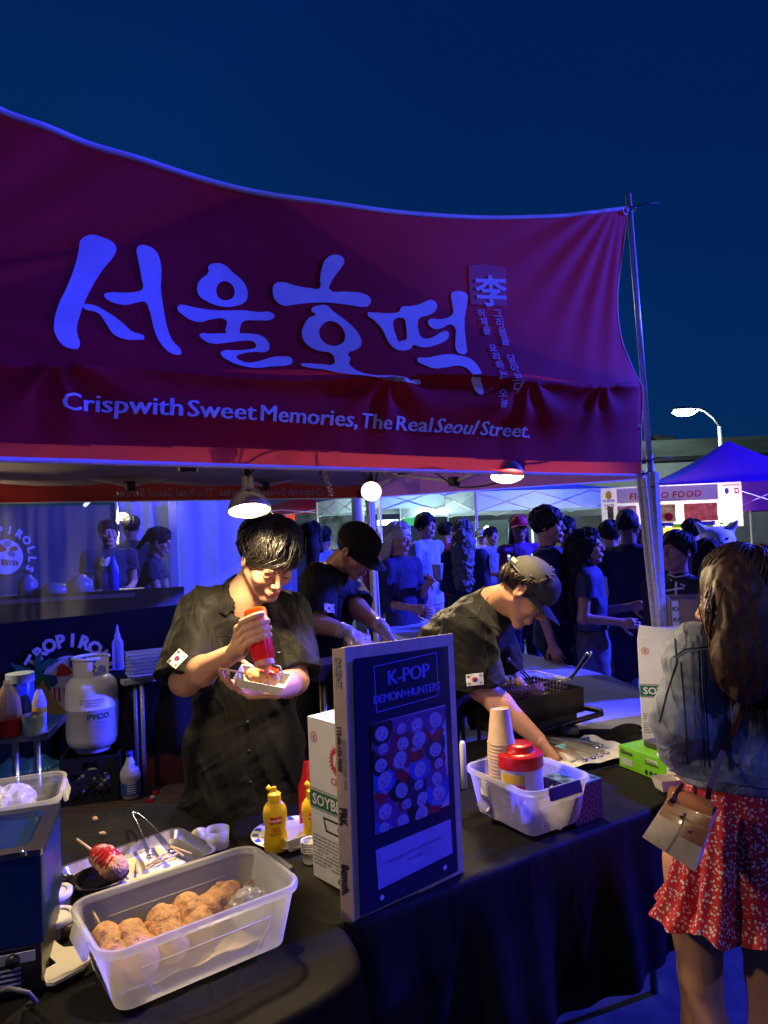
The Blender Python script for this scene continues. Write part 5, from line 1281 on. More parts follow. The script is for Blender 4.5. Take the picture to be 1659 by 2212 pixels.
bottle(c, [(.001, 0), (.03, 0), (.032, .10), (.02, .14), (.012, .16)], mat('pale_bottle', (.45, .4, .6), .3), 'sauce_bottle', 'small bottle with yellow label between the jar and the can', (('wrapper', [(.033, .05), (.030, .11)], mat('label_yellow', (.6, .4, .02), .4)),))

# ================================================================== BACK OF THE STALL (ground level)
gp = PZ(184, 1742, 0.0); Rg = rotz(radians(34)); cr_c = gp + V((.0, .15, 0))
crate = thing('milk_crate', 'black lattice milk crate under the white gas cylinder', 'crate', tuple(cr_c)); cm = mat('crate_black', (.02, .02, .024), .45, var=.2); Hc = .30; Wc = .33
RG = rotz(radians(14))
def lattice(m, face):
    o, xd, nd = face; z0, z1, hw = .035, .19, Wc / 2 - .05
    m.box(o + V((0, 0, .016)), (Wc, .012, .034), RG if xd == 0 else RG @ rotz(pi / 2))
for k in range(4):
    Rk = RG @ rotz(k * pi / 2); o = cr_c + Rk @ V((0, -Wc / 2, 0)); m = MB()
    m.box(o + V((0, 0, .022)), (Wc, .012, .044), Rk); m.box(o + V((0, 0, .285)), (Wc, .012, .03), Rk)
    m.box(o + V((0, 0, .212)), (Wc, .012, .02), Rk)
    for s_ in (1, -1): m.box(o + Rk @ V((s_ * (Wc / 2 - .025), 0, .15)), (.05, .013, .26), Rk); m.box(o + Rk @ V((s_ * (Wc / 2 - .075), 0, .246)), (.09, .0125, .06), Rk)
    for q in range(-5, 6):
        for s_ in (1, -1):
            a = V((q * .042 - s_ * .075, 0, .045)); b = V((q * .042 + s_ * .075, 0, .205)); lim = Wc / 2 - .045
            if a.x > lim or a.x < -lim or b.x > lim or b.x < -lim:
                ts_ = [0, 1]; dx = b.x - a.x
                for L2 in (lim, -lim):
                    tt = (L2 - a.x) / dx
                    if 0 < tt < 1:
                        if (a.x > lim) or (a.x < -lim): ts_[0] = max(ts_[0], tt) if (abs(a.x) > lim) else ts_[0]
                        if abs(b.x) > lim and abs(tt) > ts_[0]: ts_[1] = min(ts_[1], tt)
                if ts_[1] - ts_[0] < .1: continue
                a, b = a.lerp(b, ts_[0]), a.lerp(b, ts_[1])
                if abs(a.x) > lim + .001 or abs(b.x) > lim + .001: continue
            m.tube([o + Rk @ a, o + Rk @ b], .004, 4)
    m.build('crate_side', cm, crate)
m = MB(); m.box(cr_c + V((0, 0, .008)), (Wc - .014, Wc - .014, .012), RG); m.build('crate_floor', cm, crate)
for k in range(5):
    S = SDF(); S.ell(cr_c + RG @ V((-.09 + .045 * k, -.05 + .02 * (k % 2), .09 + .03 * (k % 3))), (.05, .04, .05), None, .01); v, f = S.mesh(.008, lambda X, Y, Z: .02 * (vnoise(X * 40, Y * 40, Z * 40) - .5)); tag(mesh_np('napkin_pack', v, f, mat('napkin', (.62, .56, .50), .7)), 'pale wrapped bundle, number %s across the black milk crate' % 'one two three four five'.split()[k], 'bundle', 'bundles in the milk crate')
tk = cr_c + V((0, 0, Hc + .003)); tank = thing('gas_cylinder', 'white propane cylinder with green lettering standing on the black crate', 'gas cylinder', tuple(tk))
tkm = mat('tank_white', (.70, .70, .70), .38, var=.06, vs=6, bump=.05, bs=30); r_ = .158
m = MB(); m.lathe([(.001, .0), (.105, .0), (.112, .02), (.112, .022)] , tk, None, 40); m.build('foot_ring', tkm, tank, True, sharp=40)
m = MB(); m.lathe([(.03, .012), (.10, .018), (.145, .045), (r_, .09), (r_, .27), (r_ + .003, .273), (r_ + .003, .281), (r_, .284), (r_, .38), (.150, .425), (.12, .46), (.07, .482), (.02, .488), (.001, .489)], tk, None, 48); m.build('tank_body', tkm, tank, True)
m = MB()
for (a0, a1) in ((.5, 2.2), (2.6, 5.2)):
    m.grid(lambda u, v: tk + V(((.105 + .004 * v) * cos(a0 + (a1 - a0) * u + (.16 * (v - .5) if 0 else 0)), (.105 + .004 * v) * sin(a0 + (a1 - a0) * u), .465 + .11 * v - .0)), 20, 4)
m.build('collar', tkm, tank, True)
m = MB(); pts = [tk + V((.108 * cos(a_), .108 * sin(a_), .582)) for a_ in np.linspace(.3, 5.6, 30)]; m.tube(pts, .010, 8); m.build('collar_ring', tkm, tank, True)
m = MB(); m.lathe([(.02, .485), (.018, .53), (.012, .54), (.001, .54)], tk, None, 16); m.tube([tk + V((0, 0, .52)), tk + V((.05, -.05, .525))], .012, 8); m.build('valve', mat('brass', (.45, .3, .1), .3, metal=.9), tank, True)
m = MB(); m.lathe([(.03, .545), (.032, .56), (.001, .562)], tk, None, 12); m.build('valve_wheel', mat('valve_green', (.02, .12, .07), .4), tank, True)
td = (EYE - tk); td.z = 0; td.normalize(); tx = V((0, 0, 1)).cross(td)
def tkf(off, dy=0): return lambda x, y: tk + (td * cos(x / r_) + tx * sin(x / r_)) * (r_ + off) + V((0, 0, y))
text('pyco', lambda x, y: tkf(.002)(x * 1.3, y), 'w', inkg, None, .01) if False else None
o = text('PYCO', lambda x, y: tkf(.0025)(.035 + x * 1.15, .222 + y), 'tank_lettering', mat('tank_green', (.02, .10, .05), .5), tank, .045, .0018, 'CENTER', sub=.02)
for (x, y, s_, mm) in ((.05, .195, 'PROPANE', inkgr), (.045, .170, '-------------', inkgr), (.05, .155, '----------', inkr), (.0, .10, '- --- -----', inkgr), (.0, .335, 'CAUTION FLAMMABLE', mat('ink_rust', (.35, .18, .15), .6)), (.0, .318, 'GAS UNDER PRESSURE', MATS['ink_rust']), (.0, .301, 'KEEP UPRIGHT', MATS['ink_rust'])):
    text(s_, lambda a_, b_, x=x, y=y: tkf(.0025)(x + a_, y + b_), 'tank_print', mm, tank, .014, .0003, 'CENTER', sub=.02)
jb = PZ(283, 1726, .02); jb.z = .022; jug = thing('bleach_jug', 'white bleach jug with blue cap and label on the ground beside the crate', 'jug', tuple(jb))
S = SDF(); S.cone(jb + V((0, 0, .045)), jb + V((0, 0, .15)), .058, .058, .02, sc=(1.0, .75, 1), R=np.eye(3)); S.cone(jb + V((0, 0, .15)), jb + V((0, 0, .255)), .055, .018, .02); S.half(jb + V((0, 0, .004)), (0, 0, -1)); S.cone(jb + V((.03, -.09, .20)), jb + V((.03, .09, .20)), .012, .012, .008, '-')
v, f = S.mesh(.005); mesh_np('jug_body', v, f, white, jug)
m = MB(); m.lathe([(.021, .262), (.021, .29), (.001, .292)], jb, None, 16); m.build('cap', mat('cap_blue', (.01, .04, .35), .35), jug, True)
m = MB(); m.lathe([(.0595, .03), (.0595, .125)], jb, None, 28, scale=(1, .76)); m.build('jug_label', mat('label_bluewhite', (.05, .12, .4), .4), jug, True)
jt = (EYE - jb); jt.z = 0; jt.normalize(); jx = V((0, 0, 1)).cross(jt)
for k in range(5):
    m = MB(); m.grid(lambda a_, b_: jb + V(((.0605) * cos(-pi / 2 - .1 + .9 * a_), .0605 * .76 * sin(-pi / 2 - .1 + .9 * a_), .045 + .014 * k + .006 * b_)), 6, 1); m.build('label_stripe', inkw, jug)
m = MB(); c = PZ(342, 1705, 0); m.box(c + V((0.02, .15, .18)), (.26, .26, .33), rotz(.2), .01); bxo = m.build('brown_bin', mat('bin_brown', (.10, .025, .02), .5), None); tag(bxo, 'dark red-brown bin under the back table', 'bin')
m = MB(); a = PZ(314, 1716, 0); a.z = .02; m.tube([a, V((a.x, a.y, .72))], .014, 8); tag(m.build('table_leg_post', galv, None, True), 'bare grey metal post beside the bleach jug', 'post')
for k, (u, v, mm) in enumerate(((322, 1730, redp), (336, 1712, redp), (330, 1722, white))):
    c = PZ(u, v, .03); S = SDF(); S.ell(c, (.03, .015, .012) if k < 2 else (.02, .01, .01), None, .004); v_, f_ = S.mesh(.005, lambda X, Y, Z: .012 * (vnoise(X * 60, Y * 60, Z * 60) - .5)); tag(mesh_np('wrapper', v_, f_, mm), ('crumpled red wrapper next to the white one behind the counter', 'crumpled red wrapper closest to the brown bin')[k] if k < 2 else 'crumpled white wrapper on the ground behind the counter', 'litter', 'wrappers on the ground')
bb = mat('bin_blue', (.008, .03, .10), .5, var=.15); 
for k, (u, v, h_, lb) in enumerate(((30, 1690, .34, 'dark blue storage bin behind the trolley leg'), (108, 1672, .34, 'dark blue storage bin next to the milk crate'))):
    c = PZ(u, v, 0) + V((0, .2, 0)); t = thing('storage_bin', lb, 'bin', tuple(c), 'dark blue bins on the ground'); m = MB(); loft([(.36, .26, .03, .002), (.42, .32, .03, h_)], c, rotz(.2), m, True); m.build('bin_body', bb, t, True, sharp=40)
    m = MB(); m.box(c + V((0, 0, h_ + .012)), (.45, .35, .03), rotz(.2), .01); m.build('lid', bb, t)
for k, (u, v, mm, lb) in enumerate(((40, 1722, mat('bag_blue', (.04, .16, .42), .25, spec=.8), 'bright blue plastic bag of ice at the foot of the trolley'), (100, 1716, mat('bag_cyan', (.06, .25, .5), .25, spec=.8), 'light blue plastic bag between the trolley and the milk crate'), (125, 1728, mat('bag_clear', (.4, .45, .5), .2), 'crumpled clear bag against the milk crate'))):
    c = PZ(u, v, .0) + V((0, 0, .12)); S = SDF(); S.ell(c, (.17, .13, .13) if k < 2 else (.08, .07, .09), None, .02); v_, f_ = S.mesh(.010, lambda X, Y, Z: .06 * (vnoise(X * 14 + k, Y * 14, Z * 14) - .5) + .03 * np.abs(vnoise(X * 35, Y * 35, Z * 35) - .5)); tag(mesh_np('plastic_bag', v_, f_, mm), lb, 'plastic bag')
z4 = .752
c = PZ(256, 1446, z4); c.z = z4; bottle(c, [(.001, 0), (.034, 0), (.036, .01), (.036, .13), (.034, .14), (.036, .15), (.036, .18), (.026, .205), (.02, .21), (.018, .235), (.012, .245), (.006, .30), (.001, .30)], tubmat('bottle_violet', (.55, .52, .8), .35), 'squeeze_bottle', 'empty clear squeeze bottle on the back table in front of the round logo')
c = PZ(318, 1462, z4); c.z = z4
for k in range(7):
    m = MB(); loft([(.26, .17, .02, .0), (.29, .20, .02, .018), (.29, .20, .02, .020)], c + V((.0, .06, .022 * k)), rotz(.45 + .02 * (k % 3)), m, True, True)
    tag(m.build('food_container', clear2 if k else mat('container_white', (.62, .62, .66), .3), None, False), 'flat plastic food container on the back table, %s from the bottom of its stack' % ('first', 'second', 'third', 'fourth', 'fifth', 'sixth', 'seventh')[k], 'container', 'stacked food containers on the back table')
# ================================================================== RIGHT HALF OF THE COUNTER
c2 = V((.372, 2.045, ZT + .011)); navy = mat('handle_navy', (.008, .012, .09), .4)
tub2, R2 = tub('supply_tub', c2, radians(31), .225, .285, .135, 'square clear tub with navy handles holding cups and a red-lidded jar', handle=navy, ends='y', taper=.84)
cupm = mat('paper_cup', (.60, .42, .23), .6, var=.06, vs=40)
cc = V((.305, 2.045, ZT + .020))
def cup(c, label, up=True, group='upside-down paper cups in the tall stack'):
    m = MB(); h = .098
    m.lathe([(.0365, -.001), (.0395, .0), (.0400, .004), (.0375, .0065), (.0262, h), (.0255, h + .001), (.0248, h - .003), (.001, h - .003)], c, None, 32)
    o = m.build('paper_cup', cupm, None, True, sharp=50); return tag(o, label, 'paper cup', group)
NC = 22; z0 = cc.z
for k in range(NC): cup(V((cc.x, cc.y, z0 + .0098 * k)) + V((.0007 * sin(k), .0007 * cos(k * 2), 0)), 'topmost paper cup of the tall upside-down stack' if k == NC - 1 else 'upturned kraft paper cup, number %s from the bottom of the tall stack' % 'one two three four five six seven eight nine ten eleven twelve thirteen fourteen fifteen sixteen seventeen eighteen nineteen twenty twenty-one twenty-two'.split()[k], group='paper cups in the tall stack')
m = MB(); m.grid(lambda u, v: V((cc.x, cc.y, z0)) + V(((.0435 + .004 * sin(u * 40 + v * 9) + .002 * sin(u * 17)) * cos(u * 2 * pi), (.0435 + .004 * sin(u * 40 + v * 9)) * sin(u * 2 * pi), -.004 + .175 * v + .008 * sin(u * 12))), 60, 10)
tag(m.build('plastic_sleeve', mat('sleeve_film', (.85, .85, .82), .15, var=.02, alpha=.16, spec=1.0), None, True), 'crinkled clear sleeve round the stack of paper cups', 'plastic sleeve')
jc = V((PZ(1128, 1765, ZT + .02).x, PZ(1128, 1765, ZT + .02).y, ZT + .020)); jar = thing('sauce_jar', 'large white jar with red lid and yellow label in the square tub', 'jar', tuple(jc))
jm = mat('jar_white', (.62, .56, .62), .35, var=.03, transl=.2)
m = MB(); m.lathe([(.001, 0), (.058, 0), (.061, .006), (.062, .15), (.060, .158)], jc, None, 40); m.build('jar_body', jm, jar, True, sharp=50)
m = MB(); m.lathe([(.0655, .148), (.067, .152), (.0665, .182), (.060, .188), (.046, .190), (.042, .196), (.040, .206), (.032, .210), (.001, .210)], jc, None, 40); lid = m.build('lid', redp, jar, True, sharp=45)
m = MB(); m.tube([jc + V((.026 * cos(a_), .026 * sin(a_), .2105)) for a_ in np.linspace(0, 2 * pi, 24)], .0012, 5); m.build('lid_ridge', redp, lid, True)
jd = (EYE - jc); jd.z = 0; jd.normalize(); jxx = V((0, 0, 1)).cross(jd)
jf = lambda off: (lambda x, y: jc + (jd * cos(x / .062) + jxx * sin(x / .062)) * (.062 + off) + V((0, 0, y)))
flat([[(-.062, .03), (.012, .03), (.012, .138), (-.062, .138)]], jf(.0008), 'jar_label', mat('label_white', (.6, .58, .55), .4), jar, sub=.012)
flat([[(-.050, .112), (.012, .112), (.012, .138), (-.058, .138)]], jf(.0016), 'yellow_patch', mat('label_yellow', (.6, .4, .02), .4), jar, sub=.012)
flat([[(-.002, .03), (.012, .03), (.012, .110), (-.014, .110), (-.006, .085)]], jf(.0016), 'red_patch', inkr, jar, sub=.012)
flat([[(-.052, .07), (-.040, .062), (-.028, .07), (-.026, .105), (-.040, .115), (-.054, .105)], [(-.049, .072), (-.040, .066), (-.031, .072), (-.029, .103), (-.040, .111), (-.051, .103)]], jf(.0018), 'shield_mark', inkb, jar, sub=.01)
text('BUL', lambda x, y: jf(.002)(-.040 + x, .080 + y), 'jar_print', inkb, jar, .015, .0006, 'CENTER', sub=.01)
text('WINGS', lambda x, y: jf(.002)(-.032 + x, .045 + y), 'jar_print', inkr, jar, .012, .0004, 'CENTER', sub=.01)
for k, (x, y, sx_) in enumerate(((-.02, -.08, .06), (.04, -.07, .05), (-.085, .06, .035))):
    m = MB(); cpt = c2 + R2 @ V((x, y, .05)); rr_ = random.Random(k)
    m.grid(lambda u, v: cpt + R2 @ V(((u - .5) * sx_ * 2 + .012 * sin(v * 9 + k), .020 * sin(u * 5 + v * 3 + k) + .01 * (v - .5), (v - .5) * sx_ * 1.5 + .012 * sin(u * 13 + k))), 14, 14)
    tag(m.build('paper_napkin', mat('napkin_white', (.72, .68, .66), .7, bump=.3, bs=50), None, True), 'crumpled white paper in the square tub, %s' % ('below the cup stack', 'at the near corner', 'by the far wall')[k], 'napkin', 'papers in the square tub')
c = V(c2) + R2 @ V((-.085, .05, .06)); m = MB(); m.lathe([(.001, 0), (.026, 0), (.030, .05), (.031, .055), (.028, .05)], c, None, 20); tag(m.build('small_cup', clear_rim, None, True), 'small clear cup in the far corner of the square tub', 'cup')
c = PZ(1003, 1702, ZT + .006); m = MB(); m.lathe([(.001, 0), (.010, 0), (.010, .14), (.006, .15), (.001, .15)], c, None, 16); tag(m.build('white_tube', white, None, True), 'slim white tube standing behind the poster board edge', 'tube')
tb = PZ(1243, 1788, ZT + .006) ; tbx = thing('tissue_box', 'dark patterned tissue box beside the square tub', 'tissue box', tuple(tb)); Rt = rotz(radians(33)); ce = V(tb) + Rt @ V((.055, .055, .055))
tdk = mat('tissue_dark', (.03, .02, .055), .5, var=.3, vs=60); ttl = mat('tissue_teal', (.08, .24, .27), .5, var=.3, vs=60)
m = MB(); m.box(ce, (.115, .115, .11), Rt, .002); m.build('box_body', tdk, tbx)
m = MB(); m.box(ce + V((0, 0, .0562)), (.113, .113, .001), Rt); m.build('box_top', ttl, tbx)
for i in range(4):
    for j in range(4):
        x, z = -.0435 + .029 * i + (.0145 if j % 2 else 0), -.04 + .027 * j
        if x > .05: continue
        for face in (0, 1):
            f = (lambda a_, b_: ce + Rt @ V((a_, -.0582, b_))) if face == 0 else (lambda a_, b_: ce + Rt @ V((-.0582, a_, b_)))
            flat([oval(x, z, .0115, .0125, 0, 14), oval(x, z, .0075, .0085, 0, 14)], f, 'print_scale', mat('tissue_plum', (.14, .06, .13), .5), tbx)
for i in range(4):
    for j in range(4): flat([oval(-.043 + .028 * i, -.043 + .028 * j, .008, .011, .5, 10)], lambda a_, b_: ce + Rt @ V((a_, b_, .0580)), 'print_leaf', tdk if (i + j) % 2 else mat('tissue_pale', (.3, .45, .45), .5), tbx)
fr0 = PZ(1130, 1575, ZT + .02); Rf = rotz(radians(28)); fb = thing('griddle_fryer', 'black greasy fryer with wire basket in front of the bending vendor', 'fryer', tuple(fr0))
tl_ = P(1262, 1483, 2.86); A_ = P(1085, 1500, 2.70); B_ = P(1262, 1494, 2.92); fxd = (B_ - A_); fxd.z = 0; Lx = fxd.length; fxd.normalize(); fyd = V((-fxd.y, fxd.x, 0)); zt2 = A_.z; zt2 = P(1262, 1484, 2.92).z
zb = ZT + .07
Rfr = frame(fxd, fyd); Wd = .30
A0 = V((B_.x, B_.y, 0)) - fxd * .42
cen = A0 + fxd * .21 + fyd * Wd / 2
m = MB(); hgt = zt2 - zb; loft([(.42, Wd, .006, zb), (.42, Wd, .006, zt2), (.40, Wd - .02, .006, zt2), (.40, Wd - .02, .006, zt2 - .07)], V((cen.x, cen.y, 0)), Rfr, m, True, True); m.build('fryer_body', greasy, fb)
m = MB(); m.box(V((cen.x, cen.y, zt2 - .055)), (.398, Wd - .022, .006), Rfr); m.build('hot_oil', MATS['frying_oil'], fb)
m = MB(); m.box(V((cen.x, cen.y, zb - .02)), (.38, Wd - .05, .05), Rfr, .004); m.build('burner_box', darksteel, fb)
for sx_ in (1, -1):
    for sy_ in (1, -1):
        m = MB(); p = V((cen.x, cen.y, 0)) + fxd * sx_ * .17 + fyd * sy_ * .11; m.tube([(p.x, p.y, ZT + .008), (p.x, p.y, zb - .03)], .014, 10); m.build('foot', black, fb, True)
m = MB(); r0 = A0 - fyd * .01 + V((0, 0, zb + .0)); pts = [A0 + fxd * .10 + V((0, 0, zb - .01)), A0 + fxd * .10 - fyd * .07 + V((0, 0, zb - .01)), A0 + fxd * .44 - fyd * .07 + V((0, 0, zb + .0)), A0 + fxd * .47 - fyd * .04 + V((0, 0, zb + .0)), A0 + fxd * .42 + fyd * .08 + V((0, 0, zb + .01))]
m.tube(pts, .011, 8); m.build('front_rail', greasy, fb, True)
bk = thing('fry_basket', 'wire basket of frying pieces set in the black fryer', 'basket', (cen.x, cen.y, zt2)); wire = mat('wire', (.55, .52, .48), .3, metal=.9)
bw_, bl_ = .27, .20; bc = V((cen.x, cen.y, 0)) + fxd * .035; z_lo, z_hi = zt2 - .045, zt2 + .035
m = MB(); bp_ = lambda x, y, z: bc + fxd * x + fyd * y + V((0, 0, z))
for k in range(15):
    x = -bw_ / 2 + bw_ * k / 14
    for y in (-bl_ / 2, bl_ / 2): m.tube([bp_(x * .94, y * .92, z_lo), bp_(x, y, z_hi)], .0011, 4)
    m.tube([bp_(x * .94, -bl_ / 2 * .92, z_lo), bp_(x * .94, bl_ / 2 * .92, z_lo)], .0011, 4)
for k in range(11):
    y = -bl_ / 2 + bl_ * k / 10
    for x in (-bw_ / 2, bw_ / 2): m.tube([bp_(x * .94, y * .92, z_lo), bp_(x, y, z_hi)], .0011, 4)
    m.tube([bp_(-bw_ / 2 * .94, y * .92, z_lo), bp_(bw_ / 2 * .94, y * .92, z_lo)], .0011, 4)
for z, s_ in ((z_lo, .94), (z_lo + .02, .955), (z_lo + .04, .97), (z_lo + .06, .985)):
    m.tube([bp_(x * s_, y * s_, z) for x, y in ((-bw_ / 2, -bl_ / 2), (bw_ / 2, -bl_ / 2), (bw_ / 2, bl_ / 2), (-bw_ / 2, bl_ / 2), (-bw_ / 2, -bl_ / 2))], .0012, 4)
m.build('basket_mesh', wire, bk, True)
m = MB(); m.tube([bp_(x, y, z_hi) for x, y in ((-bw_ / 2, -bl_ / 2), (bw_ / 2, -bl_ / 2), (bw_ / 2, bl_ / 2), (-bw_ / 2, bl_ / 2), (-bw_ / 2, -bl_ / 2))], .0028, 6); m.build('basket_rim', wire, bk, True)
h0, h1, h2 = P(1228, 1470, 2.9), P(1246, 1448, 2.84), P(1274, 1409, 2.74)
m = MB(); sdw = V((.012, .004, 0)); m.tube([bp_(bw_ / 2 - .02, -.05, z_hi), h0 + sdw, h1 + sdw * .5], .0022, 6); m.tube([bp_(bw_ / 2 - .02, .0, z_hi), h0 - sdw, h1 - sdw * .5], .0022, 6); m.build('handle_wire', wire, bk, True)
m = MB(); m.tube([h0.lerp(h1, .3), h1, h1.lerp(h2, .9), h2], [.006, .0085, .011, .009], 8); m.build('handle_grip', steel, bk, True)
fried = mat('fried_orange', (.55, .17, .04), .5, var=.3, vs=60, bump=.8, bs=200, bdist=.003)
for k, (x, y) in enumerate(((-.06, -.02), (-.01, .0), (.04, -.01), (-.02, -.05))):
    corndog(bp_(x, y, z_lo + .030), fxd * .8 + fyd * (.4 * (k - 1.5)), .024, .085, .01, 'orange fried piece in the wire basket, %s' % ('next to the tongs', 'in the middle', 'by the handle', 'at the near side')[k], 'fried pieces in the wire basket', 20 + k, fried, 'fried_piece')
c = bp_(-.20, -.02, zt2 - .02); corndog(P(1092, 1472, 2.86), fxd, .022, .07, .01, 'pale yellow fried piece at the near rim of the fryer', None, 31, mat('fried_yellow', (.6, .36, .08), .5, var=.2, vs=50, bump=.6, bs=200), 'fried_piece')
tongs(P(1098, 1425, 2.80), P(1150, 1474, 2.86), .014, 'copper-coloured tongs stuck in the fryer basket', 0, up=(0, -.5, .85), mt=mat('copper_steel', (.55, .38, .30), .3, metal=.9), hw=.004)
pl = PZ(1246, 1636, ZT + .006); 
m = MB()
def papf(u, v):
    return pl + rotz(.45) @ V(((u - .5) * .34 * (1 - .15 * v), (v - .5) * .24, .012 + .014 * vnoise(np.array(u * 6 + 2), np.array(v * 5), np.array(3.)).item() + .02 * max(0, abs(u - .5) - .38) * 6))
m.grid(papf, 26, 18); tag(m.build('paper_towel', mat('paper_towel', (.66, .66, .65), .7, var=.05, bump=.4, bs=30, bdist=.004), None, True), 'rumpled white paper towel under the pile of tongs', 'paper towel')
flat([[(0, 0), (.10, .01), (.12, .03), (.03, .025)]], lambda x, y: pl + rotz(.45) @ V((.02 + x, .06 + y, .030)), 'towel_print', bluem, None, sub=.03)
bpy.data.objects['towel_print'].parent = bpy.data.objects['paper_towel']
for k, (a_, b_, lb) in enumerate((((1150, 1590), (1290, 1612), 'steel tongs lying uppermost on the paper towel'), ((1160, 1600), (1300, 1632), 'steel tongs with rubber tips crossing the paper towel'), ((1165, 1612), (1270, 1646), 'steel tongs at the near edge of the paper towel'))):
    tongs(PZ(*a_, ZT + .045), PZ(*b_, ZT + .045), .016, lb, .006 * k, mt=steel if k != 1 else mat('tong_grey', (.35, .34, .33), .35, metal=.6), hw=.005, group=None)
m = MB(); m.tube([PZ(1200, 1572, ZT + .05), PZ(1222, 1582, ZT + .05), PZ(1244, 1578, ZT + .05)], .02, 10); tag(m.build('valve_knob', darksteel, None, True), 'small dark metal fitting under the fryer rail', 'fitting')
ph = P(1224, 1630, 2.47); t = thing('card_reader', 'small white box with a cyan screen held at the edge of the counter', 'card reader', tuple(ph)); Rp = frame(V((.5, .3, 0)), None, V((-.3, -.6, .8)))
m = MB(); m.box(ph, (.045, .085, .022), Rp, .004); m.build('reader_body', mat('reader_white', (.6, .55, .5), .4), t); m = MB(); m.box(ph + Rp @ V((0, .022, .0118)), (.036, .032, .001), Rp); m.build('screen', mat('screen_cyan', (.08, .45, .55), .3), t)
ga = PZ(1338, 1654, ZT + .006); gb = PZ(1440, 1694, ZT + .006); gx = (gb - ga).normalized(); gy = V((-gx.y, gx.x, 0)); gl_ = .30; gt = thing('glove_box', 'bright green carton with black lettering in front of the open oil carton', 'carton', tuple(ga))
green = mat('carton_green', (.16, .50, .02), .4, var=.06); Rgx = frame(gx, gy); ce = ga + gx * gl_ / 2 + gy * .06 + V((0, 0, .036))
m = MB(); m.box(ce, (gl_, .12, .072), Rgx, .002); m.build('carton_body', green, gt)
gf = lambda off: planefn(ga - gy * .0, gx, V((0, 0, 1)), off)
text('Gloves', lambda x, y: gf(.0012)(.010 + x, .048 + y), 'green_print', inkb, gt, .020, .0007)
text('GLOVES', lambda x, y: gf(.0012)(.125 + x, .050 + y), 'green_print', inkw, gt, .014, .0005)
text('DISPOSABLE\nPOWDER FREE', lambda x, y: gf(.0012)(.120 + x, .040 + y), 'green_print', inkb, gt, .009, .0003)
for k in range(4): flat([oval(.125 + .021 * k, .014, .008, .009, 0, 12)], gf(.0012), 'printed_icon', inkb, gt)
flat([[(.012, .012), (.065, .012), (.065, .035), (.012, .035)]], gf(.0012), 'pale_patch', mat('patch_grey', (.4, .45, .4), .5), gt)
flat([[(.215, .008), (.265, .008), (.265, .060), (.215, .060)]], gf(.0012), 'white_patch', inkw, gt)
for k in range(4): flat([[(.22, .014 + .011 * k), (.26, .014 + .011 * k), (.26, .018 + .011 * k), (.22, .018 + .011 * k)]], gf(.0018), 'patch_line', inkb, gt)
bgm = mat('dark_pack', (.05, .05, .045), .4, var=.3)
m = MB(); m.box(ce + gx * .02 + gy * .05 + V((0, 0, .048)), (.22, .11, .020), Rgx, .004); pk2 = m.build('dark_packet', bgm, None); tag(pk2, 'flat dark packet with white lettering on the green carton', 'packet'); PARINV[pk2.name] = Matrix.Identity(4)
text('Napkins', lambda x, y: ce + gx * (.0 + x) + gy * (.06 + y) + V((0, 0, .0592)), 'packet_print', inkw, pk2, .022, .0006, 'CENTER')
wt = ce + gx * .10 - gy * .015 + V((0, 0, .038)); m = MB(); loft([(.15, .085, .02, 0), (.17, .10, .02, .010), (.165, .095, .02, .014), (.14, .07, .02, .012)], wt, Rgx, m, True, True); wtt = m.build('wipes_pack', white, None, False); tag(wtt, 'white wipes packet with green and blue print on the green carton', 'packet'); PARINV[wtt.name] = Matrix.Identity(4)
m = MB(); m.box(wt + V((0, 0, .0155)), (.08, .03, .001), Rgx); m.build('wipes_label', mat('patch_blue', (.15, .18, .45), .5), wtt)
c = PZ(1330, 1586, ZT + .0); S = SDF(); S.cone(c - Ff * .09, c + Ff * .09, .05, .05, .02, sc=(1, 1, .35), R=np.eye(3)); o = sdf_obj(S, .006, 'black_pouch', tclo, None, lambda X, Y, Z: .012 * (vnoise(X * 25, Y * 25, Z * 25) - .5)); tag(o, 'soft black pouch lying behind the green carton', 'pouch')
bt_, Rb_ = food_tray(PZ(1446, 1712, ZT + .004) + V((0, 0, .012)), radians(10), 'small cream food boat above the handbag at the table edge', .085, .06, .034)
m = MB(); m.lathe([(.001, 0), (.02, .0), (.001, .002)], PZ(1446, 1712, ZT) + V((0, 0, .030)), None, 12); m.build('sauce', mat('boat_sauce', (.5, .2, .08), .3), bt_, True)
k0 = P(1452, 1370, 2.95); kx = V((.95, -.31, 0)).normalized(); ky = V((-kx.y, kx.x, 0)); cbx = thing('cardboard_carton', 'open brown cardboard carton with green print in front of the dark-shirted man', 'carton', tuple(k0))
Z0 = k0.z - .10; Z1 = P(1452, 1296, 2.95).z
kk = V((k0.x, k0.y, 0)); Rk = frame(kx, ky)
cw, cd_ = .30, .22
for (o, s_, nm) in ((kk + kx * cw / 2, (cw, .005), 'carton_wall'), (kk + kx * cw / 2 + ky * cd_, (cw, .005), 'carton_wall'), (kk + ky * cd_ / 2, (.005, cd_), 'carton_wall'), (kk + kx * cw + ky * cd_ / 2, (.005, cd_), 'carton_wall')):
    m = MB(); m.box(V((o.x, o.y, (Z0 + Z1) / 2)), (s_[0] - .0, s_[1], Z1 - Z0), Rk); m.build(nm, cardb, cbx)
m = MB(); m.box(V((kk.x, kk.y, Z0 + .003)) + kx * cw / 2 + ky * cd_ / 2, (cw - .008, cd_ - .008, .005), Rk); m.build('carton_floor', cardb, cbx)
flat([[(.004, Z0), (.030, Z0), (.030, Z1 - .004), (.004, Z1 - .004)]], lambda x, y: V((kk.x, kk.y, 0)) + kx * x - ky * .0032 + V((0, 0, y)), 'white_strip', inkw, cbx)
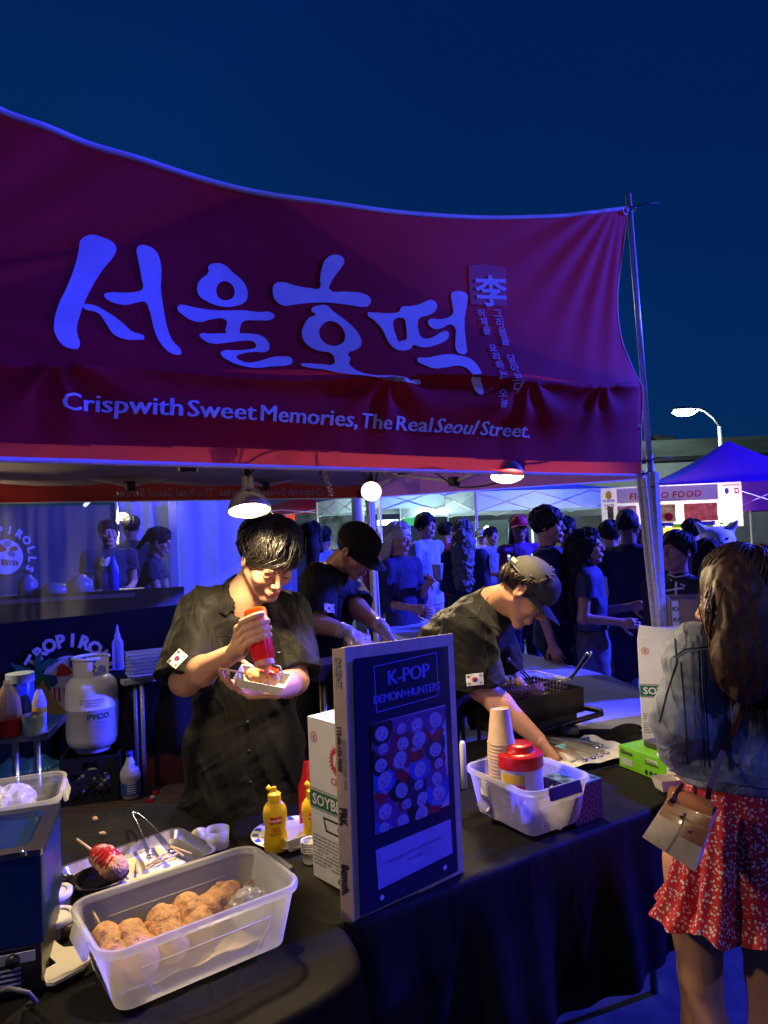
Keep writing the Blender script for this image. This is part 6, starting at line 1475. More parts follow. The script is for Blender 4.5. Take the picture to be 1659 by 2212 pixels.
for q in range(3): text('K>', lambda x, y, q=q: V((kk.x, kk.y, 0)) + kx * (.006 + x) - ky * .004 + V((0, 0, Z1 - .045 - .045 * q + y)), 'green_print', inkg, cbx, .024, .001)
base = Z0
m = MB(); m.box(V((kk.x, kk.y, base - .10)) + kx * cw / 2 + ky * cd_ / 2, (cw, cd_, .19), Rk, .003); tag(m.build('lower_carton', mat('carton_dark', (.14, .10, .07), .8), None), 'plain cardboard carton carrying the open one', 'carton')
kp = V((kk.x, kk.y, 0)) + kx * cw / 2 + ky * cd_ / 2; kz = base - .197
stt = thing('crate_stand', 'low dark stand carrying the two cardboard cartons', 'stand', (kp.x, kp.y, 0)); m = MB(); m.box((kp.x, kp.y, kz - .015), (cw + .02, cd_ + .02, .03), Rk); m.build('stand_top', darksteel, stt)
for sx_ in (1, -1):
    for sy_ in (1, -1): m = MB(); p = kp + kx * sx_ * .14 + ky * sy_ * .1; m.tube([(p.x, p.y, 0), (p.x, p.y, kz - .03)], .012, 8); m.build('leg', darksteel, stt, True)
g0 = P(700, 1428, 3.05); g1 = P(880, 1400, 3.35); gxx = g1 - g0; gxx.z = 0; LL = gxx.length; gxx.normalize(); gyy = V((-gxx.y, gxx.x, 0)); gz = P(780, 1415, 3.15).z
gr = thing('flat_griddle', 'dark griddle where the gloved vendor works, behind the poster board', 'griddle', (g0.x, g0.y, 0)); Rgg = frame(gxx, gyy); cg = V((g0.x, g0.y, 0)) + gxx * LL / 2 + gyy * .16
m = MB(); m.box(V((cg.x, cg.y, gz - .05)), (LL + .1, .36, .07), Rgg, .005); m.build('griddle_body', greasy, gr)
m = MB(); m.box(V((cg.x, cg.y, gz - .014)), (LL + .06, .32, .004), Rgg); m.build('hot_plate', mat('hot_plate', (.03, .025, .02), .2, metal=.5), gr)
m = MB(); m.box(V((cg.x, cg.y, gz - .0)) - gyy * .175, (LL + .1, .006, .03), Rgg); m.build('front_lip', mat('copper_steel', (.5, .4, .3), .3, metal=.9), gr)
for sx_ in (1, -1):
    for sy_ in (1, -1): m = MB(); p = cg + gxx * sx_ * (LL / 2) + gyy * sy_ * .14; m.tube([(p.x, p.y, 0), (p.x, p.y, gz - .08)], .016, 8); m.build('leg', darksteel, gr, True)
for k, (u, v) in enumerate(((845, 1398), (822, 1402))):
    c = P(u, v, 3.2); c.z = gz + .012; S = SDF(); S.ell(c, (.045, .04, .016), None, .01); v_, f_ = S.mesh(.004, lambda X, Y, Z: .004 * (vnoise(X * 90, Y * 90, Z * 90) - .5)); tag(mesh_np('pancake', v_, f_, mat('dough', (.66, .55, .36), .6, var=.15, vs=40)), 'pale round dough cake on the dark griddle, %s the vendor\'s glove' % ('under', 'clear of')[k], 'pancake', 'dough cakes on the griddle')
for k, (u, v) in enumerate(((744, 1385), (770, 1382), (793, 1372))):
    c = P(u, v + 26, 3.25); c.z = gz; m = MB(); m.lathe([(.001, 0), (.018, 0), (.018, .07), (.010, .085), (.010, .10), (.001, .10)], c, None, 16); tag(m.build('spice_bottle', mat('spice', (.45, .3, .16), .35), None, True), 'small cork-coloured bottle on the griddle edge, %s from the squeezing vendor' % ('first', 'second', 'third')[k], 'bottle', 'small bottles on the griddle')
# ================================================================== PEOPLE
from mathutils.bvhtree import BVHTree
def CV(x, y, z): return _r * x + _u * y - _f * z        # right, up, towards the photographer
skinm = mat('skin', (.56, .30, .185), .48, var=.06, vs=35, bump=.12, bs=500, bdist=.0008, sss=.12, spec=.35)
skin2 = mat('skin_tan', (.42, .22, .14), .48, var=.06, vs=35, sss=.1, spec=.35)
skind = mat('skin_brown', (.22, .11, .07), .5, var=.06, vs=35, spec=.35)
lipm = mat('lips', (.46, .15, .12), .4, var=.05)
hairk = mat('hair_black', (.012, .010, .009), .40, var=.3, vs=80, spec=.6)
hairk2 = mat('hair_far', (.012, .010, .010), .65, var=.3, vs=80, spec=.2)
hairb = mat('hair_brown', (.07, .035, .018), .38, var=.35, vs=60, spec=.6)
hairg = mat('hair_blond', (.42, .36, .28), .42, var=.2, vs=60)
shirtm = mat('work_shirt', (.010, .0098, .0082), .6, var=.05, vs=40, bump=.3, bs=600, bdist=.0008, spec=.14, sheen=.05, crease=.011, cs=7)
blackc = mat('black_cotton', (.016, .016, .019), .8, var=.15, vs=10, bump=.3, bs=500, bdist=.0008, spec=.2)
navyc = mat('navy_cotton', (.02, .022, .05), .8, var=.15, vs=10)
def caster(o):
    me = o.data; n = len(me.vertices); co = np.zeros(n * 3, np.float32); me.vertices.foreach_get('co', co)
    M_ = o.matrix_parent_inverse if o.parent else Matrix.Identity(4)
    t = BVHTree.FromPolygons([V(c) for c in co.reshape(-1, 3).tolist()], [tuple(p.vertices) for p in me.polygons])
    last = [V((0, 2, 1))]
    def hit(u, v, off=.002):
        r = ray(u, v).normalized(); loc, nrm, i, d = t.ray_cast(EYE, r)
        if loc is None:
            loc, nrm, i, d = t.find_nearest(EYE + r * (last[0] - EYE).length)
        else: last[0] = loc
        if nrm.dot(r) > 0: nrm = -nrm
        return loc + nrm * off
    return hit
def seam(hit, pts, name, m, parent, r=.0015, off=.001):
    q = []
    for a, b in zip(pts, pts[1:]):
        n = max(2, int(math.hypot(b[0] - a[0], b[1] - a[1]) / 5)); q += [hit(a[0] + (b[0] - a[0]) * i / n, a[1] + (b[1] - a[1]) * i / n, off) for i in range(n)]
    q.append(hit(*pts[-1], off)); m_ = MB(); m_.tube(q, r, 5); return m_.build(name, m, parent, True)
def patch(hit, poly, name, m, parent, off=.003, sub=6): return flat([poly], lambda x, y: hit(x, -y, off), name, m, parent, sub=sub) if False else flat([[(x, -y) for x, y in poly]], lambda x, y: hit(x, -y, off), name, m, parent, sub=sub)
flag_red = mat('flag_red', (.55, .02, .03), .6); flag_blue = mat('flag_blue', (.01, .05, .3), .6); flagw = mat('flag_white', (.74, .74, .74), .6)
def flag(hit, c, ex, ey, parent):
    """Korean flag patch: c centre (picture), ex / ey half vectors"""
    F = lambda off: (lambda x, y: hit(c[0] + ex[0] * x + ey[0] * y, c[1] + ex[1] * x + ey[1] * y, off))
    p = flat([[(-1, -1), (1, -1), (1, 1), (-1, 1)]], F(.004), 'flag_patch', flagw, parent, sub=.35)
    r_ = .42; kx_, ky_ = r_ * .70, r_ * 1.0
    A_ = [(kx_ * cos(t) , ky_ * sin(t)) for t in np.linspace(0, 2 * pi, 25)[:-1]]
    up_ = [(kx_ * cos(t), ky_ * sin(t)) for t in np.linspace(0, pi, 14)] + [(-kx_ / 2 + kx_ / 2 * cos(t), ky_ / 2 * sin(t)) for t in np.linspace(pi, 2 * pi, 8)] + [(kx_ / 2 + kx_ / 2 * cos(t), ky_ / 2 * sin(t)) for t in np.linspace(pi, 0, 8)]
    flat([A_], F(.0052), 'flag_circle', flag_blue, p); flat([up_], F(.006), 'flag_circle', flag_red, p)
    for sx_ in (1, -1):
        for sy_ in (1, -1):
            for k in (-1, 0, 1):
                d = V((sx_ * .8, sy_ * .6)).normalized(); o = V((sx_ * .68, sy_ * .62)) + d * k * .13; q = V((-d.y, d.x)) * .17; e_ = d * .035
                flat([[tuple(o + q + e_), tuple(o - q + e_), tuple(o - q - e_), tuple(o + q - e_)]], F(.0055), 'flag_bar', inkb, p)
def limb(S, a, b, c, r0, r1, r2, k=.015):
    S.cone(a, b, r0, r1, k); S.cone(b, c, r1, r2, k)
def torso(S, lat, chain, k=.05, fw=1.0):
    """chain: [(point, radius, lateral stretch)]"""
    for (a, ra, sa), (b, rb, sb) in zip(chain, chain[1:]):
        ax = V(lat).normalized(); up_ = (V(a) - V(b)).normalized(); R_ = frame(ax, None, up_)
        Rn = np.array(frame(ax, up_.cross(ax))); S.cone(a, b, ra, rb, k, sc=((sa + sb) / 2, fw, 1), R=Rn)
def sleeve(S, a, b, c, r0, r1, cut, hollow=True, k=.03):
    """sleeve from shoulder a to elbow b (cut <= 1) or on to wrist c (cut > 1)"""
    a, b, c = V(a), V(b), V(c)
    if cut <= 1: e = a.lerp(b, cut); d = (b - a).normalized(); S.cone(a, e + d * .02, r0, r1, k)
    else: e = b.lerp(c, cut - 1); d = (c - b).normalized(); S.cone(a, b, r0, (r0 + r1) / 2, k); S.cone(b, e + d * .02, (r0 + r1) / 2, r1, k)
    S.p.append(('cut', e, d, r1)); return e, d
def cutmesh(S, cuts):
    """cut open ends locally (only near the sleeve end)"""
    keep = []
    for p in S.p:
        if p[0] == 'cut':
            _, e, d, r = p; e = np.array(e); d = np.array(d)
            def f(X, Y, Z, e=e, d=d, r=r):
                h = (X - e[0]) * d[0] + (Y - e[1]) * d[1] + (Z - e[2]) * d[2]
                rr = np.sqrt(np.maximum(0, (X - e[0]) ** 2 + (Y - e[1]) ** 2 + (Z - e[2]) ** 2 - h * h))
                return np.maximum(-h, rr - r * 1.6)
            keep.append((f, e - r * 1.9, e + r * 1.9, .002, '-'))
            def g(X, Y, Z, e=e, d=d, r=r):
                h = (X - e[0]) * d[0] + (Y - e[1]) * d[1] + (Z - e[2]) * d[2]
                rr = np.sqrt(np.maximum(0, (X - e[0]) ** 2 + (Y - e[1]) ** 2 + (Z - e[2]) ** 2 - h * h))
                return np.maximum(rr - (r - .010), -h - .05)
            keep.append((g, e - r * 1.3, e + r * 1.3, .003, '-'))
        else: keep.append(p)
    S.p = keep; return S

def standing(u, v, d, facing, label, hair='short', hairmat=None, top=None, bottom='trousers', botm=None, skin=None, arms=('down', 'down'), sleeves=.45, female=False,
             walk=.0, lean=.0, look=0, group=None, extra=None, headpitch=0, wide=1.0, hem=None, hat=None, eyes=False, vox=.012):
    skin = skin or skin2; hairmat = hairk2 if hairmat in (None, hairk) else hairmat; botm = botm or navyc
    hc_ = P(u, v, d); s = hc_.z / 1.605; t_ = V((-hc_.x, -hc_.y, 0)).normalized(); r_ = V((-t_.y, t_.x, 0))   # t_: towards camera, r_: image right
    a = radians(facing); F = t_ * cos(a) + r_ * sin(a); Rt_ = V((F.y, -F.x, 0)); base = V((hc_.x, hc_.y, 0)) - F * lean
    W = lambda x, y, z: base + (Rt_ * x + F * (y + lean * max(0, z - .9) / .7) + V((0, 0, z))) * s
    t = thing('person', label, 'person', tuple(base), group)
    sw = (.155 if female else .185) * wide; hw = .085
    sh = {1: W(sw, 0, 1.40), -1: W(-sw, 0, 1.40)}; nk = W(0, -.01, 1.47)
    el, wr = {}, {}
    for sd, ps in zip((1, -1), arms):
        x = sw * sd
        e_, w_ = {'down': ((x * 1.18, -.03, 1.12), (x * 1.22, .04, .88)), 'bent': ((x * 1.15, -.03, 1.13), (x * .75, .20, 1.10)), 'hold': ((x * 1.2, .02, 1.14), (x * .45, .21, 1.27)),
                  'phone': ((x * 1.12, .02, 1.13), (x * .5, .25, 1.18)), 'reach': ((x * 1.1, .12, 1.16), (x * .7, .34, 1.05))}[ps]
        el[sd], wr[sd] = W(*e_), W(*w_)
    hp = {1: W(hw, 0, .92), -1: W(-hw, 0, .92)}; kn = {1: W(hw, .02 + walk, .50), -1: W(-hw, .02 - walk * .3, .50)}; an = {1: W(hw, walk * 1.4, .08), -1: W(-hw, -walk * 1.6, .09)}
    hf = headframe(hc_, F + r_ * radians(look) * .0 + V((0, 0, -headpitch)), (0, 0, 1))
    if look: hf = headframe(hc_, (Matrix.Rotation(radians(look), 3, 'Z') @ F) + V((0, 0, -headpitch)), (0, 0, 1))
    HS, L = head_sdf(hf, .98 * s, not female, tuple(nk), .048 * s); parts = [HS.mesh(.0055)]
    for sd in (1, -1):
        S = SDF(); limb(S, sh[sd], el[sd], wr[sd], .044 * s, .036 * s, .026 * s); dirn = N3(V(wr[sd]) - V(el[sd]))
        hand_sdf(S, wr[sd], dirn + np.array(F) * .1, -np.array(Rt_) * sd * .8 + np.array([0, 0, -.2]), 1 if sd < 0 else -1, (.35, .4, .45, .5), .95 * s); parts.append(S.mesh(.0075))
    if bottom in ('shorts', 'dress', 'skirt'):
        S = SDF()
        for sd in (1, -1): limb(S, V(hp[sd]).lerp(kn[sd], .3), kn[sd], an[sd], .078 * s, .052 * s, .036 * s)
        parts.append(S.mesh(.011))
    vv, ff = joinm(parts); mesh_np('body', vv, ff, skin, t)
    S = SDF(); k_ = .92 if female else 1.0
    zb = hem if hem else .84
    torso(S, Rt_, [(W(0, 0, 1.36), .098 * s * k_, 1.50 * wide), (W(0, 0, 1.20), .100 * s * k_, 1.38 * wide), (W(0, 0, 1.05), .094 * s * k_, 1.3 * wide), (W(0, 0, max(zb, .9)), .105 * s, 1.4 * wide)])
    S.cone(sh[1], sh[-1], .050 * s, .050 * s, .05); S.cone(W(0, -.01, 1.40), W(0, -.012, 1.455), .062 * s, .052 * s, .03)
    if zb < .9: torso(S, Rt_, [(W(0, 0, .95), .108 * s, 1.4), (W(0, .0, zb), .125 * s if bottom != 'dress' else .17 * s, 1.35)])
    S.half(W(0, 0, zb), (0, 0, -1))
    for sd in (1, -1):
        if sleeves > 0: sleeve(S, V(sh[sd]) + V((0, 0, -.01)), el[sd], wr[sd], .060 * s, (.062 if sleeves < 1 else .042) * s, sleeves)
    cutmesh(S, None); top = top or blackc
    sdf_obj(S, vox, 'shirt' if bottom != 'dress' else 'dress', top, t, folds(.005, ((9, 3, 7), (3, 10, 4), (6, -5, 14)), u))
    if bottom != 'dress':
        S = SDF(); ln = {'trousers': 1, 'jeans': 1, 'shorts': .42, 'skirt': .42}[bottom]
        for sd in (1, -1):
            if ln == 1: S.cone(hp[sd], kn[sd], .092 * s, .068 * s, .03); S.cone(kn[sd], V(an[sd]) + V((0, 0, -.02)), .068 * s, .058 * s, .02)
            else: S.cone(hp[sd], V(hp[sd]).lerp(kn[sd], .85), .098 * s, .085 * s, .04)
        torso(S, Rt_, [(W(0, 0, 1.0), .098 * s, 1.3), (W(0, 0, .86), .105 * s, 1.42)])
        S.half(W(0, 0, 1.03), (0, 0, 1)); S.half(W(0, 0, .06), (0, 0, -1))
        sdf_obj(S, vox, 'trousers' if ln == 1 else 'shorts', botm, t, folds(.005, ((8, 2, 10), (2, 8, 6), (4, -3, 16)), u + 3))
    for sd in (1, -1):
        S = SDF(); S.cone(V(an[sd]) + V((0, 0, -.035)), V(an[sd]) + F * .13 + V((0, 0, -.045)), .042 * s, .034 * s, .03); S.half((0, 0, .004), (0, 0, -1)); sdf_obj(S, .01, 'shoe', extra.get('shoes', blackc) if extra else blackc, t)
    st = dict(side=1.65, fringe=1.15, back=2.1, r=.0042, th=.011, seg=6, swirl=.3, mess=.2)
    if hair == 'curly':
        S = hair_sdf(hf, .98 * s, dict(th=.019, face=.062, low=-.03)); sdf_obj(S, .006, 'hair', hairmat, t, lambda X, Y, Z: .020 * (vnoise(X * 60, Y * 60, Z * 60) - .5) + .008 * (vnoise(X * 90, Y * 90, Z * 90) - .5))
    else:
        S = hair_sdf(hf, .98 * s, dict(th=.008 if hair != 'buzz' else .003, face=.064, low=-.02))
        if hair in ('long', 'longcurly'):
            b0 = V(L(0, -.055, .02)); b1 = V(L(0, -.085, -.12)) ; b2 = W(0, -.12, 1.22 if hair == 'long' else 1.16)
            w_ = .070 if hair == 'long' else .12; S.cone(b0, b1, w_ * .8 * s, w_ * .85 * s, .03); S.cone(b1, b2, w_ * .85 * s, w_ * .7 * s, .03)
            for sd in (1, -1): S.cone(L(sd * .070, -.02, .03), L(sd * .082, -.03, -.15), .022 * s, .026 * s, .02)
        if hair == 'bun': S.ell(L(0, -.10, .09), (.045 * s,) * 3, None, .01)
        if hair == 'tail': S.cone(L(0, -.10, .06), L(0, -.16, -.10), .035 * s, .02 * s, .02)
        amp = .035 if hair == 'longcurly' else .008
        sdf_obj(S, .007, 'hair', hairmat, t, (lambda X, Y, Z: amp * (vnoise(X * 30, Y * 30, Z * (26 if amp > .02 else 6)) - .5) + amp * .5 * (vnoise(X * 70, Y * 70, Z * (60 if amp > .02 else 9)) - .5)))
        if hair not in ('buzz',): strands(hf, .98 * s, 130, st, hairmat, t, 'hair_lock', int(u))
    if hat: cap_hat(hf, s, hat, t, .006, True, 0)
    if eyes:
        finish_head(hf, .98 * s, t, skin, .005, 'open', hairk, lipm, not female)
    return t, W, dict(sh=sh, el=el, wr=wr, hf=hf, F=F, R=Rt_, s=s, L=L)
A = thing('person', 'young vendor in olive work shirt squeezing red sauce onto a corn dog', 'person', tuple(V((P(535, 1640, 2.45).x, P(535, 1640, 2.45).y, 0))))
hfA = headframe(P(580, 1209, 2.28), CV(.44, -.58, .70), CV(.12, .93, .20)); sA = .98
nkA = P(528, 1292, 2.37); shl, shr = P(440, 1322, 2.33), P(622, 1328, 2.47)
ell_, wrl = P(400, 1470, 2.20), P(511, 1407, 2.03); elr, wrr = P(636, 1470, 2.34), P(592, 1492, 2.10)
HS, LA = head_sdf(hfA, sA, True, tuple(nkA), .056, mouth=0); HS.cone(nkA, P(524, 1330, 2.39), .062, .07, .03); parts = [HS.mesh(.0026)]
bt0, bt1 = P(550, 1316, 1.90), P(571, 1428, 1.86); bax = (bt1 - bt0).normalized(); Rb = .030
btl = thing('sauce_bottle', 'upturned orange-red squeeze bottle in the vendor\'s fist', 'bottle', tuple(bt0)); RB = bax.to_track_quat('Z', 'Y').to_matrix(); Lb = (bt1 - bt0).length
bom = tubmat('sauce_plastic', (.85, .12, .03), .85, .25)
nb, lb_ = nodes(bom); bb_ = nb['Principled BSDF']; tcx = nb.new('ShaderNodeTexCoord'); sxx = nb.new('ShaderNodeSeparateXYZ'); mr = nb.new('ShaderNodeMapRange'); rr2 = nb.new('ShaderNodeValToRGB')
lb_.new(tcx.outputs['Generated'], sxx.inputs[0]); lb_.new(sxx.outputs[2], rr2.inputs[0]); rr2.color_ramp.elements[0].position = .62; rr2.color_ramp.elements[0].color = (.62, .02, .03, 1); rr2.color_ramp.elements[1].position = .80; rr2.color_ramp.elements[1].color = (.85, .20, .01, 1)
for nd in nb:
    if nd.type in ('BSDF_PRINCIPLED', 'BSDF_TRANSLUCENT'): lb_.new(rr2.outputs[0], nd.inputs[0])
m = MB(); m.lathe([(.001, .004), (.020, .002), (.027, .0), (Rb, .006), (Rb, Lb * .90), (Rb * .93, Lb * .96), (Rb * .8, Lb)], bt0, RB, 36); m.build('bottle_body', bom, btl, True, sharp=60)
m = MB(); m.lathe([(Rb * .86, Lb - .002), (Rb * .88, Lb + .012), (Rb * .5, Lb + .016), (.008, Lb + .020), (.0055, Lb + .034), (.003, Lb + .036)], bt0, RB, 28); m.build('cap', mat('cap_pink', (.6, .25, .2), .35), btl, True, sharp=50)
m = MB(); e = bt0 + RB @ V((0, 0, Lb + .034)); m.tube([e, e + V((.001, 0, -.012)), P(577, 1452, 1.865)], [.0035, .003, .003], 8); m.build('sauce_stream', mat('orange_sauce', (.75, .18, .02), .15), btl, True)
m = MB(); c0 = bt0 + RB @ V((0, 0, Lb + .010)) + CV(1, 0, 0) * .022
m.tube([c0, c0 + CV(.016, -.004, 0), c0 + CV(.024, -.022, 0), c0 + CV(.020, -.036, .0)], .0022, 6); m.build('cap_strap', white, btl, True)
cam_dir = (EYE - bt0); cam_dir = (cam_dir - bax * cam_dir.dot(bax)).normalized(); lf = bax.cross(cam_dir); lf = lf if lf.dot(_r) < 0 else -lf
S = SDF(); ring_ = lambda h, th, rad: bt0 + bax * h + (lf * cos(th) + cam_dir * sin(th)) * rad
knk = []
hs = (.030, .050, .069, .086); tips = (1.95, 2.25, 2.32, 2.28)
for i, h in enumerate(hs):
    rf_ = (.0100, .0104, .0100, .0088)[i]; rad = Rb + rf_ + .0005; th0 = .15 + .06 * i; ths = np.linspace(th0, tips[i], 5); tilt = -.010
    pts = [ring_(h + .006 + tilt * 1.2 * (k / 4), th_, rad + (.004 if k in (1,) else 0)) for k, th_ in enumerate(ths)]
    kn_ = ring_(h + .012, -.35, rad + .012); knk.append(kn_)
    S.cone(kn_, pts[0], rf_ * 1.12, rf_ * 1.08, .004)
    for a_, b_, q in zip(pts, pts[1:], range(4)): S.cone(a_, b_, rf_ * (1.05 - .05 * q), rf_ * (1.0 - .06 * q), .003)
for kn_ in knk: S.cone(wrl, kn_, .021, .0135, .012)
S.cone(wrl, knk[3].lerp(knk[2], .5) + lf * .004, .024, .018, .012)
th_a = [wrl + (knk[0] - wrl) * .25 - cam_dir * .012, ring_(.055, -.75, Rb + .017), ring_(.035, -1.35, Rb + .013), ring_(.020, -1.9, Rb + .011)]
for a_, b_, r0, r1 in zip(th_a, th_a[1:], (.017, .0125, .011), (.0125, .011, .009)): S.cone(a_, b_, r0, r1, .006)
S.cone(V(ell_).lerp(wrl, .8), wrl, .026, .023, .01)
parts.append(S.mesh(.0021))
S = SDF(); S.cone(shl, ell_, .05, .047, .02); S.cone(ell_, V(ell_).lerp(wrl, .35), .044, .043, .02); S.cone(V(ell_).lerp(wrl, .35), wrl, .043, .0245, .02, ); parts.append(S.mesh(.004))
S = SDF(); S.cone(shr, elr, .05, .046, .02); S.cone(elr, V(elr).lerp(wrr, .4), .043, .040, .02); S.cone(V(elr).lerp(wrr, .4), wrr, .040, .026, .02); parts.append(S.mesh(.004))
S = SDF(); hand_sdf(S, wrr, CV(-.95, .05, .25), CV(-.15, .9, .25), 1, (.30, .42, .50, .55), 1.0, (.5, .2)); S.cone(V(elr).lerp(wrr, .8), wrr, .028, .024, .01); parts.append(S.mesh(.0021))
vv, ff = joinm(parts); mesh_np('body', vv, ff, skinm, A)
finish_head(hfA, sA, A, skinm, .0024, 'down', hairk, lipm)
HB = hair_sdf(hfA, sA, dict(th=.011, face=.056, low=-.012)); sdf_obj(HB, .004, 'hair', hairk, A, lambda X, Y, Z: .006 * (vnoise(X * 60, Y * 60, Z * 60) - .5))
strands(hfA, sA, 2400, dict(side=1.56, fringe=1.70, back=2.1, r=.0019, th=.015, seg=9, swirl=.5, wave=.8, mess=.10, asym=.13, locks=90), hairk, A, 'hair_lock', 4)
strands(hfA, sA, 70, dict(side=1.60, fringe=1.74, back=2.1, r=.0013, th=.020, seg=9, swirl=.6, wave=1.0, mess=.35, asym=.15), hairk, A, 'hair_lock', 8)
latA = (V(shr) - V(shl)).normalized(); fwdA = CV(.15, -.1, 1)
S = SDF(); c1_, c2_, c3_, c4_ = P(534, 1375, 2.43), P(530, 1490, 2.45), P(530, 1610, 2.46), P(529, 1790, 2.46)
torso(S, latA, [(P(534, 1345, 2.42), .098, 1.45), (c1_, .112, 1.36), (c2_, .114, 1.30), (c3_, .128, 1.48), (c4_, .146, 1.52)], .05)
S.cone(shl, shr, .062, .062, .05); S.cone(P(527, 1310, 2.40), P(525, 1290, 2.40), .085, .070, .03)
S.half(P(530, 1752, 2.46) , (0.04, 0, -1)); 
S.cone(LA(0, 0, -.06), P(533, 1318, 2.34), .050, .060, .004, '-')
sleeve(S, shl, P(396, 1470, 2.20), wrl, .078, .082, .97); sleeve(S, shr, P(640, 1458, 2.36), wrr, .070, .074, .93)
cutmesh(S, None)
fA = folds(.0085, ((15, 2, 5), (2, 3, 1.5), (1, 3, 3)), 3.0); fB = folds(.0045, ((-9, 4, 17), (3, 3, 2), (3, 2, 3)), 8.0)
shirtA = sdf_obj(S, .0052, 'shirt', shirtm, A, lambda X, Y, Z: fA(X, Y, Z) + fB(X, Y, Z))
hA = caster(shirtA); dk = mat('shirt_seam', (.012, .011, .010), .8)
patch(hA, [(498, 1262), (514, 1296), (528, 1322), (516, 1330), (497, 1320), (486, 1330), (473, 1322), (480, 1300), (484, 1272)], 'collar', shirtm, A, .009)
patch(hA, [(575, 1300), (592, 1296), (602, 1312), (606, 1338), (592, 1342), (580, 1325)], 'collar', shirtm, A, .009)
patch(hA, [(503, 1284), (540, 1296), (578, 1300), (583, 1318), (556, 1322), (545, 1345), (518, 1352), (512, 1330), (528, 1322)], 'undershirt', blackc, A, .003)
for pts in ([(459, 1355), (482, 1352), (507, 1354)], [(461, 1374), (484, 1372), (506, 1376)], [(507, 1354), (506, 1376)], [(459, 1355), (461, 1374)], [(588, 1356), (628, 1360)], [(590, 1358), (588, 1408), (632, 1412), (630, 1362)], [(462, 1376), (464, 1420), (500, 1424)], [(520, 1352), (517, 1480), (524, 1600), (528, 1740)], [(536, 1352), (534, 1480), (541, 1600), (545, 1740)], [(468, 1290), (452, 1310), (456, 1360), (448, 1430)], [(400, 1470), (372, 1452)]):
    seam(hA, pts, 'seam', dk, A, .0012, .0004)
for v_ in (1372, 1440, 1500, 1560, 1622, 1690):
    c = hA(528 + (v_ - 1400) * .04, v_, .003); m = MB(); m.lathe([(.001, .002), (.006, .0015), (.0065, 0)], c, frame(CV(1, 0, 0), CV(0, 1, 0)), 10); m.build('button', black, A, True)
flag(hA, (384, 1424), (13, -14), (-9, -8), A)
for pl in ([(498, 1262), (514, 1296), (528, 1322), (516, 1330), (497, 1320), (486, 1330), (473, 1322), (480, 1300), (484, 1272)], [(575, 1300), (592, 1296), (602, 1312), (606, 1338), (592, 1342), (580, 1325), (575, 1300)]): seam(hA, pl, 'seam', dk, A, .0022, .003)
m = MB(); q = hA(605, 1410, .006); m.tube([q - _r * .012, q + _r * .012 + _u * .002], .0018, 6); m.build('pin', steel, A, True)
S = SDF(); pel = P(532, 1690, 2.48)
for sd in (1, -1):
    h_ = pel + latA * sd * .09; k_ = V((h_.x, h_.y, .47)) ; a_ = V((h_.x, h_.y, .06)); S.cone(h_, k_, .095, .075, .03); S.cone(k_, a_, .075, .065, .03)
S.half((0, 0, .03), (0, 0, -1)); sdf_obj(S, .012, 'trousers', blackc, A, folds(.006, ((8, 2, 10), (2, 8, 6), (4, -3, 16)), 3))
for sd in (1, -1):
    S = SDF(); h_ = pel + latA * sd * .09; b_ = V((h_.x, h_.y, .045)); S.cone(b_, b_ + V((.02, -.14, -.005)), .045, .038, .02); S.half((0, 0, .004), (0, 0, -1)); sdf_obj(S, .01, 'shoe', black, A)
boat, RBt = food_tray(P(566, 1482, 2.035), 0, 'white paper boat on the squeezing vendor\'s palm', .150, .072, .034, None, frame(CV(.97, -.16, .1), CV(.0, .35, -.9)))
bx, by, bz = RBt @ V((1, 0, 0)), RBt @ V((0, 1, 0)), RBt @ V((0, 0, 1)); bc_ = P(566, 1482, 2.035)
cdA = corndog(bc_ + bz * .032 + bx * -.002, bx, .023, .095, .085, 'corn dog with orange sauce in the paper boat', None, 40, crust)
m = MB(); pts = []
for q in range(60): t = q / 59; pts.append(bc_ + bz * (.056 + .0015 * sin(q)) + bx * (-.01 + .052 * t) + by * .014 * sin(q * .8))
m.tube(pts, .0042, 6); m.build('sauce', mat('red_sauce_wet', (.5, .03, .008), .1, coat=.6), cdA, True)

B = thing('person', 'vendor in black cap and clear plastic gloves working at the griddle', 'person', tuple(V((P(690, 1480, 3.35).x, P(690, 1480, 3.35).y, 0))))
hfB = headframe(P(768, 1188, 3.2), CV(.74, -.58, .28), CV(.30, .85, .25)); sB = .98
nkB = P(722, 1232, 3.27); bR, bL = P(690, 1256, 3.12), P(735, 1250, 3.46); beR, bwR = P(684, 1345, 3.03), P(752, 1366, 2.99); beL, bwL = P(776, 1318, 3.30), P(829, 1360, 3.16)
HS, LB = head_sdf(hfB, sB, True, tuple(nkB), .054); parts = [HS.mesh(.0038)]
S = SDF(); limb(S, bR, beR, bwR, .05, .045, .028); parts.append(S.mesh(.006)); S = SDF(); limb(S, bL, beL, bwL, .05, .045, .028); parts.append(S.mesh(.006))
vv, ff = joinm(parts); bodyB = mesh_np('body', vv, ff, skinm, B); finish_head(hfB, sB, B, skinm, .0035, 'down', hairk, lipm)
glov = mat('glove_plastic', (.66, .55, .52), .2, var=.06, spec=.9, transl=.2)
for nm, w_, fd_, pn, sd in (('right', bwR, CV(.85, -.5, .1), CV(.1, -.8, -.3), -1), ('left', bwL, CV(.55, -.8, .15), CV(-.3, -.5, .2), 1)):
    S = SDF(); hand_sdf(S, w_, fd_, pn, sd, (.5, .6, .65, .7), 1.14); e_ = beR if nm == 'right' else beL; S.cone(V(w_).lerp(e_, .22), w_, .036, .028, .01)
    sdf_obj(S, .0042, 'glove', glov, B, lambda X, Y, Z: .006 * (vnoise(X * 90, Y * 90, Z * 90) - .5))
HB = hair_sdf(hfB, sB, dict(th=.006, face=.062, low=-.03)); sdf_obj(HB, .005, 'hair', hairk, B)
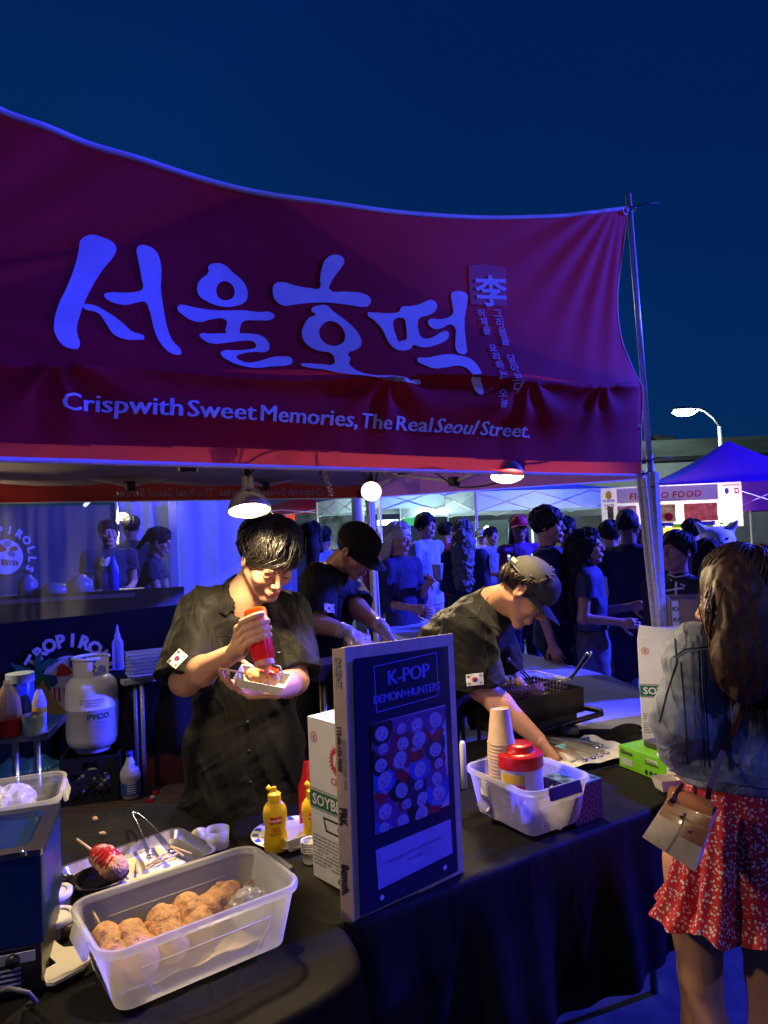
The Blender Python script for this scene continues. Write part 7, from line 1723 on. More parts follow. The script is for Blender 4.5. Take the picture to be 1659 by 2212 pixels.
cap_hat(hfB, sB, blackc, B, .004, tilt=-4)
S = SDF(); latB = (V(bL) - V(bR)).normalized(); torso(S, latB, [(P(712, 1275, 3.30), .105, 1.35), (P(700, 1350, 3.33), .12, 1.25), (P(692, 1430, 3.36), .125, 1.25), (P(690, 1530, 3.38), .135, 1.3)])
S.cone(bR, bL, .066, .064, .05); S.cone(P(718, 1246, 3.28), P(724, 1236, 3.27), .075, .062, .03); S.half(P(690, 1500, 3.38), (0, 0, -1)); sleeve(S, bR, beR, bwR, .078, .080, .88); sleeve(S, bL, beL, bwL, .074, .078, .85); cutmesh(S, None)
shB = sdf_obj(S, .007, 'shirt', mat('black_shirt', (.013, .013, .015), .7, crease=.014, cs=7, var=.1, vs=30, bump=.3, bs=500, bdist=.0008, spec=.2), B, folds(.006, ((5, 2, 9), (3, 7, -5), (9, -4, 5)), 6.0))
hB = caster(shB); flag(hB, (710, 1314), (10.5, 1), (0, -9), B)
seam(hB, [(742, 1262), (760, 1300), (752, 1380)], 'seam', dk, B)
S = SDF()
for sd in (1, -1):
    h_ = P(690, 1500, 3.38) + latB * sd * .09; S.cone(h_, (h_.x, h_.y, .47), .10, .075, .03); S.cone((h_.x, h_.y, .47), (h_.x, h_.y, .06), .075, .062, .03)
S.half((0, 0, .03), (0, 0, -1)); sdf_obj(S, .012, 'trousers', blackc, B)
for sd in (1, -1):
    S = SDF(); h_ = P(690, 1500, 3.38) + latB * sd * .09; b_ = V((h_.x, h_.y, .045)); S.cone(b_, b_ + V((.13, -.03, -.005)), .045, .038, .02); S.half((0, 0, .004), (0, 0, -1)); sdf_obj(S, .01, 'shoe', black, B)

Cc = thing('person', 'vendor in faded cap and dark work shirt bending over the counter beside the fryer', 'person', tuple(V((P(930, 1560, 3.0).x, P(930, 1560, 3.0).y, 0))))
hfC = headframe(P(1133, 1278, 2.62), CV(.66, -.70, .24), CV(.72, .66, .10)); sC = 1.0
nkC = P(1062, 1308, 2.70); cR, cL = P(1010, 1362, 2.58), P(1066, 1345, 2.93); ceR, cwR = P(1040, 1484, 2.56), P(1163, 1598, 2.49); ceL, cwL = P(1085, 1440, 3.05), P(1120, 1478, 3.0)
HS, LC = head_sdf(hfC, sC, True, tuple(nkC), .058); HS.cone(nkC, P(1040, 1330, 2.72), .062, .07, .03); parts = [HS.mesh(.0028)]
S = SDF(); S.cone(cR, ceR, .052, .048, .02); S.cone(ceR, V(ceR).lerp(cwR, .35), .045, .043, .02); S.cone(V(ceR).lerp(cwR, .35), cwR, .043, .0265, .02); parts.append(S.mesh(.0045))
S = SDF(); limb(S, cL, ceL, cwL, .05, .045, .028); parts.append(S.mesh(.006))
S = SDF(); hand_sdf(S, cwR, CV(.62, -.75, .15), CV(-.35, -.45, .2), 1, (.42, .46, .5, .55), 1.05, (.6, .4)); S.cone(V(ceR).lerp(cwR, .85), cwR, .029, .025, .01); parts.append(S.mesh(.0028))
S = SDF(); hand_sdf(S, cwL, CV(.7, -.6, .1), CV(0, -.8, -.3), 1, (.5, .6, .6, .6)); parts.append(S.mesh(.005))
vv, ff = joinm(parts); mesh_np('body', vv, ff, mat('skin_warm', (.50, .255, .15), .48, var=.06, vs=35, bump=.12, bs=500, bdist=.0008, sss=.12, spec=.35), Cc); finish_head(hfC, sC, Cc, skinm, .0026, 'down', hairk, lipm)
HB = hair_sdf(hfC, sC, dict(th=.006, face=.062, low=-.035)); sdf_obj(HB, .004, 'hair', hairk, Cc)
strands(hfC, sC, 500, dict(side=1.78, fringe=.5, back=2.2, r=.0024, th=.010, seg=8, swirl=.1, wave=.6, tmin=1.42), mat('hair_dark_brown', (.03, .017, .010), .4, var=.3, vs=80), Cc, 'hair_lock', 5)
capm = mat('faded_cap', (.034, .032, .028), .85, var=.28, vs=28, bump=.5, bs=300, bdist=.001)
capC, _ = cap_hat(hfC, sC, capm, Cc, .003, tilt=-6)
c, R = hfC; m = MB(); pts = [V(LC(.094 * cos(a_), -.012 + .112 * sin(a_), .030 - .012 * sin(a_))) for a_ in np.linspace(-.2, -pi + .2, 16)]; m.tube(pts, .004, 5); m.build('cap_strap', black, capC, True)
q = V(LC(.055, -.105, .055)); m = MB(); m.box(q, (.004, .022, .014), Matrix([list(x) for x in R]), .001); m.build('cap_tag', mat('tag_cream', (.6, .58, .4), .5), capC)
S = SDF(); latC = (V(cL) - V(cR)).normalized(); torso(S, latC, [(P(1040, 1352, 2.74), .108, 1.45), (P(985, 1400, 2.80), .128, 1.40), (P(935, 1475, 2.88), .130, 1.30), (P(912, 1600, 2.96), .135, 1.3)], .06)
S.cone(cR, cL, .068, .066, .06); S.cone(P(1045, 1335, 2.72), P(1060, 1316, 2.70), .082, .068, .04); S.half(P(905, 1610, 2.96), (0, 0, -1)); S.cone(LC(0, 0, -.06), P(1068, 1316, 2.70), .05, .058, .004, '-')
sleeve(S, cR, P(1036, 1475, 2.57), cwR, .082, .086, .98); sleeve(S, cL, ceL, cwL, .076, .08, .9); cutmesh(S, None)
fC = folds(.0095, ((10, 3, 13), (2, 4, -2), (3, -2, 2)), 12.0)
shC = sdf_obj(S, .0055, 'shirt', shirtm, Cc, lambda X, Y, Z: fC(X, Y, Z) + fB(X, Y, Z)); hC = caster(shC)
flag(hC, (1026, 1467), (18, -2), (-1, -12.5), Cc)
for pts in ([(1064, 1268), (1062, 1300), (1058, 1352), (1086, 1362)], [(1050, 1275), (1030, 1330), (1050, 1400), (1062, 1480)], [(960, 1310), (1000, 1335), (1030, 1332)], [(1070, 1350), (1078, 1400), (1072, 1470)]): seam(hC, pts, 'seam', dk, Cc, .0012, .0004)
S = SDF()
for sd in (1, -1):
    h_ = P(905, 1600, 2.98) + latC * sd * .09; S.cone(h_, (h_.x, h_.y, .47), .10, .075, .03); S.cone((h_.x, h_.y, .47), (h_.x, h_.y, .06), .075, .062, .03)
S.half((0, 0, .03), (0, 0, -1)); sdf_obj(S, .012, 'trousers', blackc, Cc)
for sd in (1, -1):
    S = SDF(); h_ = P(905, 1600, 2.98) + latC * sd * .09; b_ = V((h_.x, h_.y, .045)); S.cone(b_, b_ + V((.14, .02, -.005)), .045, .038, .02); S.half((0, 0, .004), (0, 0, -1)); sdf_obj(S, .01, 'shoe', black, Cc)

D = thing('person', 'long-haired customer in denim jacket and red dotted dress with a shoulder bag', 'person', tuple(V((P(1600, 1700, 1.8).x, P(1600, 1700, 1.8).y, 0))))
hfD = headframe(P(1608, 1298, 1.73), CV(-.80, -.16, -.52), CV(.03, 1, 0)); sD = 1.0; denim = mat('denim', (.22, .255, .33), .85, crease=.014, cs=8, var=.38, vs=24, bump=.6, bs=700, bdist=.0012, stretch=(1, 1, .45), detail=8)
dred = bpy.data.materials.new('red_dotted'); dred.use_nodes = True; N, L = nodes(dred); b = N['Principled BSDF']; b.inputs['Roughness'].default_value = .75
vo = N.new('ShaderNodeTexVoronoi'); vo.inputs['Scale'].default_value = 112; vo.inputs['Randomness'].default_value = .85; t_ = N.new('ShaderNodeTexCoord'); wn = N.new('ShaderNodeTexNoise'); wn.inputs['Scale'].default_value = 90; ad = N.new('ShaderNodeMixRGB'); ad.inputs[0].default_value = .012
L.new(t_.outputs['Object'], ad.inputs[1]); L.new(t_.outputs['Object'], wn.inputs[0]); L.new(wn.outputs[1], ad.inputs[2]); L.new(ad.outputs[0], vo.inputs[0])
r = N.new('ShaderNodeValToRGB'); r.color_ramp.elements[0].position = .30; r.color_ramp.elements[0].color = (.62, .52, .50, 1); r.color_ramp.elements[1].position = .38; r.color_ramp.elements[1].color = (.42, .008, .02, 1)
L.new(vo.outputs['Distance'], r.inputs[0]); L.new(r.outputs[0], b.inputs['Base Color'])
nkD = P(1602, 1362, 1.76); dL, dR = P(1504, 1414, 1.70), P(1700, 1412, 1.86); deL, dwL = P(1466, 1556, 1.70), P(1480, 1652, 1.84); deR, dwR = P(1800, 1545, 1.92), P(1880, 1620, 2.1)
HS, LD = head_sdf(hfD, sD, False, tuple(nkD), .048); parts = [HS.mesh(.0035)]
for (a_, b_, c_, fd_, pn, sd) in ((dL, deL, dwL, CV(.1, -.5, -.8), CV(.6, .3, -.2), 1), (dR, deR, dwR, CV(-.2, -.9, -.3), CV(-.8, 0, 0), -1)):
    S = SDF(); limb(S, a_, b_, c_, .042, .036, .024); hand_sdf(S, c_, fd_, pn, sd, (.5, .5, .5, .5), .92); parts.append(S.mesh(.0045))
lgL, lgR = P(1502, 1960, 1.82), P(1650, 2000, 1.80)
for l_ in (lgL, lgR):
    S = SDF(); g = V((l_.x, l_.y, 0)); S.cone(g + V((0, 0, .72)), g + V((0, 0, .60)), .074, .070, .02); S.cone(g + V((0, 0, .60)), g + V((0, -.01, .44)), .070, .050, .02); S.cone(g + V((0, -.0, .44)), g + V((.0, -.02, .32)), .050, .054, .02); S.cone(g + V((0, -.02, .32)), g + V((0, 0, .07)), .053, .032, .02); S.cone(g + V((0, 0, .05)), g + V((-.05, .13, .03)), .034, .03, .02); parts.append(S.mesh(.007))
vv, ff = joinm(parts); mesh_np('body', vv, ff, skinm, D); finish_head(hfD, sD, D, skinm, .003, 'open', hairb, lipm, False)
latD = (V(dR) - V(dL)).normalized()
S = SDF(); torso(S, latD, [(P(1592, 1430, 1.79), .100, 1.55), (P(1592, 1520, 1.80), .104, 1.42), (P(1590, 1620, 1.81), .106, 1.38), (P(1588, 1730, 1.81), .118, 1.40)])
S.cone(dL, dR, .058, .056, .05); S.cone(P(1598, 1402, 1.78), P(1602, 1375, 1.77), .075, .064, .02); pz = P(1588, 1684, 1.80); S.half(pz, (-.10, 0, -1)); sleeve(S, dL, deL, dwL, .057, .047, 1.75); sleeve(S, dR, deR, dwR, .068, .058, 1.75); cutmesh(S, None)
fD = folds(.008, ((5, 3, 16), (3, 5, -2), (2, -3, 4)), 20.0)
jk = sdf_obj(S, .0052, 'denim_jacket', denim, D, lambda X, Y, Z: fD(X, Y, Z) + .5 * fB(X, Y, Z)); hD = caster(jk); stch = mat('denim_seam', (.03, .045, .085), .8); stc2 = mat('denim_pale', (.22, .27, .36), .85, var=.4, vs=90)
for pts in ([(1456, 1420), (1480, 1402), (1540, 1396), (1659, 1400)], [(1508, 1404), (1512, 1500), (1520, 1600), (1524, 1680)], [(1520, 1404), (1523, 1500), (1530, 1600), (1535, 1684)], [(1458, 1380), (1462, 1430), (1440, 1500), (1424, 1560)]): seam(hD, pts, 'seam', stch, D, .0022, .0005)
for pts in ([(1458, 1424), (1482, 1407), (1540, 1401), (1659, 1405)], [(1514, 1404), (1518, 1500), (1525, 1600), (1530, 1682)], [(1455, 1648), (1500, 1658), (1570, 1672), (1659, 1686)], [(1460, 1660), (1500, 1674), (1570, 1686), (1659, 1698)]): seam(hD, pts, 'stitching', stc2, D, .0014, .001)
for pts in ([(1470, 1430), (1476, 1500), (1482, 1600), (1486, 1668)], [(1560, 1406), (1566, 1500), (1572, 1600), (1576, 1690)], [(1566, 1406), (1572, 1500), (1578, 1600), (1582, 1690)], [(1446, 1640), (1470, 1648), (1492, 1646)]): seam(hD, pts, 'seam', stch, D, .0016, .0005)
patch(hD, [(1454, 1640), (1500, 1652), (1659, 1680), (1659, 1704), (1570, 1690), (1500, 1678), (1458, 1664)], 'waistband', mat('denim_band', (.15, .19, .27), .85, var=.45, vs=60, bump=.6, bs=300), D, .004)
m = MB(); wc = P(1590, 1660, 1.80); hz = P(1500, 2050, 1.70).z; hc2 = V((wc.x + .01, wc.y + .01, hz)); 
def sk(u, t):
    a_ = u * 2 * pi; tt = t ** 1.15; rx = .135 + .060 * tt + .018 * tt * tt * 2; ry = .105 + .060 * tt
    fl = tt * (.020 * sin(a_ * 9 + 1) + .012 * sin(a_ * 17 + 2.5 * sin(a_ * 2)) + .010 * sin(a_ * 4 + 2)); rim = .018 * max(0, (t - .88) / .12)
    p = wc.lerp(hc2, t); zz = p.z + (.03 * cos(a_ - .3) * t * -1.0) + .012 * sin(a_ * 9 + 2) * t
    return V((p.x, p.y, zz)) + latD * (rx + fl + rim) * cos(a_) + V((-latD.y, latD.x, 0)) * (ry + fl + rim) * sin(a_)
m.grid(sk, 220, 50); m.build('dress_skirt', dred, D, True)
dkb = mat('hair_dark', (.055, .026, .014), .55, var=.4, vs=70, spec=.5)
S = hair_sdf(hfD, sD, dict(th=.012, face=.058, low=-.05)); p1, p2, p3 = P(1612, 1330, 1.66), P(1612, 1420, 1.62), P(1610, 1480, 1.62)
S.cone(P(1606, 1270, 1.70), p1, .085, .082, .03, sc=(1.05, .8, 1), R=np.eye(3)); S.cone(p1, p2, .082, .072, .03, sc=(1, .55, 1), R=np.eye(3)); S.cone(p2, p3, .068, .04, .03, sc=(1, .5, 1), R=np.eye(3)); S.cone(P(1556, 1270, 1.74), P(1545, 1385, 1.70), .018, .024, .02)
sdf_obj(S, .005, 'hair', dkb, D, lambda X, Y, Z: .006 * (vnoise(X * 90, Y * 90, Z * 5) - .5) + .004 * (vnoise(X * 200, Y * 200, Z * 9) - .5))
strands(hfD, sD, 2500, dict(side=1.75, fringe=1.1, back=1.9, r=.0015, th=.014, seg=8, swirl=.12, hang=.30, hangfr=.75, wamp=.0028, wfreq=.7, mess=.16), dkb, D, 'hair_lock', 9)
rb_ = random.Random(3); m = MB()                       # wavy brown locks at the camera side
for k in range(90):
    x0_ = rb_.uniform(1530, 1585); a0_ = rb_.uniform(1255, 1330); dpt = rb_.uniform(1.645, 1.70); ln = rb_.uniform(60, 150) + (x0_ - 1530) * 1.4; pts = []; ph_ = rb_.uniform(0, 6)
    for q in range(14): tq = q / 13; pts.append(P(x0_ + 16 * tq * (1 if x0_ < 1550 else .5) - 12 * sin(tq * 3) + 5 * sin(tq * 8 + ph_), a0_ + ln * tq, dpt - .02 * sin(tq * 3)))
    m.tube(pts, [.0022 * (.5 + sin(pi * min(1, .1 + .8 * q / 13)) * .6) for q in range(14)], 4, False)
m.build('hair_lock', mat('hair_warm_brown', (.12, .055, .025), .38, var=.4, vs=70, spec=.6), D, True)
m = MB(); q0, q1 = V(LD(-.055, .088, .004)), V(LD(-.078, .0, .006)); m.tube([q0, q1], .0016, 6); m.tube([q0 + V((0, 0, -.012)), q0 + V((0, 0, .012))], .0014, 6); m.build('glasses', mat('glasses_cream', (.6, .55, .45), .3), D, True)
bagd = 1.53; bg_ = thing('handbag', 'cream and tan leather handbag with gold clasp at the customer\'s hip', 'handbag', tuple(P(1460, 1800, bagd)))
TL_, TR_, BR_, BL_ = P(1440, 1728, bagd + .03), P(1537, 1768, bagd - .05), P(1501, 1883, bagd - .06), P(1387, 1808, bagd + .02)
cream = mat('leather_cream', (.58, .49, .36), .45, var=.08, vs=60, bump=.2, bs=400, bdist=.0006); tan = mat('leather_tan', (.34, .13, .05), .32, var=.12, vs=20, coat=.2); bkd = (CV(.55, -.05, -.83)).normalized() * .078
m = MB(); q4 = [TL_, TR_, BR_, BL_]; cen4 = sum(q4, V()) / 4; NB = 14
def bagp(u, v, w_):
    p = TL_.lerp(TR_, u).lerp(BL_.lerp(BR_, u), v); rc = .012; bul = .010 * sin(pi * u) * sin(pi * v); return p + bkd * w_ + CV(0, 0, 1) * bul * (1 if w_ < .5 else -1) 
m.grid(lambda u, v: bagp(u, v, 0), NB, NB); m.grid(lambda u, v: bagp(u, v, 1), NB, NB)
m.grid(lambda u, w_: bagp(u, 1, w_), NB, 3); m.grid(lambda v, w_: bagp(0, v, w_), NB, 3); m.grid(lambda v, w_: bagp(1, v, w_), NB, 3); m.build('bag_body', cream, bg_, False, sharp=30)
m = MB()
def flap(u, t):      # over the top and down the front
    if t < .35: p = bagp(u, 0, 1 - t / .35); return p + _u * (.008 + .012 * sin(pi * t / .35))
    k = (t - .35) / .65; p = bagp(u, k * .36, 0) + CV(0, 0, 1) * .004; return p + _u * .008 * (1 - k)
m.grid(flap, 16, 16); m.build('flap', tan, bg_, True)
m = MB(); m.grid(lambda u, t: bagp(.46 + .52 * u, .34 + .20 * t, 0) + CV(0, 0, 1) * .0055, 6, 4); m.build('flap_tongue', tan, bg_, True)
m = MB(); m.grid(lambda u, t: bagp(.0 + 1.02 * u, .16 + .045 * t + .02 * u, 0) + CV(0, 0, 1) * .0075, 16, 2); m.build('strap_band', tan, bg_, True)
gold = mat('gold', (.75, .5, .2), .18, metal=1.0)
m = MB(); g0_ = bagp(.40, .15, 0) + CV(0, 0, 1) * .010
m.tube([g0_ - _r * .010, g0_ + _r * .010], .0022, 6); m.tube([g0_ - _u * .008, g0_ + _u * .008], .0022, 6); m.tube([g0_ + V((.006 * cos(a_), 0, .006 * sin(a_))) for a_ in np.linspace(0, 2 * pi, 14)], .0016, 5); g1_ = bagp(.62, .36, 0) + CV(0, 0, 1) * .009; m.tube([g1_ - _r * .007, g1_ + _r * .007], .002, 6); m.build('clasp', gold, bg_, True)
m = MB(); 
for k in range(26): a_ = bagp(.43, .02 + .96 * k / 26, 0) + CV(0, 0, 1) * (.0045 if k > 9 else .008); m.tube([a_, a_ + (BL_ - TL_).normalized() * .003], .0009, 4)
m.build('centre_stitch', mat('stitch_brown', (.2, .13, .08), .6), bg_)
for k, (a_, b_) in enumerate(((P(1452, 1732, bagd + .01), P(1472, 1694, bagd + .06)), (P(1512, 1758, bagd + .03), P(1500, 1700, bagd + .08)))):
    m = MB(); m.tube([a_, a_.lerp(b_, .5) - _r * .004, b_], .0055, 6); m.build('bag_handle', mat('leather_dark', (.10, .03, .02), .35), bg_, True)
    m = MB(); m.tube([a_ + V((.008 * cos(q * .7), 0, .008 * sin(q * .7))) for q in range(10)], .002, 5); m.build('ring', gold, bg_, True)
sp_ = [(1526, 1740), (1532, 1700), (1560, 1620), (1590, 1560), (1625, 1480), (1645, 1440)]
m = MB(); pts = [hD(u_, v_, .006) if v_ < 1700 else P(u_, v_, 1.62) for u_, v_ in sp_]; vs_2 = []
for i, p in enumerate(pts):
    d_ = (pts[min(i + 1, len(pts) - 1)] - pts[max(0, i - 1)]).normalized(); w_ = d_.cross(CV(0, 0, 1)).normalized() * .007; vs_2 += [p - w_, p + w_, p + w_ + CV(0, 0, 1) * .002, p - w_ + CV(0, 0, 1) * .002]
m.add(vs_2, [(i * 4 + q, i * 4 + (q + 1) % 4, i * 4 + 4 + (q + 1) % 4, i * 4 + 4 + q) for i in range(len(pts) - 1) for q in range(4)]); m.build('shoulder_strap', mat('strap_brown', (.12, .035, .02), .4), bg_)
# ================================================================== THE LANE: tents, neighbours and crowd
def pop_tent(c, yaw, w_, zt, zp, zv, roof, val, label, legm=alum, name='canopy_tent', walls=None, group=None, l_=None):
    """c ground centre"""
    t = thing(name, label, 'tent', tuple(c), group); R_ = rotz(yaw); l_ = l_ or w_; cs = [V(c) + R_ @ V((x * w_ / 2, y * l_ / 2, zt)) for x, y in ((-1, -1), (1, -1), (1, 1), (-1, 1))]; pk = V((c[0], c[1], zp))
    for i in range(4):
        a, b = cs[i], cs[(i + 1) % 4]; m = MB()
        def f(u, v): p = a.lerp(b, u).lerp(pk, v); p.z -= .16 * sin(pi * v) * (1 - .6 * sin(pi * u)); return p
        m.grid(f, 10, 8); m.build('roof_panel', roof[i % len(roof)], t, True)
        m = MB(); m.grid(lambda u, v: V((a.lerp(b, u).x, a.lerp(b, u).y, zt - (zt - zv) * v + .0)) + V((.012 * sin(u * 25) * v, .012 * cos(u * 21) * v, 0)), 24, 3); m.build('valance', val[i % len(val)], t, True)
        m = MB(); m.tube([(a.x, a.y, 0), (a.x, a.y, zt)], .022, 6); m.build('leg', legm, t, True)
        n = 3
        for k in range(n):
            p, q = a.lerp(b, k / n), a.lerp(b, (k + 1) / n)
            for z0, z1 in ((zv - .02, zt - .02), (zt - .02, zv - .02)):
                m = MB(); m.tube([(p.x, p.y, z0), (q.x, q.y, z1)], .010, 5); m.build('truss_bar', legm, t)
    return t, cs
def gx_(u, d, v=1106): p = P(u, v, d); return V((p.x, p.y, 0))
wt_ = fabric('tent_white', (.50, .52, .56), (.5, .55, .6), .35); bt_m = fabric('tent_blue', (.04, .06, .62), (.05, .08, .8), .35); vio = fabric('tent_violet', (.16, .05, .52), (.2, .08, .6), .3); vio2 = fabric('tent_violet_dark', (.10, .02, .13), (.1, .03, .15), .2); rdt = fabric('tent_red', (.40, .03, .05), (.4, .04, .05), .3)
zT = P(1300, 1062, 11).z; pkp = P(1572, 952, 12.2)
tb_c = V((pkp.x, pkp.y, 0)); zE = P(1290, 1066, 10.8).z + .05
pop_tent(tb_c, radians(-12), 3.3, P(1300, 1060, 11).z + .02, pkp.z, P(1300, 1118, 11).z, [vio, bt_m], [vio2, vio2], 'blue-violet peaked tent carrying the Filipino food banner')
fbn = thing('food_banner', 'white printed Filipino food banner with photo panels and green border', 'banner', tuple(gx_(1450, 10.2)))
a0, a1 = P(1297, 1055, 10.3), P(1601, 1040, 9.6); hb0 = a0.z - P(1297, 1130, 10.3).z; bx_ = (a1 - a0); bx_.z = 0; bwid = bx_.length; bx_.normalize(); hb_ = P(1601, 1040, 9.6).z - P(1601, 1136, 9.6).z; zt0 = a0.z
FB = lambda o: (lambda x, y: V((a0.x, a0.y, zt0 - hb_)) + bx_ * (x * bwid) + V((0, 0, (y * hb_) + x * (a1.z - a0.z))) - V((-bx_.y, bx_.x, 0)) * o)
fwh = fabric('banner_white', (.62, .62, .60), (.7, .68, .66), .45)
flat([[(0, 0), (1, 0), (1, 1), (0, 1)]], FB(0), 'banner_cloth', fwh, fbn, sub=.2)
bpk = fabric('banner_pale', (.52, .44, .46), (.6, .45, .48), .4)
flat([[(.12, .62), (.84, .62), (.84, .97), (.12, .97)]], FB(.01), 'title_panel', bpk, fbn)
rdi = fabric('banner_red', (.6, .02, .03), (.7, .03, .03), .4); gri = fabric('banner_green', (.12, .35, .02), (.2, .5, .05), .4); yli = fabric('banner_yellow', (.7, .45, .02), (.8, .5, .05), .4); bli = fabric('banner_blue', (.02, .05, .35), (.03, .06, .4), .4)
k = hb_ / bwid
text('FILIPINO FOOD', lambda x, y: FB(.03)(.47 + x, .70 + y / k), 'banner_title', rdi, fbn, .068, .0012, 'CENTER', shear=.1, space=1.1)
flat([[(.40, .645), (.58, .645), (.58, .66), (.40, .66)]], FB(.02), 'small_line', inkgr, fbn)
for x0_, x1_, mm in ((.045, .09, 'photo_dark'), (.12, .26, 'photo_meat'), (.40, .54, 'photo_rolls'), (.60, .83, 'photo_sausage')):
    pm = mat(mm, {'photo_dark': (.12, .10, .05), 'photo_meat': (.42, .22, .15), 'photo_rolls': (.5, .36, .10), 'photo_sausage': (.5, .12, .07)}[mm], .5, var=.85, vs=11, transl=.4)
    flat([[(x0_, .14), (x1_, .14), (x1_, .55), (x0_, .55)]], FB(.02), 'photo_panel', pm, fbn)
    flat([[(x0_ + .02, .04), (x1_ - .02, .04), (x1_ - .02, .13), (x0_ + .02, .13)]], FB(.03), 'caption_panel', mat('caption_violet', (.2, .15, .3), .6), fbn)
flat([[(.49 + .03 * cos(q * .4), .26 + .1 * sin(q * .4)) for q in range(15)]], FB(.03), 'printed_bowl', rdi, fbn)
for q in range(6): flat([[(q / 6 + .01, 0.0), (q / 6 + .13, 0.0), (q / 6 + .13, .09), (q / 6 + .01, .09)]], FB(.012), 'green_border', gri, fbn)
flat([[(.06 + .02 * (1 + .5 * (q % 2)) * cos(q * pi / 8), .82 + .09 * (1 + .5 * (q % 2)) * sin(q * pi / 8)) for q in range(16)]], FB(.02), 'sun_mark', yli, fbn)
text('ISLAND', lambda x, y: FB(.02)(.06 + x, .66 + y / k), 'banner_word', bli, fbn, .028, .001, 'CENTER'); text('TASTE', lambda x, y: FB(.02)(.06 + x, .55 + y / k), 'banner_word', rdi, fbn, .028, .001, 'CENTER')
flat([[(.03, .49), (.095, .49), (.095, .52), (.03, .52)]], FB(.02), 'yellow_bar', yli, fbn)
flat([[(.90 + .014 * cos(q * .5), .80 + .07 * sin(q * .5)) for q in range(13)]], FB(.02), 'round_mark', bli, fbn); text('f', lambda x, y: FB(.03)(.90 + x, .76 + y / k), 'banner_word', fwh, fbn, .035, .001, 'CENTER')
flat([[(.952, .74), (.980, .74), (.980, .86), (.952, .86)], [(.958, .765), (.958, .835), (.974, .835), (.974, .765)]], FB(.02), 'square_mark', rdi, fbn)
flat([[(.87, .92), (.99, .92), (.99, .94), (.87, .94)]], FB(.02), 'yellow_bar', yli, fbn)
c = gx_(905, 13.5); pop_tent(c, radians(25), 3.0, P(905, 1062, 12).z, P(905, 1010, 13).z, P(905, 1098, 12).z, [wt_, bt_m], [wt_], 'white tent with a blue side panel beyond the back tent leg')
c = gx_(1110, 13); pop_tent(c, radians(20), 3.2, P(1110, 1068, 12.6).z, P(1110, 1000, 13).z, P(1110, 1104, 12).z, [bt_m, wt_, bt_m, wt_], [wt_], 'blue and white tent above the curly-haired young man')
c = gx_(650, 17); pop_tent(c, radians(10), 3.2, P(650, 1100, 16).z, P(680, 1070, 17).z, P(650, 1112, 16).z, [rdt], [rdt], 'small red tent far behind the squeezing vendor')
c = gx_(1700, 15); pop_tent(c, radians(0), 3.2, P(1650, 1065, 14).z, P(1700, 990, 15).z, P(1650, 1090, 14).z, [bt_m], [bt_m], 'bright blue tent at the edge behind the food banner')
def slab(u0, v0, u1, v1, d, m_, name, label, cat, th=.08, group=None):
    a, b = P(u0, v1, d), P(u1, v0, d); c_ = (a + b) / 2; w_ = abs(b.x - a.x); m = MB(); m.box((c_.x, c_.y, c_.z), (w_, th, abs(b.z - a.z)), rotz(-atan2(c_.x, c_.y))); o = m.build(name, m_, None); return tag(o, label, cat, group)
drk = mat('stall_dark', (.03, .035, .035), .7, var=.6, vs=3)
slab(1020, 1112, 1330, 1285, 14, drk, 'stall_backdrop', 'dark back panel of the food stall under the blue and white tent', 'panel')
slab(640, 1090, 790, 1190, 16, mat('graffiti_wall', (.16, .16, .17), .7, var=.95, vs=3.5, detail=2), 'painted_panel', 'grey and white painted panel behind the back tent leg', 'panel')
slab(606, 1100, 655, 1130, 17.5, emis('sign_red', (1.0, .08, .03), 1.2), 'lit_sign', 'small glowing red sign below the far red tent', 'sign')
slab(1435, 1132, 1480, 1152, 12.5, emis('sign_yellow', (1.0, .75, .08), 1.8), 'lit_sign', 'glowing yellow sign below the Filipino food banner', 'sign')
slab(815, 1122, 860, 1135, 15, emis('lamp_white', (.75, 1, .95), 5), 'tube_light', 'white strip light under the white tent', 'lamp')
slab(872, 1118, 900, 1136, 15.5, emis('sign_green', (.1, .9, .35), .6), 'lit_sign', 'faint green lit sign under the white tent', 'sign')
for k_, (u, v, d) in enumerate(((1004, 1136, 8.0), (1052, 1142, 13), (1130, 1140, 13.4), (1226, 1196, 9), (1118, 1172, 12.8))):
    p = P(u, v, d); m = MB(); m.lathe([(.001, -.05), (.05, -.03), (.055, .02), (.02, .05), (.001, .052)], p, None, 14); o = m.build('work_light', emis('work_glow', (.7, 1, .95), 9), None, True); tag(o, 'small white work light %s' % ('over the frizzy-haired woman', 'over the distant cook', 'beside the red cap', 'behind the cropped-top woman', 'under the red-capped woman\'s face')[k_], 'lamp', 'work lights of the far stalls')
lamp_light('POINT', 'stall_bulb', P(1060, 1135, 12.5), 130, (.6, 1, .92), None, .1); lamp_light('POINT', 'stall_bulb', P(870, 1130, 12.5), 130, (.6, 1, .9), None, .1); lamp_light('POINT', 'stall_bulb', P(1500, 1128, 10.6), 200, (1, .8, .7), None, .1)
p = P(1557, 1118, 9.0); m = MB(); m.tube([p + CV(.10 * cos(a_), .10 * sin(a_), 0) for a_ in np.linspace(-1.5, .6, 12)], [.004 + .018 * sin(pi * q / 11) for q in range(12)], 8); tag(m.build('crescent_light', emis('crescent_glow', (1, .95, .8), 7), None, True), 'small glowing crescent light above the pig costume head', 'lamp')
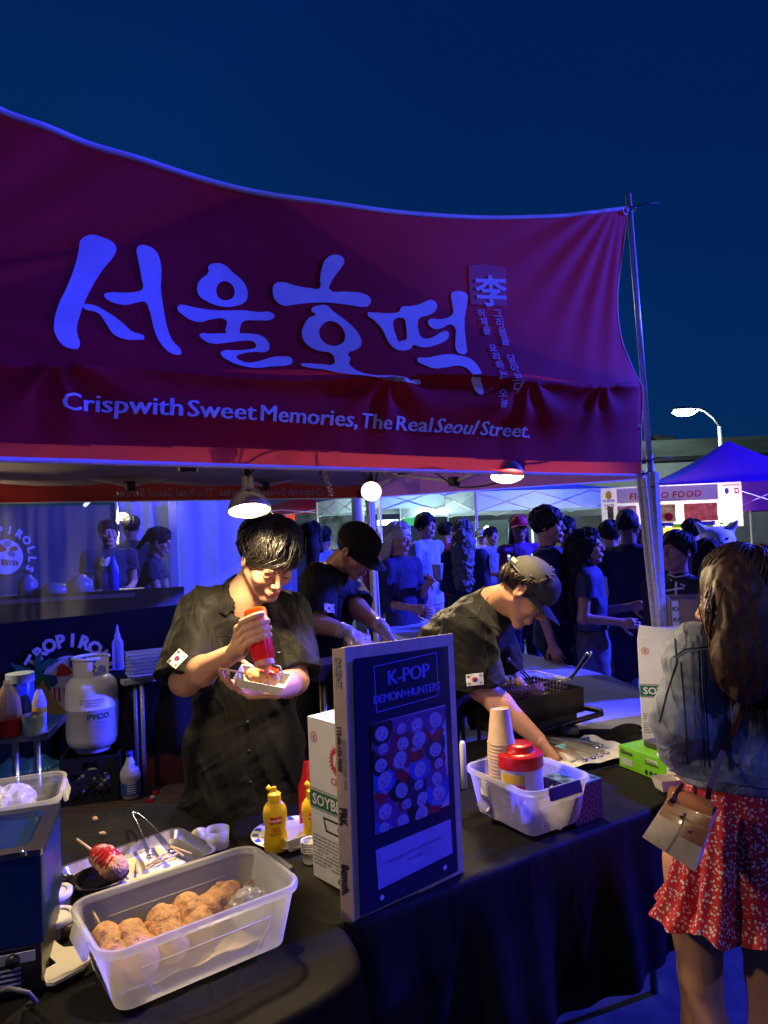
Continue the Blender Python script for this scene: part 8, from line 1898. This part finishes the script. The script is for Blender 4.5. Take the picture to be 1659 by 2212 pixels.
for k_, (u, v, d, w_, lb) in enumerate(((985, 1215, 9.5, 1.0, 'pale stall counter between the two dark-dressed women'), (1090, 1200, 12.5, 2.4, 'long counter of the stall under the blue and white tent'))):
    p = P(u, v, d); t = thing('stall_counter', lb, 'counter', (p.x, p.y, 0)); R_ = rotz(radians(20)); m = MB(); m.box((p.x, p.y, p.z - .03), (w_, .6, .05), R_, .01); m.build('counter_top', mat('counter_pale', (.5, .6, .6), .5), t)
    m = MB(); m.box((p.x, p.y, (p.z - .06) / 2), (w_ - .06, .54, p.z - .07), R_); m.build('counter_front', drk, t)
    for q in range(4): m = MB(); m.lathe([(.001, 0), (.05, 0), (.06, .08), (.03, .14), (.001, .15)], V((p.x, p.y, p.z)) + R_ @ V((-w_ * .35 + w_ * .22 * q, -.05, 0)), None, 12); tag(m.build('jar', mat('jar_grey', (.4, .45, .42), .3), None, True), 'small grey jar, %s on the %s' % (('first', 'second', 'third', 'fourth')[q], ('short pale counter', 'long far counter')[k_]), 'jar', 'jars on the far counters')

cz = P(60, 1290, 5.2).z; cA, cB = gx_(-330, 4.9), gx_(250, 5.3); cB = V((P(400, 1300, 5.35).x, 5.35, 0)); cxd = (cB - cA).normalized(); cyd = V((-cxd.y, cxd.x, 0)); cL_ = (cB - cA).length
nb_ = thing('neighbour_counter', 'tall stall counter with black printed cloth front behind the gas cylinder', 'counter', tuple(cA)); Rn_ = frame(cxd, cyd); blkc = mat('counter_cloth', (.012, .012, .02), .75, var=.3, vs=3, bump=.3, bs=12, bdist=.01, spec=.2)
m = MB(); m.box(V((0, 0, cz - .02)) + cA + cxd * cL_ * .42 + cyd * .3, (cL_ * .84, .62, .03), Rn_); m.build('counter_top', mat('counter_grey', (.12, .12, .13), .5), nb_)
m = MB(); m.grid(lambda u, v: cA + cxd * cL_ * u + cyd * (.012 * sin(u * 30 + v) * v) + V((0, 0, (cz - .01) * (1 - v) + .03)), 80, 8); m.build('cloth_front', blkc, nb_, True)
m = MB()
for q in (.05, .8): m.box(cA + cxd * cL_ * q + cyd * .3 + V((0, 0, (cz - .04) / 2)), (.05, .5, cz - .05), Rn_)
for q, mm in ((.05, 0), (.8, 1)): m = MB(); m.box(cA + cxd * cL_ * q + cyd * .32 + V((0, 0, (cz - .04) / 2)), (.05, .5, cz - .05), Rn_); m.build('counter_leg', drk, nb_)
def CF(o): return lambda u, v: PV(u, -v, cA - cyd * o, cyd)
lavw = mat('logo_white', (.62, .60, .70), .6); palmg = mat('logo_green', (.01, .15, .08), .6); sandc = mat('logo_sand', (.42, .28, .10), .6)
def logo(F0, cx_, cy_, R_, parent, s_='TROPIROLLS', a0=2.62, a1=.15, k=1.0, palm=True):
    """round emblem with arched lettering. F0(o)(x, y): picture to surface; R_ emblem radius"""
    for i, ch in enumerate(s_):
        a = a0 + (a1 - a0) * i / (len(s_) - 1); rr_ = R_ * 1.32; x0_, y0_ = cx_ + rr_ * cos(a), -cy_ + rr_ * sin(a); th_ = a - pi / 2
        text(ch, lambda x, y: F0(.012)(x0_ + k * (x * cos(th_) - y * sin(th_)), y0_ + k * (x * sin(th_) + y * cos(th_))), 'logo_letter', lavw, parent, R_ * .62, R_ * .030, 'CENTER')
    circ = lambda r, n=36: [(cx_ + r * cos(2 * pi * i / n), -cy_ + r * sin(2 * pi * i / n)) for i in range(n)]
    flat([circ(R_)], F0(.008), 'logo_disc', lavw, parent)
    pc_ = lambda pts: [(cx_ + x * R_, -cy_ + y * R_) for x, y in pts]
    flat([pc_([(-.05, .92), (.35, .95), (.25, .62), (.08, .55), (-.05, .62)])], F0(.012), 'logo_patch', bli_, parent); flat([pc_([(-.45, .6), (-.3, .75), (-.02, .55), (.1, .4), (-.1, .3), (-.5, .25)])], F0(.012), 'logo_patch', inkr, parent); flat([pc_([(.3, .55), (.6, .62), (.7, .4), (.35, .3), (.2, .45)])], F0(.012), 'logo_patch', inkr, parent)
    flat([pc_([(.1, .25), (.25, .4), (.55, .2), (.5, 0), (.2, .05)])], F0(.012), 'logo_patch', bli_, parent)
    flat([pc_([(-.98, .0), (-.85, .35), (-.5, .3), (-.45, .05), (-.6, -.1), (-.95, -.1)])], F0(.013), 'logo_patch', bli_, parent)
    for q in range(4): x = -.92 + .16 * q; flat([pc_([(x, -.12), (x + .08, -.12), (x + .1, -.6), (x + .03, -.65)])], F0(.013), 'logo_stripe', inkr, parent)
    for q in range(5): a = .3 * q; flat([pc_([(-.25 + .2 * q, -.15), (-.1 + .2 * q, -.1 - .05 * q), (-.05 + .2 * q, -.5), (-.2 + .2 * q, -.45)])], F0(.012), 'logo_patch', [inkr, palmg, mat('logo_plum', (.25, .1, .25), .6), bli_, inkr][q], parent)
    if palm:
        flat([pc_([(-1.25, .35), (-1.02, .30), (-.75, -.2), (-.35, -.75), (.1, -1.15), (-.35, -1.35), (-.9, -1.2), (-1.1, -.9)])], F0(.015), 'logo_trunk', sandc, parent)
        for q, (ax_, ay_) in enumerate(((-2.1, .75), (-1.75, .15), (-1.0, 1.15), (-.35, .85), (-.75, -.25), (-1.3, -.2))):
            bx0, by0 = -1.1, .42; dx_, dy_ = ax_ - bx0, ay_ - by0; nx_, ny_ = -dy_, dx_; lf_ = []
            for j in range(9): t = j / 8; w0 = .16 * sin(pi * min(1, t * .9 + .1)) * (1 + .35 * (j % 2)); lf_.append((bx0 + dx_ * t + nx_ * (w0 + .10 * sin(pi * t)), by0 + dy_ * t + ny_ * (w0 + .10 * sin(pi * t))))
            for j in range(8, -1, -1): t = j / 8; w0 = .10 * sin(pi * min(1, t * .9 + .1)) * (1 + .35 * (j % 2)); lf_.append((bx0 + dx_ * t - nx_ * (w0 - .10 * sin(pi * t)), by0 + dy_ * t - ny_ * (w0 - .10 * sin(pi * t))))
            flat([pc_(lf_)], F0(.018), 'logo_leaf', palmg, parent)
bli_ = mat('logo_blue', (.01, .04, .3), .6)
logo(CF, 152, 1478, 62, nb_)
bkA, bkB = gx_(-260, 7.6), gx_(252, 8.2); bkx = (bkB - bkA).normalized(); bky = V((-bkx.y, bkx.x, 0)); zt_b = P(100, 1092, 7.8).z; zb_b = .9
bkk = thing('logo_banner', 'dark hanging banner with round emblem seen through the plastic sheet', 'banner', tuple(bkA)); m = MB(); m.grid(lambda u, v: bkA.lerp(bkB, u) + bky * .03 * sin(u * 9) + V((0, 0, zt_b + (zb_b - zt_b) * v)), 30, 4); m.build('banner_cloth', mat('banner_dark', (.035, .045, .075), .8, var=.1, vs=2), bkk, True)
logo(lambda o: (lambda u, v: PV(u, -v, bkA - bky * (o + .06), bky)), 12, 1203, 38, bkk, 'TROPIROLLS', 2.9, -.45, 1, False)
for q in (0, 1): m = MB(); p = bkA.lerp(bkB, q); m.tube([(p.x, p.y, 0), (p.x, p.y, zt_b + .05)], .02, 8); m.build('pole', alum, bkk, True)
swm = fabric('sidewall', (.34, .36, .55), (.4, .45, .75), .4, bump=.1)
def sidewall(u0, u1, d0, d1, v0, v1, label, seed=0):
    a, b = gx_(u0, d0), gx_(u1, d1); n_ = (b - a).normalized(); n_ = V((-n_.y, n_.x, 0)); zt_ = P((u0 + u1) / 2, v0, (d0 + d1) / 2).z; m = MB(); m.grid(lambda u, v: a.lerp(b, u) + n_ * (.022 * sin(u * 19 + seed) + .012 * sin(u * 47 + 3 * v) * v) + V((0, 0, zt_ * (1 - v) + .03)), 100, 6); return tag(m.build('tent_sidewall', swm, None, True), label, 'tent wall', 'pale tent walls behind the plastic')
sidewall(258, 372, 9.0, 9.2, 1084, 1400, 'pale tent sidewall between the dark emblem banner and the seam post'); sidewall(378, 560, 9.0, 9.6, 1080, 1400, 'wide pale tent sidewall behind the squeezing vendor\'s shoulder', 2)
m = MB(); p = gx_(374, 8.8); m.box((p.x, p.y, 1.1), (.10, .06, 2.2)); tag(m.build('wall_post', mat('post_pale', (.3, .32, .42), .6), None), 'pale square post between the two tent sidewalls', 'post')
lamp_light('SPOT', 'neighbour_wash', V((-1.0, 6.0, 3.4)), 750, (.10, .12, 1.0), (-2.6, 8.5, 1.2), .15, 95, .8)
p = P(265, 1116, 8.4); m = MB(); m.lathe([(.001, -.05), (.06, -.03), (.065, .02), (.02, .05), (.001, .052)], p, None, 14); tag(m.build('work_light', emis('work_warm', (1, .85, .5), 9), None, True), 'small warm light by the edge of the dark emblem banner', 'lamp'); lamp_light('POINT', 'neighbour_bulb', p + V((.1, -.2, 0)), 30, (1, .85, .6), None, .06)
p = P(198, 1040, 6.6); m = MB(); m.tube([P(183, 1092, 6.6), P(212, 1064, 6.8)], .018, 6); tag(m.build('tube_light', emis('tube_glow', (.7, .9, 1), 1.8), None, True), 'short slanting white tube light above the dark emblem banner', 'lamp')
for k_, (u, v, h_, r_, mm, lb) in enumerate(((232, 1288, .20, .035, 'bottle_blue', 'blue bottle on the neighbour counter'), (246, 1288, .27, .04, 'bottle_blue', 'taller blue bottle on the neighbour counter'), (60, 1288, .16, .07, 'tub_grey', 'grey tub on the neighbour counter beneath the emblem'), (175, 1290, .14, .09, 'tub_grey', 'round grey pot on the neighbour counter'), (120, 1288, .09, .12, 'tub_grey', 'wide low bowl on the neighbour counter'))):
    p = PZ(u, v, cz + .02) if False else CF(-.25)(u, -v); p.z = cz - .004; m = MB(); m.lathe([(.001, 0), (r_, 0), (r_, h_ * .7), (r_ * .5, h_ * .9), (r_ * .4, h_), (.001, h_)], p, None, 14); tag(m.build('counter_bottle' if 'bottle' in mm else 'counter_pot', mat(mm, (.03, .05, .5) if 'blue' in mm else (.2, .22, .26), .35), None, True), lb, 'bottle' if 'bottle' in mm else 'pot')

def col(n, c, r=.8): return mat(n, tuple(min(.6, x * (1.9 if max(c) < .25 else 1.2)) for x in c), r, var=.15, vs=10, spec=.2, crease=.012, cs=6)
gC = 'people in the lane of tents'
t, W, J = standing(862, 1163, 5.2, 48, 'blond woman in black dress holding a paper cup beyond the gloved vendor', 'long', hairg, col('top_blueblack', (.014, .014, .035)), 'dress', None, skin2, ('bent', 'hold'), 1.3, True, group=gC, hem=.45, headpitch=.25, eyes=True, look=8)
c = V(J['wr'][-1]) + J['F'] * .09 + V((0, 0, .02)); m = MB(); m.lathe([(.001, 0), (.030, 0), (.042, .11), (.044, .112), (.001, .108)], c, None, 18); tag(m.build('drink_cup', col('cup_pale', (.4, .42, .45)), None, True), 'pale cup held by the blond woman', 'cup')
standing(920, 1136, 7.2, 55, 'bearded man in open pale blue shirt and beige trousers', 'curly', hairk, col('shirt_paleblue', (.22, .28, .50)), 'trousers', col('beige', (.30, .22, .18)), skin2, ('bent', 'bent'), .9, group=gC, eyes=True)
standing(1001, 1152, 6.3, 172, 'woman with big frizzy grey-brown hair and long dark coat seen from behind', 'longcurly', mat('hair_frizzy', (.10, .08, .07), .6, var=.4, vs=40), col('coat_navy', (.014, .014, .03)), 'dress', None, skin2, ('down', 'bent'), 1.7, True, group=gC, hem=.35, hat=blackc)
standing(1121, 1141, 6.6, 12, 'woman in red cap and sleeveless violet top with long straight hair', 'long', hairb, col('top_violet', (.08, .03, .10)), 'trousers', navyc, skind, ('bent', 'hold'), 0.05, True, group=gC, hat=mat('cap_red', (.5, .02, .03), .7), eyes=True)
standing(1184, 1135, 4.6, 78, 'tall young man with curly dark hair and navy polo shirt in profile', 'curly', hairk, col('polo_navy', (.014, .014, .028)), 'trousers', col('trouser_black', (.010, .010, .018)), skin2, ('down', 'bent'), .5, walk=.10, group=gC, eyes=True, wide=1.05)
standing(1224, 1146, 6.2, 120, 'woman with dark tied-back hair behind the tall young man', 'tail', hairk, col('top_grey', (.08, .05, .08)), 'trousers', navyc, skind, ('down', 'bent'), .4, True, group=gC)
t, W, J = standing(1270, 1180, 4.45, 82, 'woman with long curly dark hair in cropped navy top and grey jeans', 'longcurly', hairk, col('crop_navy', (.022, .022, .055)), 'jeans', mat('jeans_grey', (.055, .058, .085), .85, var=.4, vs=20, bump=.4, bs=300), skin2, ('bent', 'phone'), .45, True, walk=.06, group=gC, hem=1.04, eyes=True)
c = V(J['wr'][-1]) + J['F'] * .12; m = MB(); m.box(c, (.07, .012, .14), J['R'] and frame(J['R'], J['F']), .004); tag(m.build('phone', black, None), 'dark phone in the hands of the woman in the cropped top', 'phone')
standing(1319, 1156, 5.6, 165, 'woman with hair in a bun, loose white shirt and pale jeans', 'bun', hairk, col('shirt_white', (.34, .38, .50)), 'jeans', col('jeans_pale', (.10, .14, .24)), skin2, ('bent', 'bent'), .9, True, group=gC, hem=.86)
standing(1357, 1136, 5.0, 168, 'broad man in black T-shirt and dark shorts seen from behind', 'buzz', hairk, col('tee_black', (.013, .013, .022)), 'shorts', col('short_navy', (.018, .018, .045)), skind, ('down', 'down'), .5, group=gC, wide=1.15, walk=.05, extra=dict(shoes=blackc))
t, W, J = standing(1461, 1192, 3.75, -38, 'man with swept-back hair in black sweatshirt with a large white character', 'short', hairk, col('sweat_black', (.012, .012, .016)), 'trousers', navyc, mat('skin_rosy', (.36, .17, .13), .5, sss=.1), ('down', 'down'), 1.8, group=gC, eyes=True, headpitch=-.12)
sw_ = [o for o in COL.objects if o.parent == t and o.name.startswith('shirt')][0]; hS = caster(sw_)
wstroke = mat('glyph_white', (.6, .6, .6), .6)
for pts, r_ in (([(1440, 1276), (1478, 1270)], .006), ([(1461, 1258), (1460, 1300)], .006), ([(1436, 1262), (1430, 1288), (1422, 1306)], .006), ([(1442, 1292), (1452, 1306), (1440, 1322)], .005), ([(1470, 1262), (1480, 1266)], .005), ([(1465, 1290), (1482, 1312)], .006)): seam(hS, pts, 'shirt_stroke', wstroke, t, r_, .001)
seam(hS, [(1438, 1238), (1458, 1247), (1482, 1244), (1502, 1234)], 'neck_trim', wstroke, t, .004, .001)
standing(1494, 1150, 6.2, 200, 'fair-skinned man with short dark hair behind the sweatshirt man', 'short', hairk, col('top_dim', (.05, .05, .07)), skin=mat('skin_pink', (.55, .30, .24), .5), group=gC)
standing(1527, 1206, 4.0, 185, 'dark-haired woman between the sweatshirt man and the denim jacket', 'long', hairk, col('top_black2', (.015, .015, .02)), skin=skin2, female=True, group=gC)
standing(672, 1156, 6.4, 185, 'woman with long black hair and pale blue top beyond the squeezing vendor', 'long', hairk, col('top_skyblue', (.20, .26, .45)), 'trousers', navyc, skin2, ('down', 'down'), .6, True, group=gC)
standing(700, 1163, 7.4, 160, 'person in dark jacket beside the woman in pale blue', 'short', hairk, blackc, skin=skind, sleeves=1.6, group=gC)
standing(800, 1152, 7.6, 100, 'person in dull red top behind the blond woman', 'short', hairb, col('top_dullred', (.18, .03, .04)), skin=skin2, group=gC)
standing(965, 1150, 8.5, 140, 'person in dark red hoodie between the bearded man and the frizzy-haired woman', 'short', hairk, col('hoodie_red', (.20, .02, .03)), skin=skin2, sleeves=1.7, group=gC)
standing(1062, 1158, 9.0, 40, 'distant person in grey apron at the far stall counter', 'short', hairk, col('apron_grey', (.10, .11, .11)), skin=skin2, arms=('bent', 'bent'), group=gC)
standing(1395, 1160, 6.6, 30, 'distant woman in pale top partly behind the tent pole', 'long', hairb, col('top_pale', (.3, .3, .36)), skin=skin2, female=True, group=gC)
0 and standing(905, 1158, 9.5, 210, 'distant person in black between the white tent and the bearded man', 'short', hairk, blackc, skin=skind, group=gC)
standing(1040, 1160, 10.5, 20, 'distant cook with pale cap under the work lights', 'short', hairk, col('cook_white', (.35, .36, .36)), skin=skin2, arms=('bent', 'hold'), group=gC, hat=mat('cap_pale', (.4, .4, .4), .7))
standing_pig = P(1549, 1168, 5.6); pg = thing('pig_mascot', 'performer in white pig costume head with pink snout', 'costume', (standing_pig.x, standing_pig.y, 0)); pf_ = headframe(standing_pig, CV(-.25, -.05, 1), (0, 0, 1)); c, R = pf_; PL = lambda x, y, z: c + R @ np.array([x, y, z]); pgm = mat('pig_white', (.55, .50, .52), .7, var=.06)
S = SDF(); S.ell(c, (.135, .125, .115), R, .03); S.ell(PL(0, .10, -.03), (.075, .05, .055), R, .03)
for sd in (1, -1): S.cone(PL(sd * .10, 0, .09), PL(sd * .15, .02, .15), .038, .012, .02); S.cone(PL(sd * .12, 0, -.30), PL(sd * .2, .02, -.62), .07, .05, .03)
S.cone(PL(0, 0, -.14), PL(0, 0, -.30), .08, .10, .04); S.cone(PL(0, 0, -.32), PL(0, 0, -.85), .17, .19, .05)
for sd in (1, -1): S.cone(PL(sd * .09, 0, -.85), (PL(sd * .1, 0, 0)[0], PL(sd * .1, 0, 0)[1], .06), .10, .07, .04)
S.half((0, 0, .01), (0, 0, -1)); sdf_obj(S, .014, 'body', pgm, pg)
for sd in (1, -1):
    S = SDF(); S.ell(PL(sd * .05, .118, .025), (.014, .008, .010), R, .002); sdf_obj(S, .004, 'eye', black, pg); S = SDF(); S.ell(PL(sd * .022, .150, -.03), (.011, .008, .016), R, .002); sdf_obj(S, .004, 'nostril', mat('snout_dark', (.2, .06, .08), .6), pg)
t, W, J = standing(235, 1152, 7.0, 8, 'stall keeper in black T-shirt with round print holding a red apron, behind the plastic', 'short', hairk, col('tee_black', (.013, .013, .022)), 'trousers', navyc, skin2, ('down', 'bent'), .5, group='stall keepers next door', eyes=True)
sw_ = [o for o in COL.objects if o.parent == t and o.name.startswith('shirt')][0]; hS = caster(sw_)
o_ = lambda cx_, cy_, a_, b_: [(cx_ + a_ * cos(q * pi / 12), cy_ + b_ * sin(q * pi / 12)) for q in range(24)]
patch(hS, o_(238, 1216, 13, 13), 'shirt_print', lavw, t, .004); patch(hS, o_(222, 1214, 5, 10), 'shirt_print', mat('print_yellow', (.5, .45, .05), .6), t, .006)
m = MB(); ap = V(J['hf'][0]); m.grid(lambda u, v: V((ap.x, ap.y, 0)) + J['R'] * ((u - .5) * .52 - .02) + J['F'] * (.20 + .02 * sin(u * 12)) + V((0, 0, .98 - .55 * v + .03 * sin(u * 5))), 14, 8); tag(m.build('red_apron', mat('apron_red', (.35, .03, .03), .8), None, True), 'red apron hanging in front of the stall keeper behind the plastic', 'apron')
standing(345, 1170, 6.2, 78, 'stall keeper in black T-shirt and jeans leaning to work behind the plastic', 'tail', hairk, col('tee_grey', (.02, .02, .028)), 'jeans', col('jeans_pale', (.10, .14, .24)), skin2, ('reach', 'reach'), .5, True, group='stall keepers next door', lean=.18, headpitch=.35)
standing(283, 1140, 8.3, 190, 'dark figure standing by the small warm light behind the plastic', 'short', hairk, blackc, skin=skind, group='stall keepers next door')
wt2 = thing('work_table', 'dark work table where the leaning stall keeper reaches, behind the plastic', 'table', tuple(gx_(430, 6.2))); p = gx_(440, 6.2); m = MB(); m.box((p.x, p.y, .86), (.9, .5, .04), rotz(.3)); m.build('tabletop', drk, wt2); m = MB(); m.box((p.x, p.y, .42), (.84, .44, .83), rotz(.3)); m.build('table_skirt', blkc, wt2)
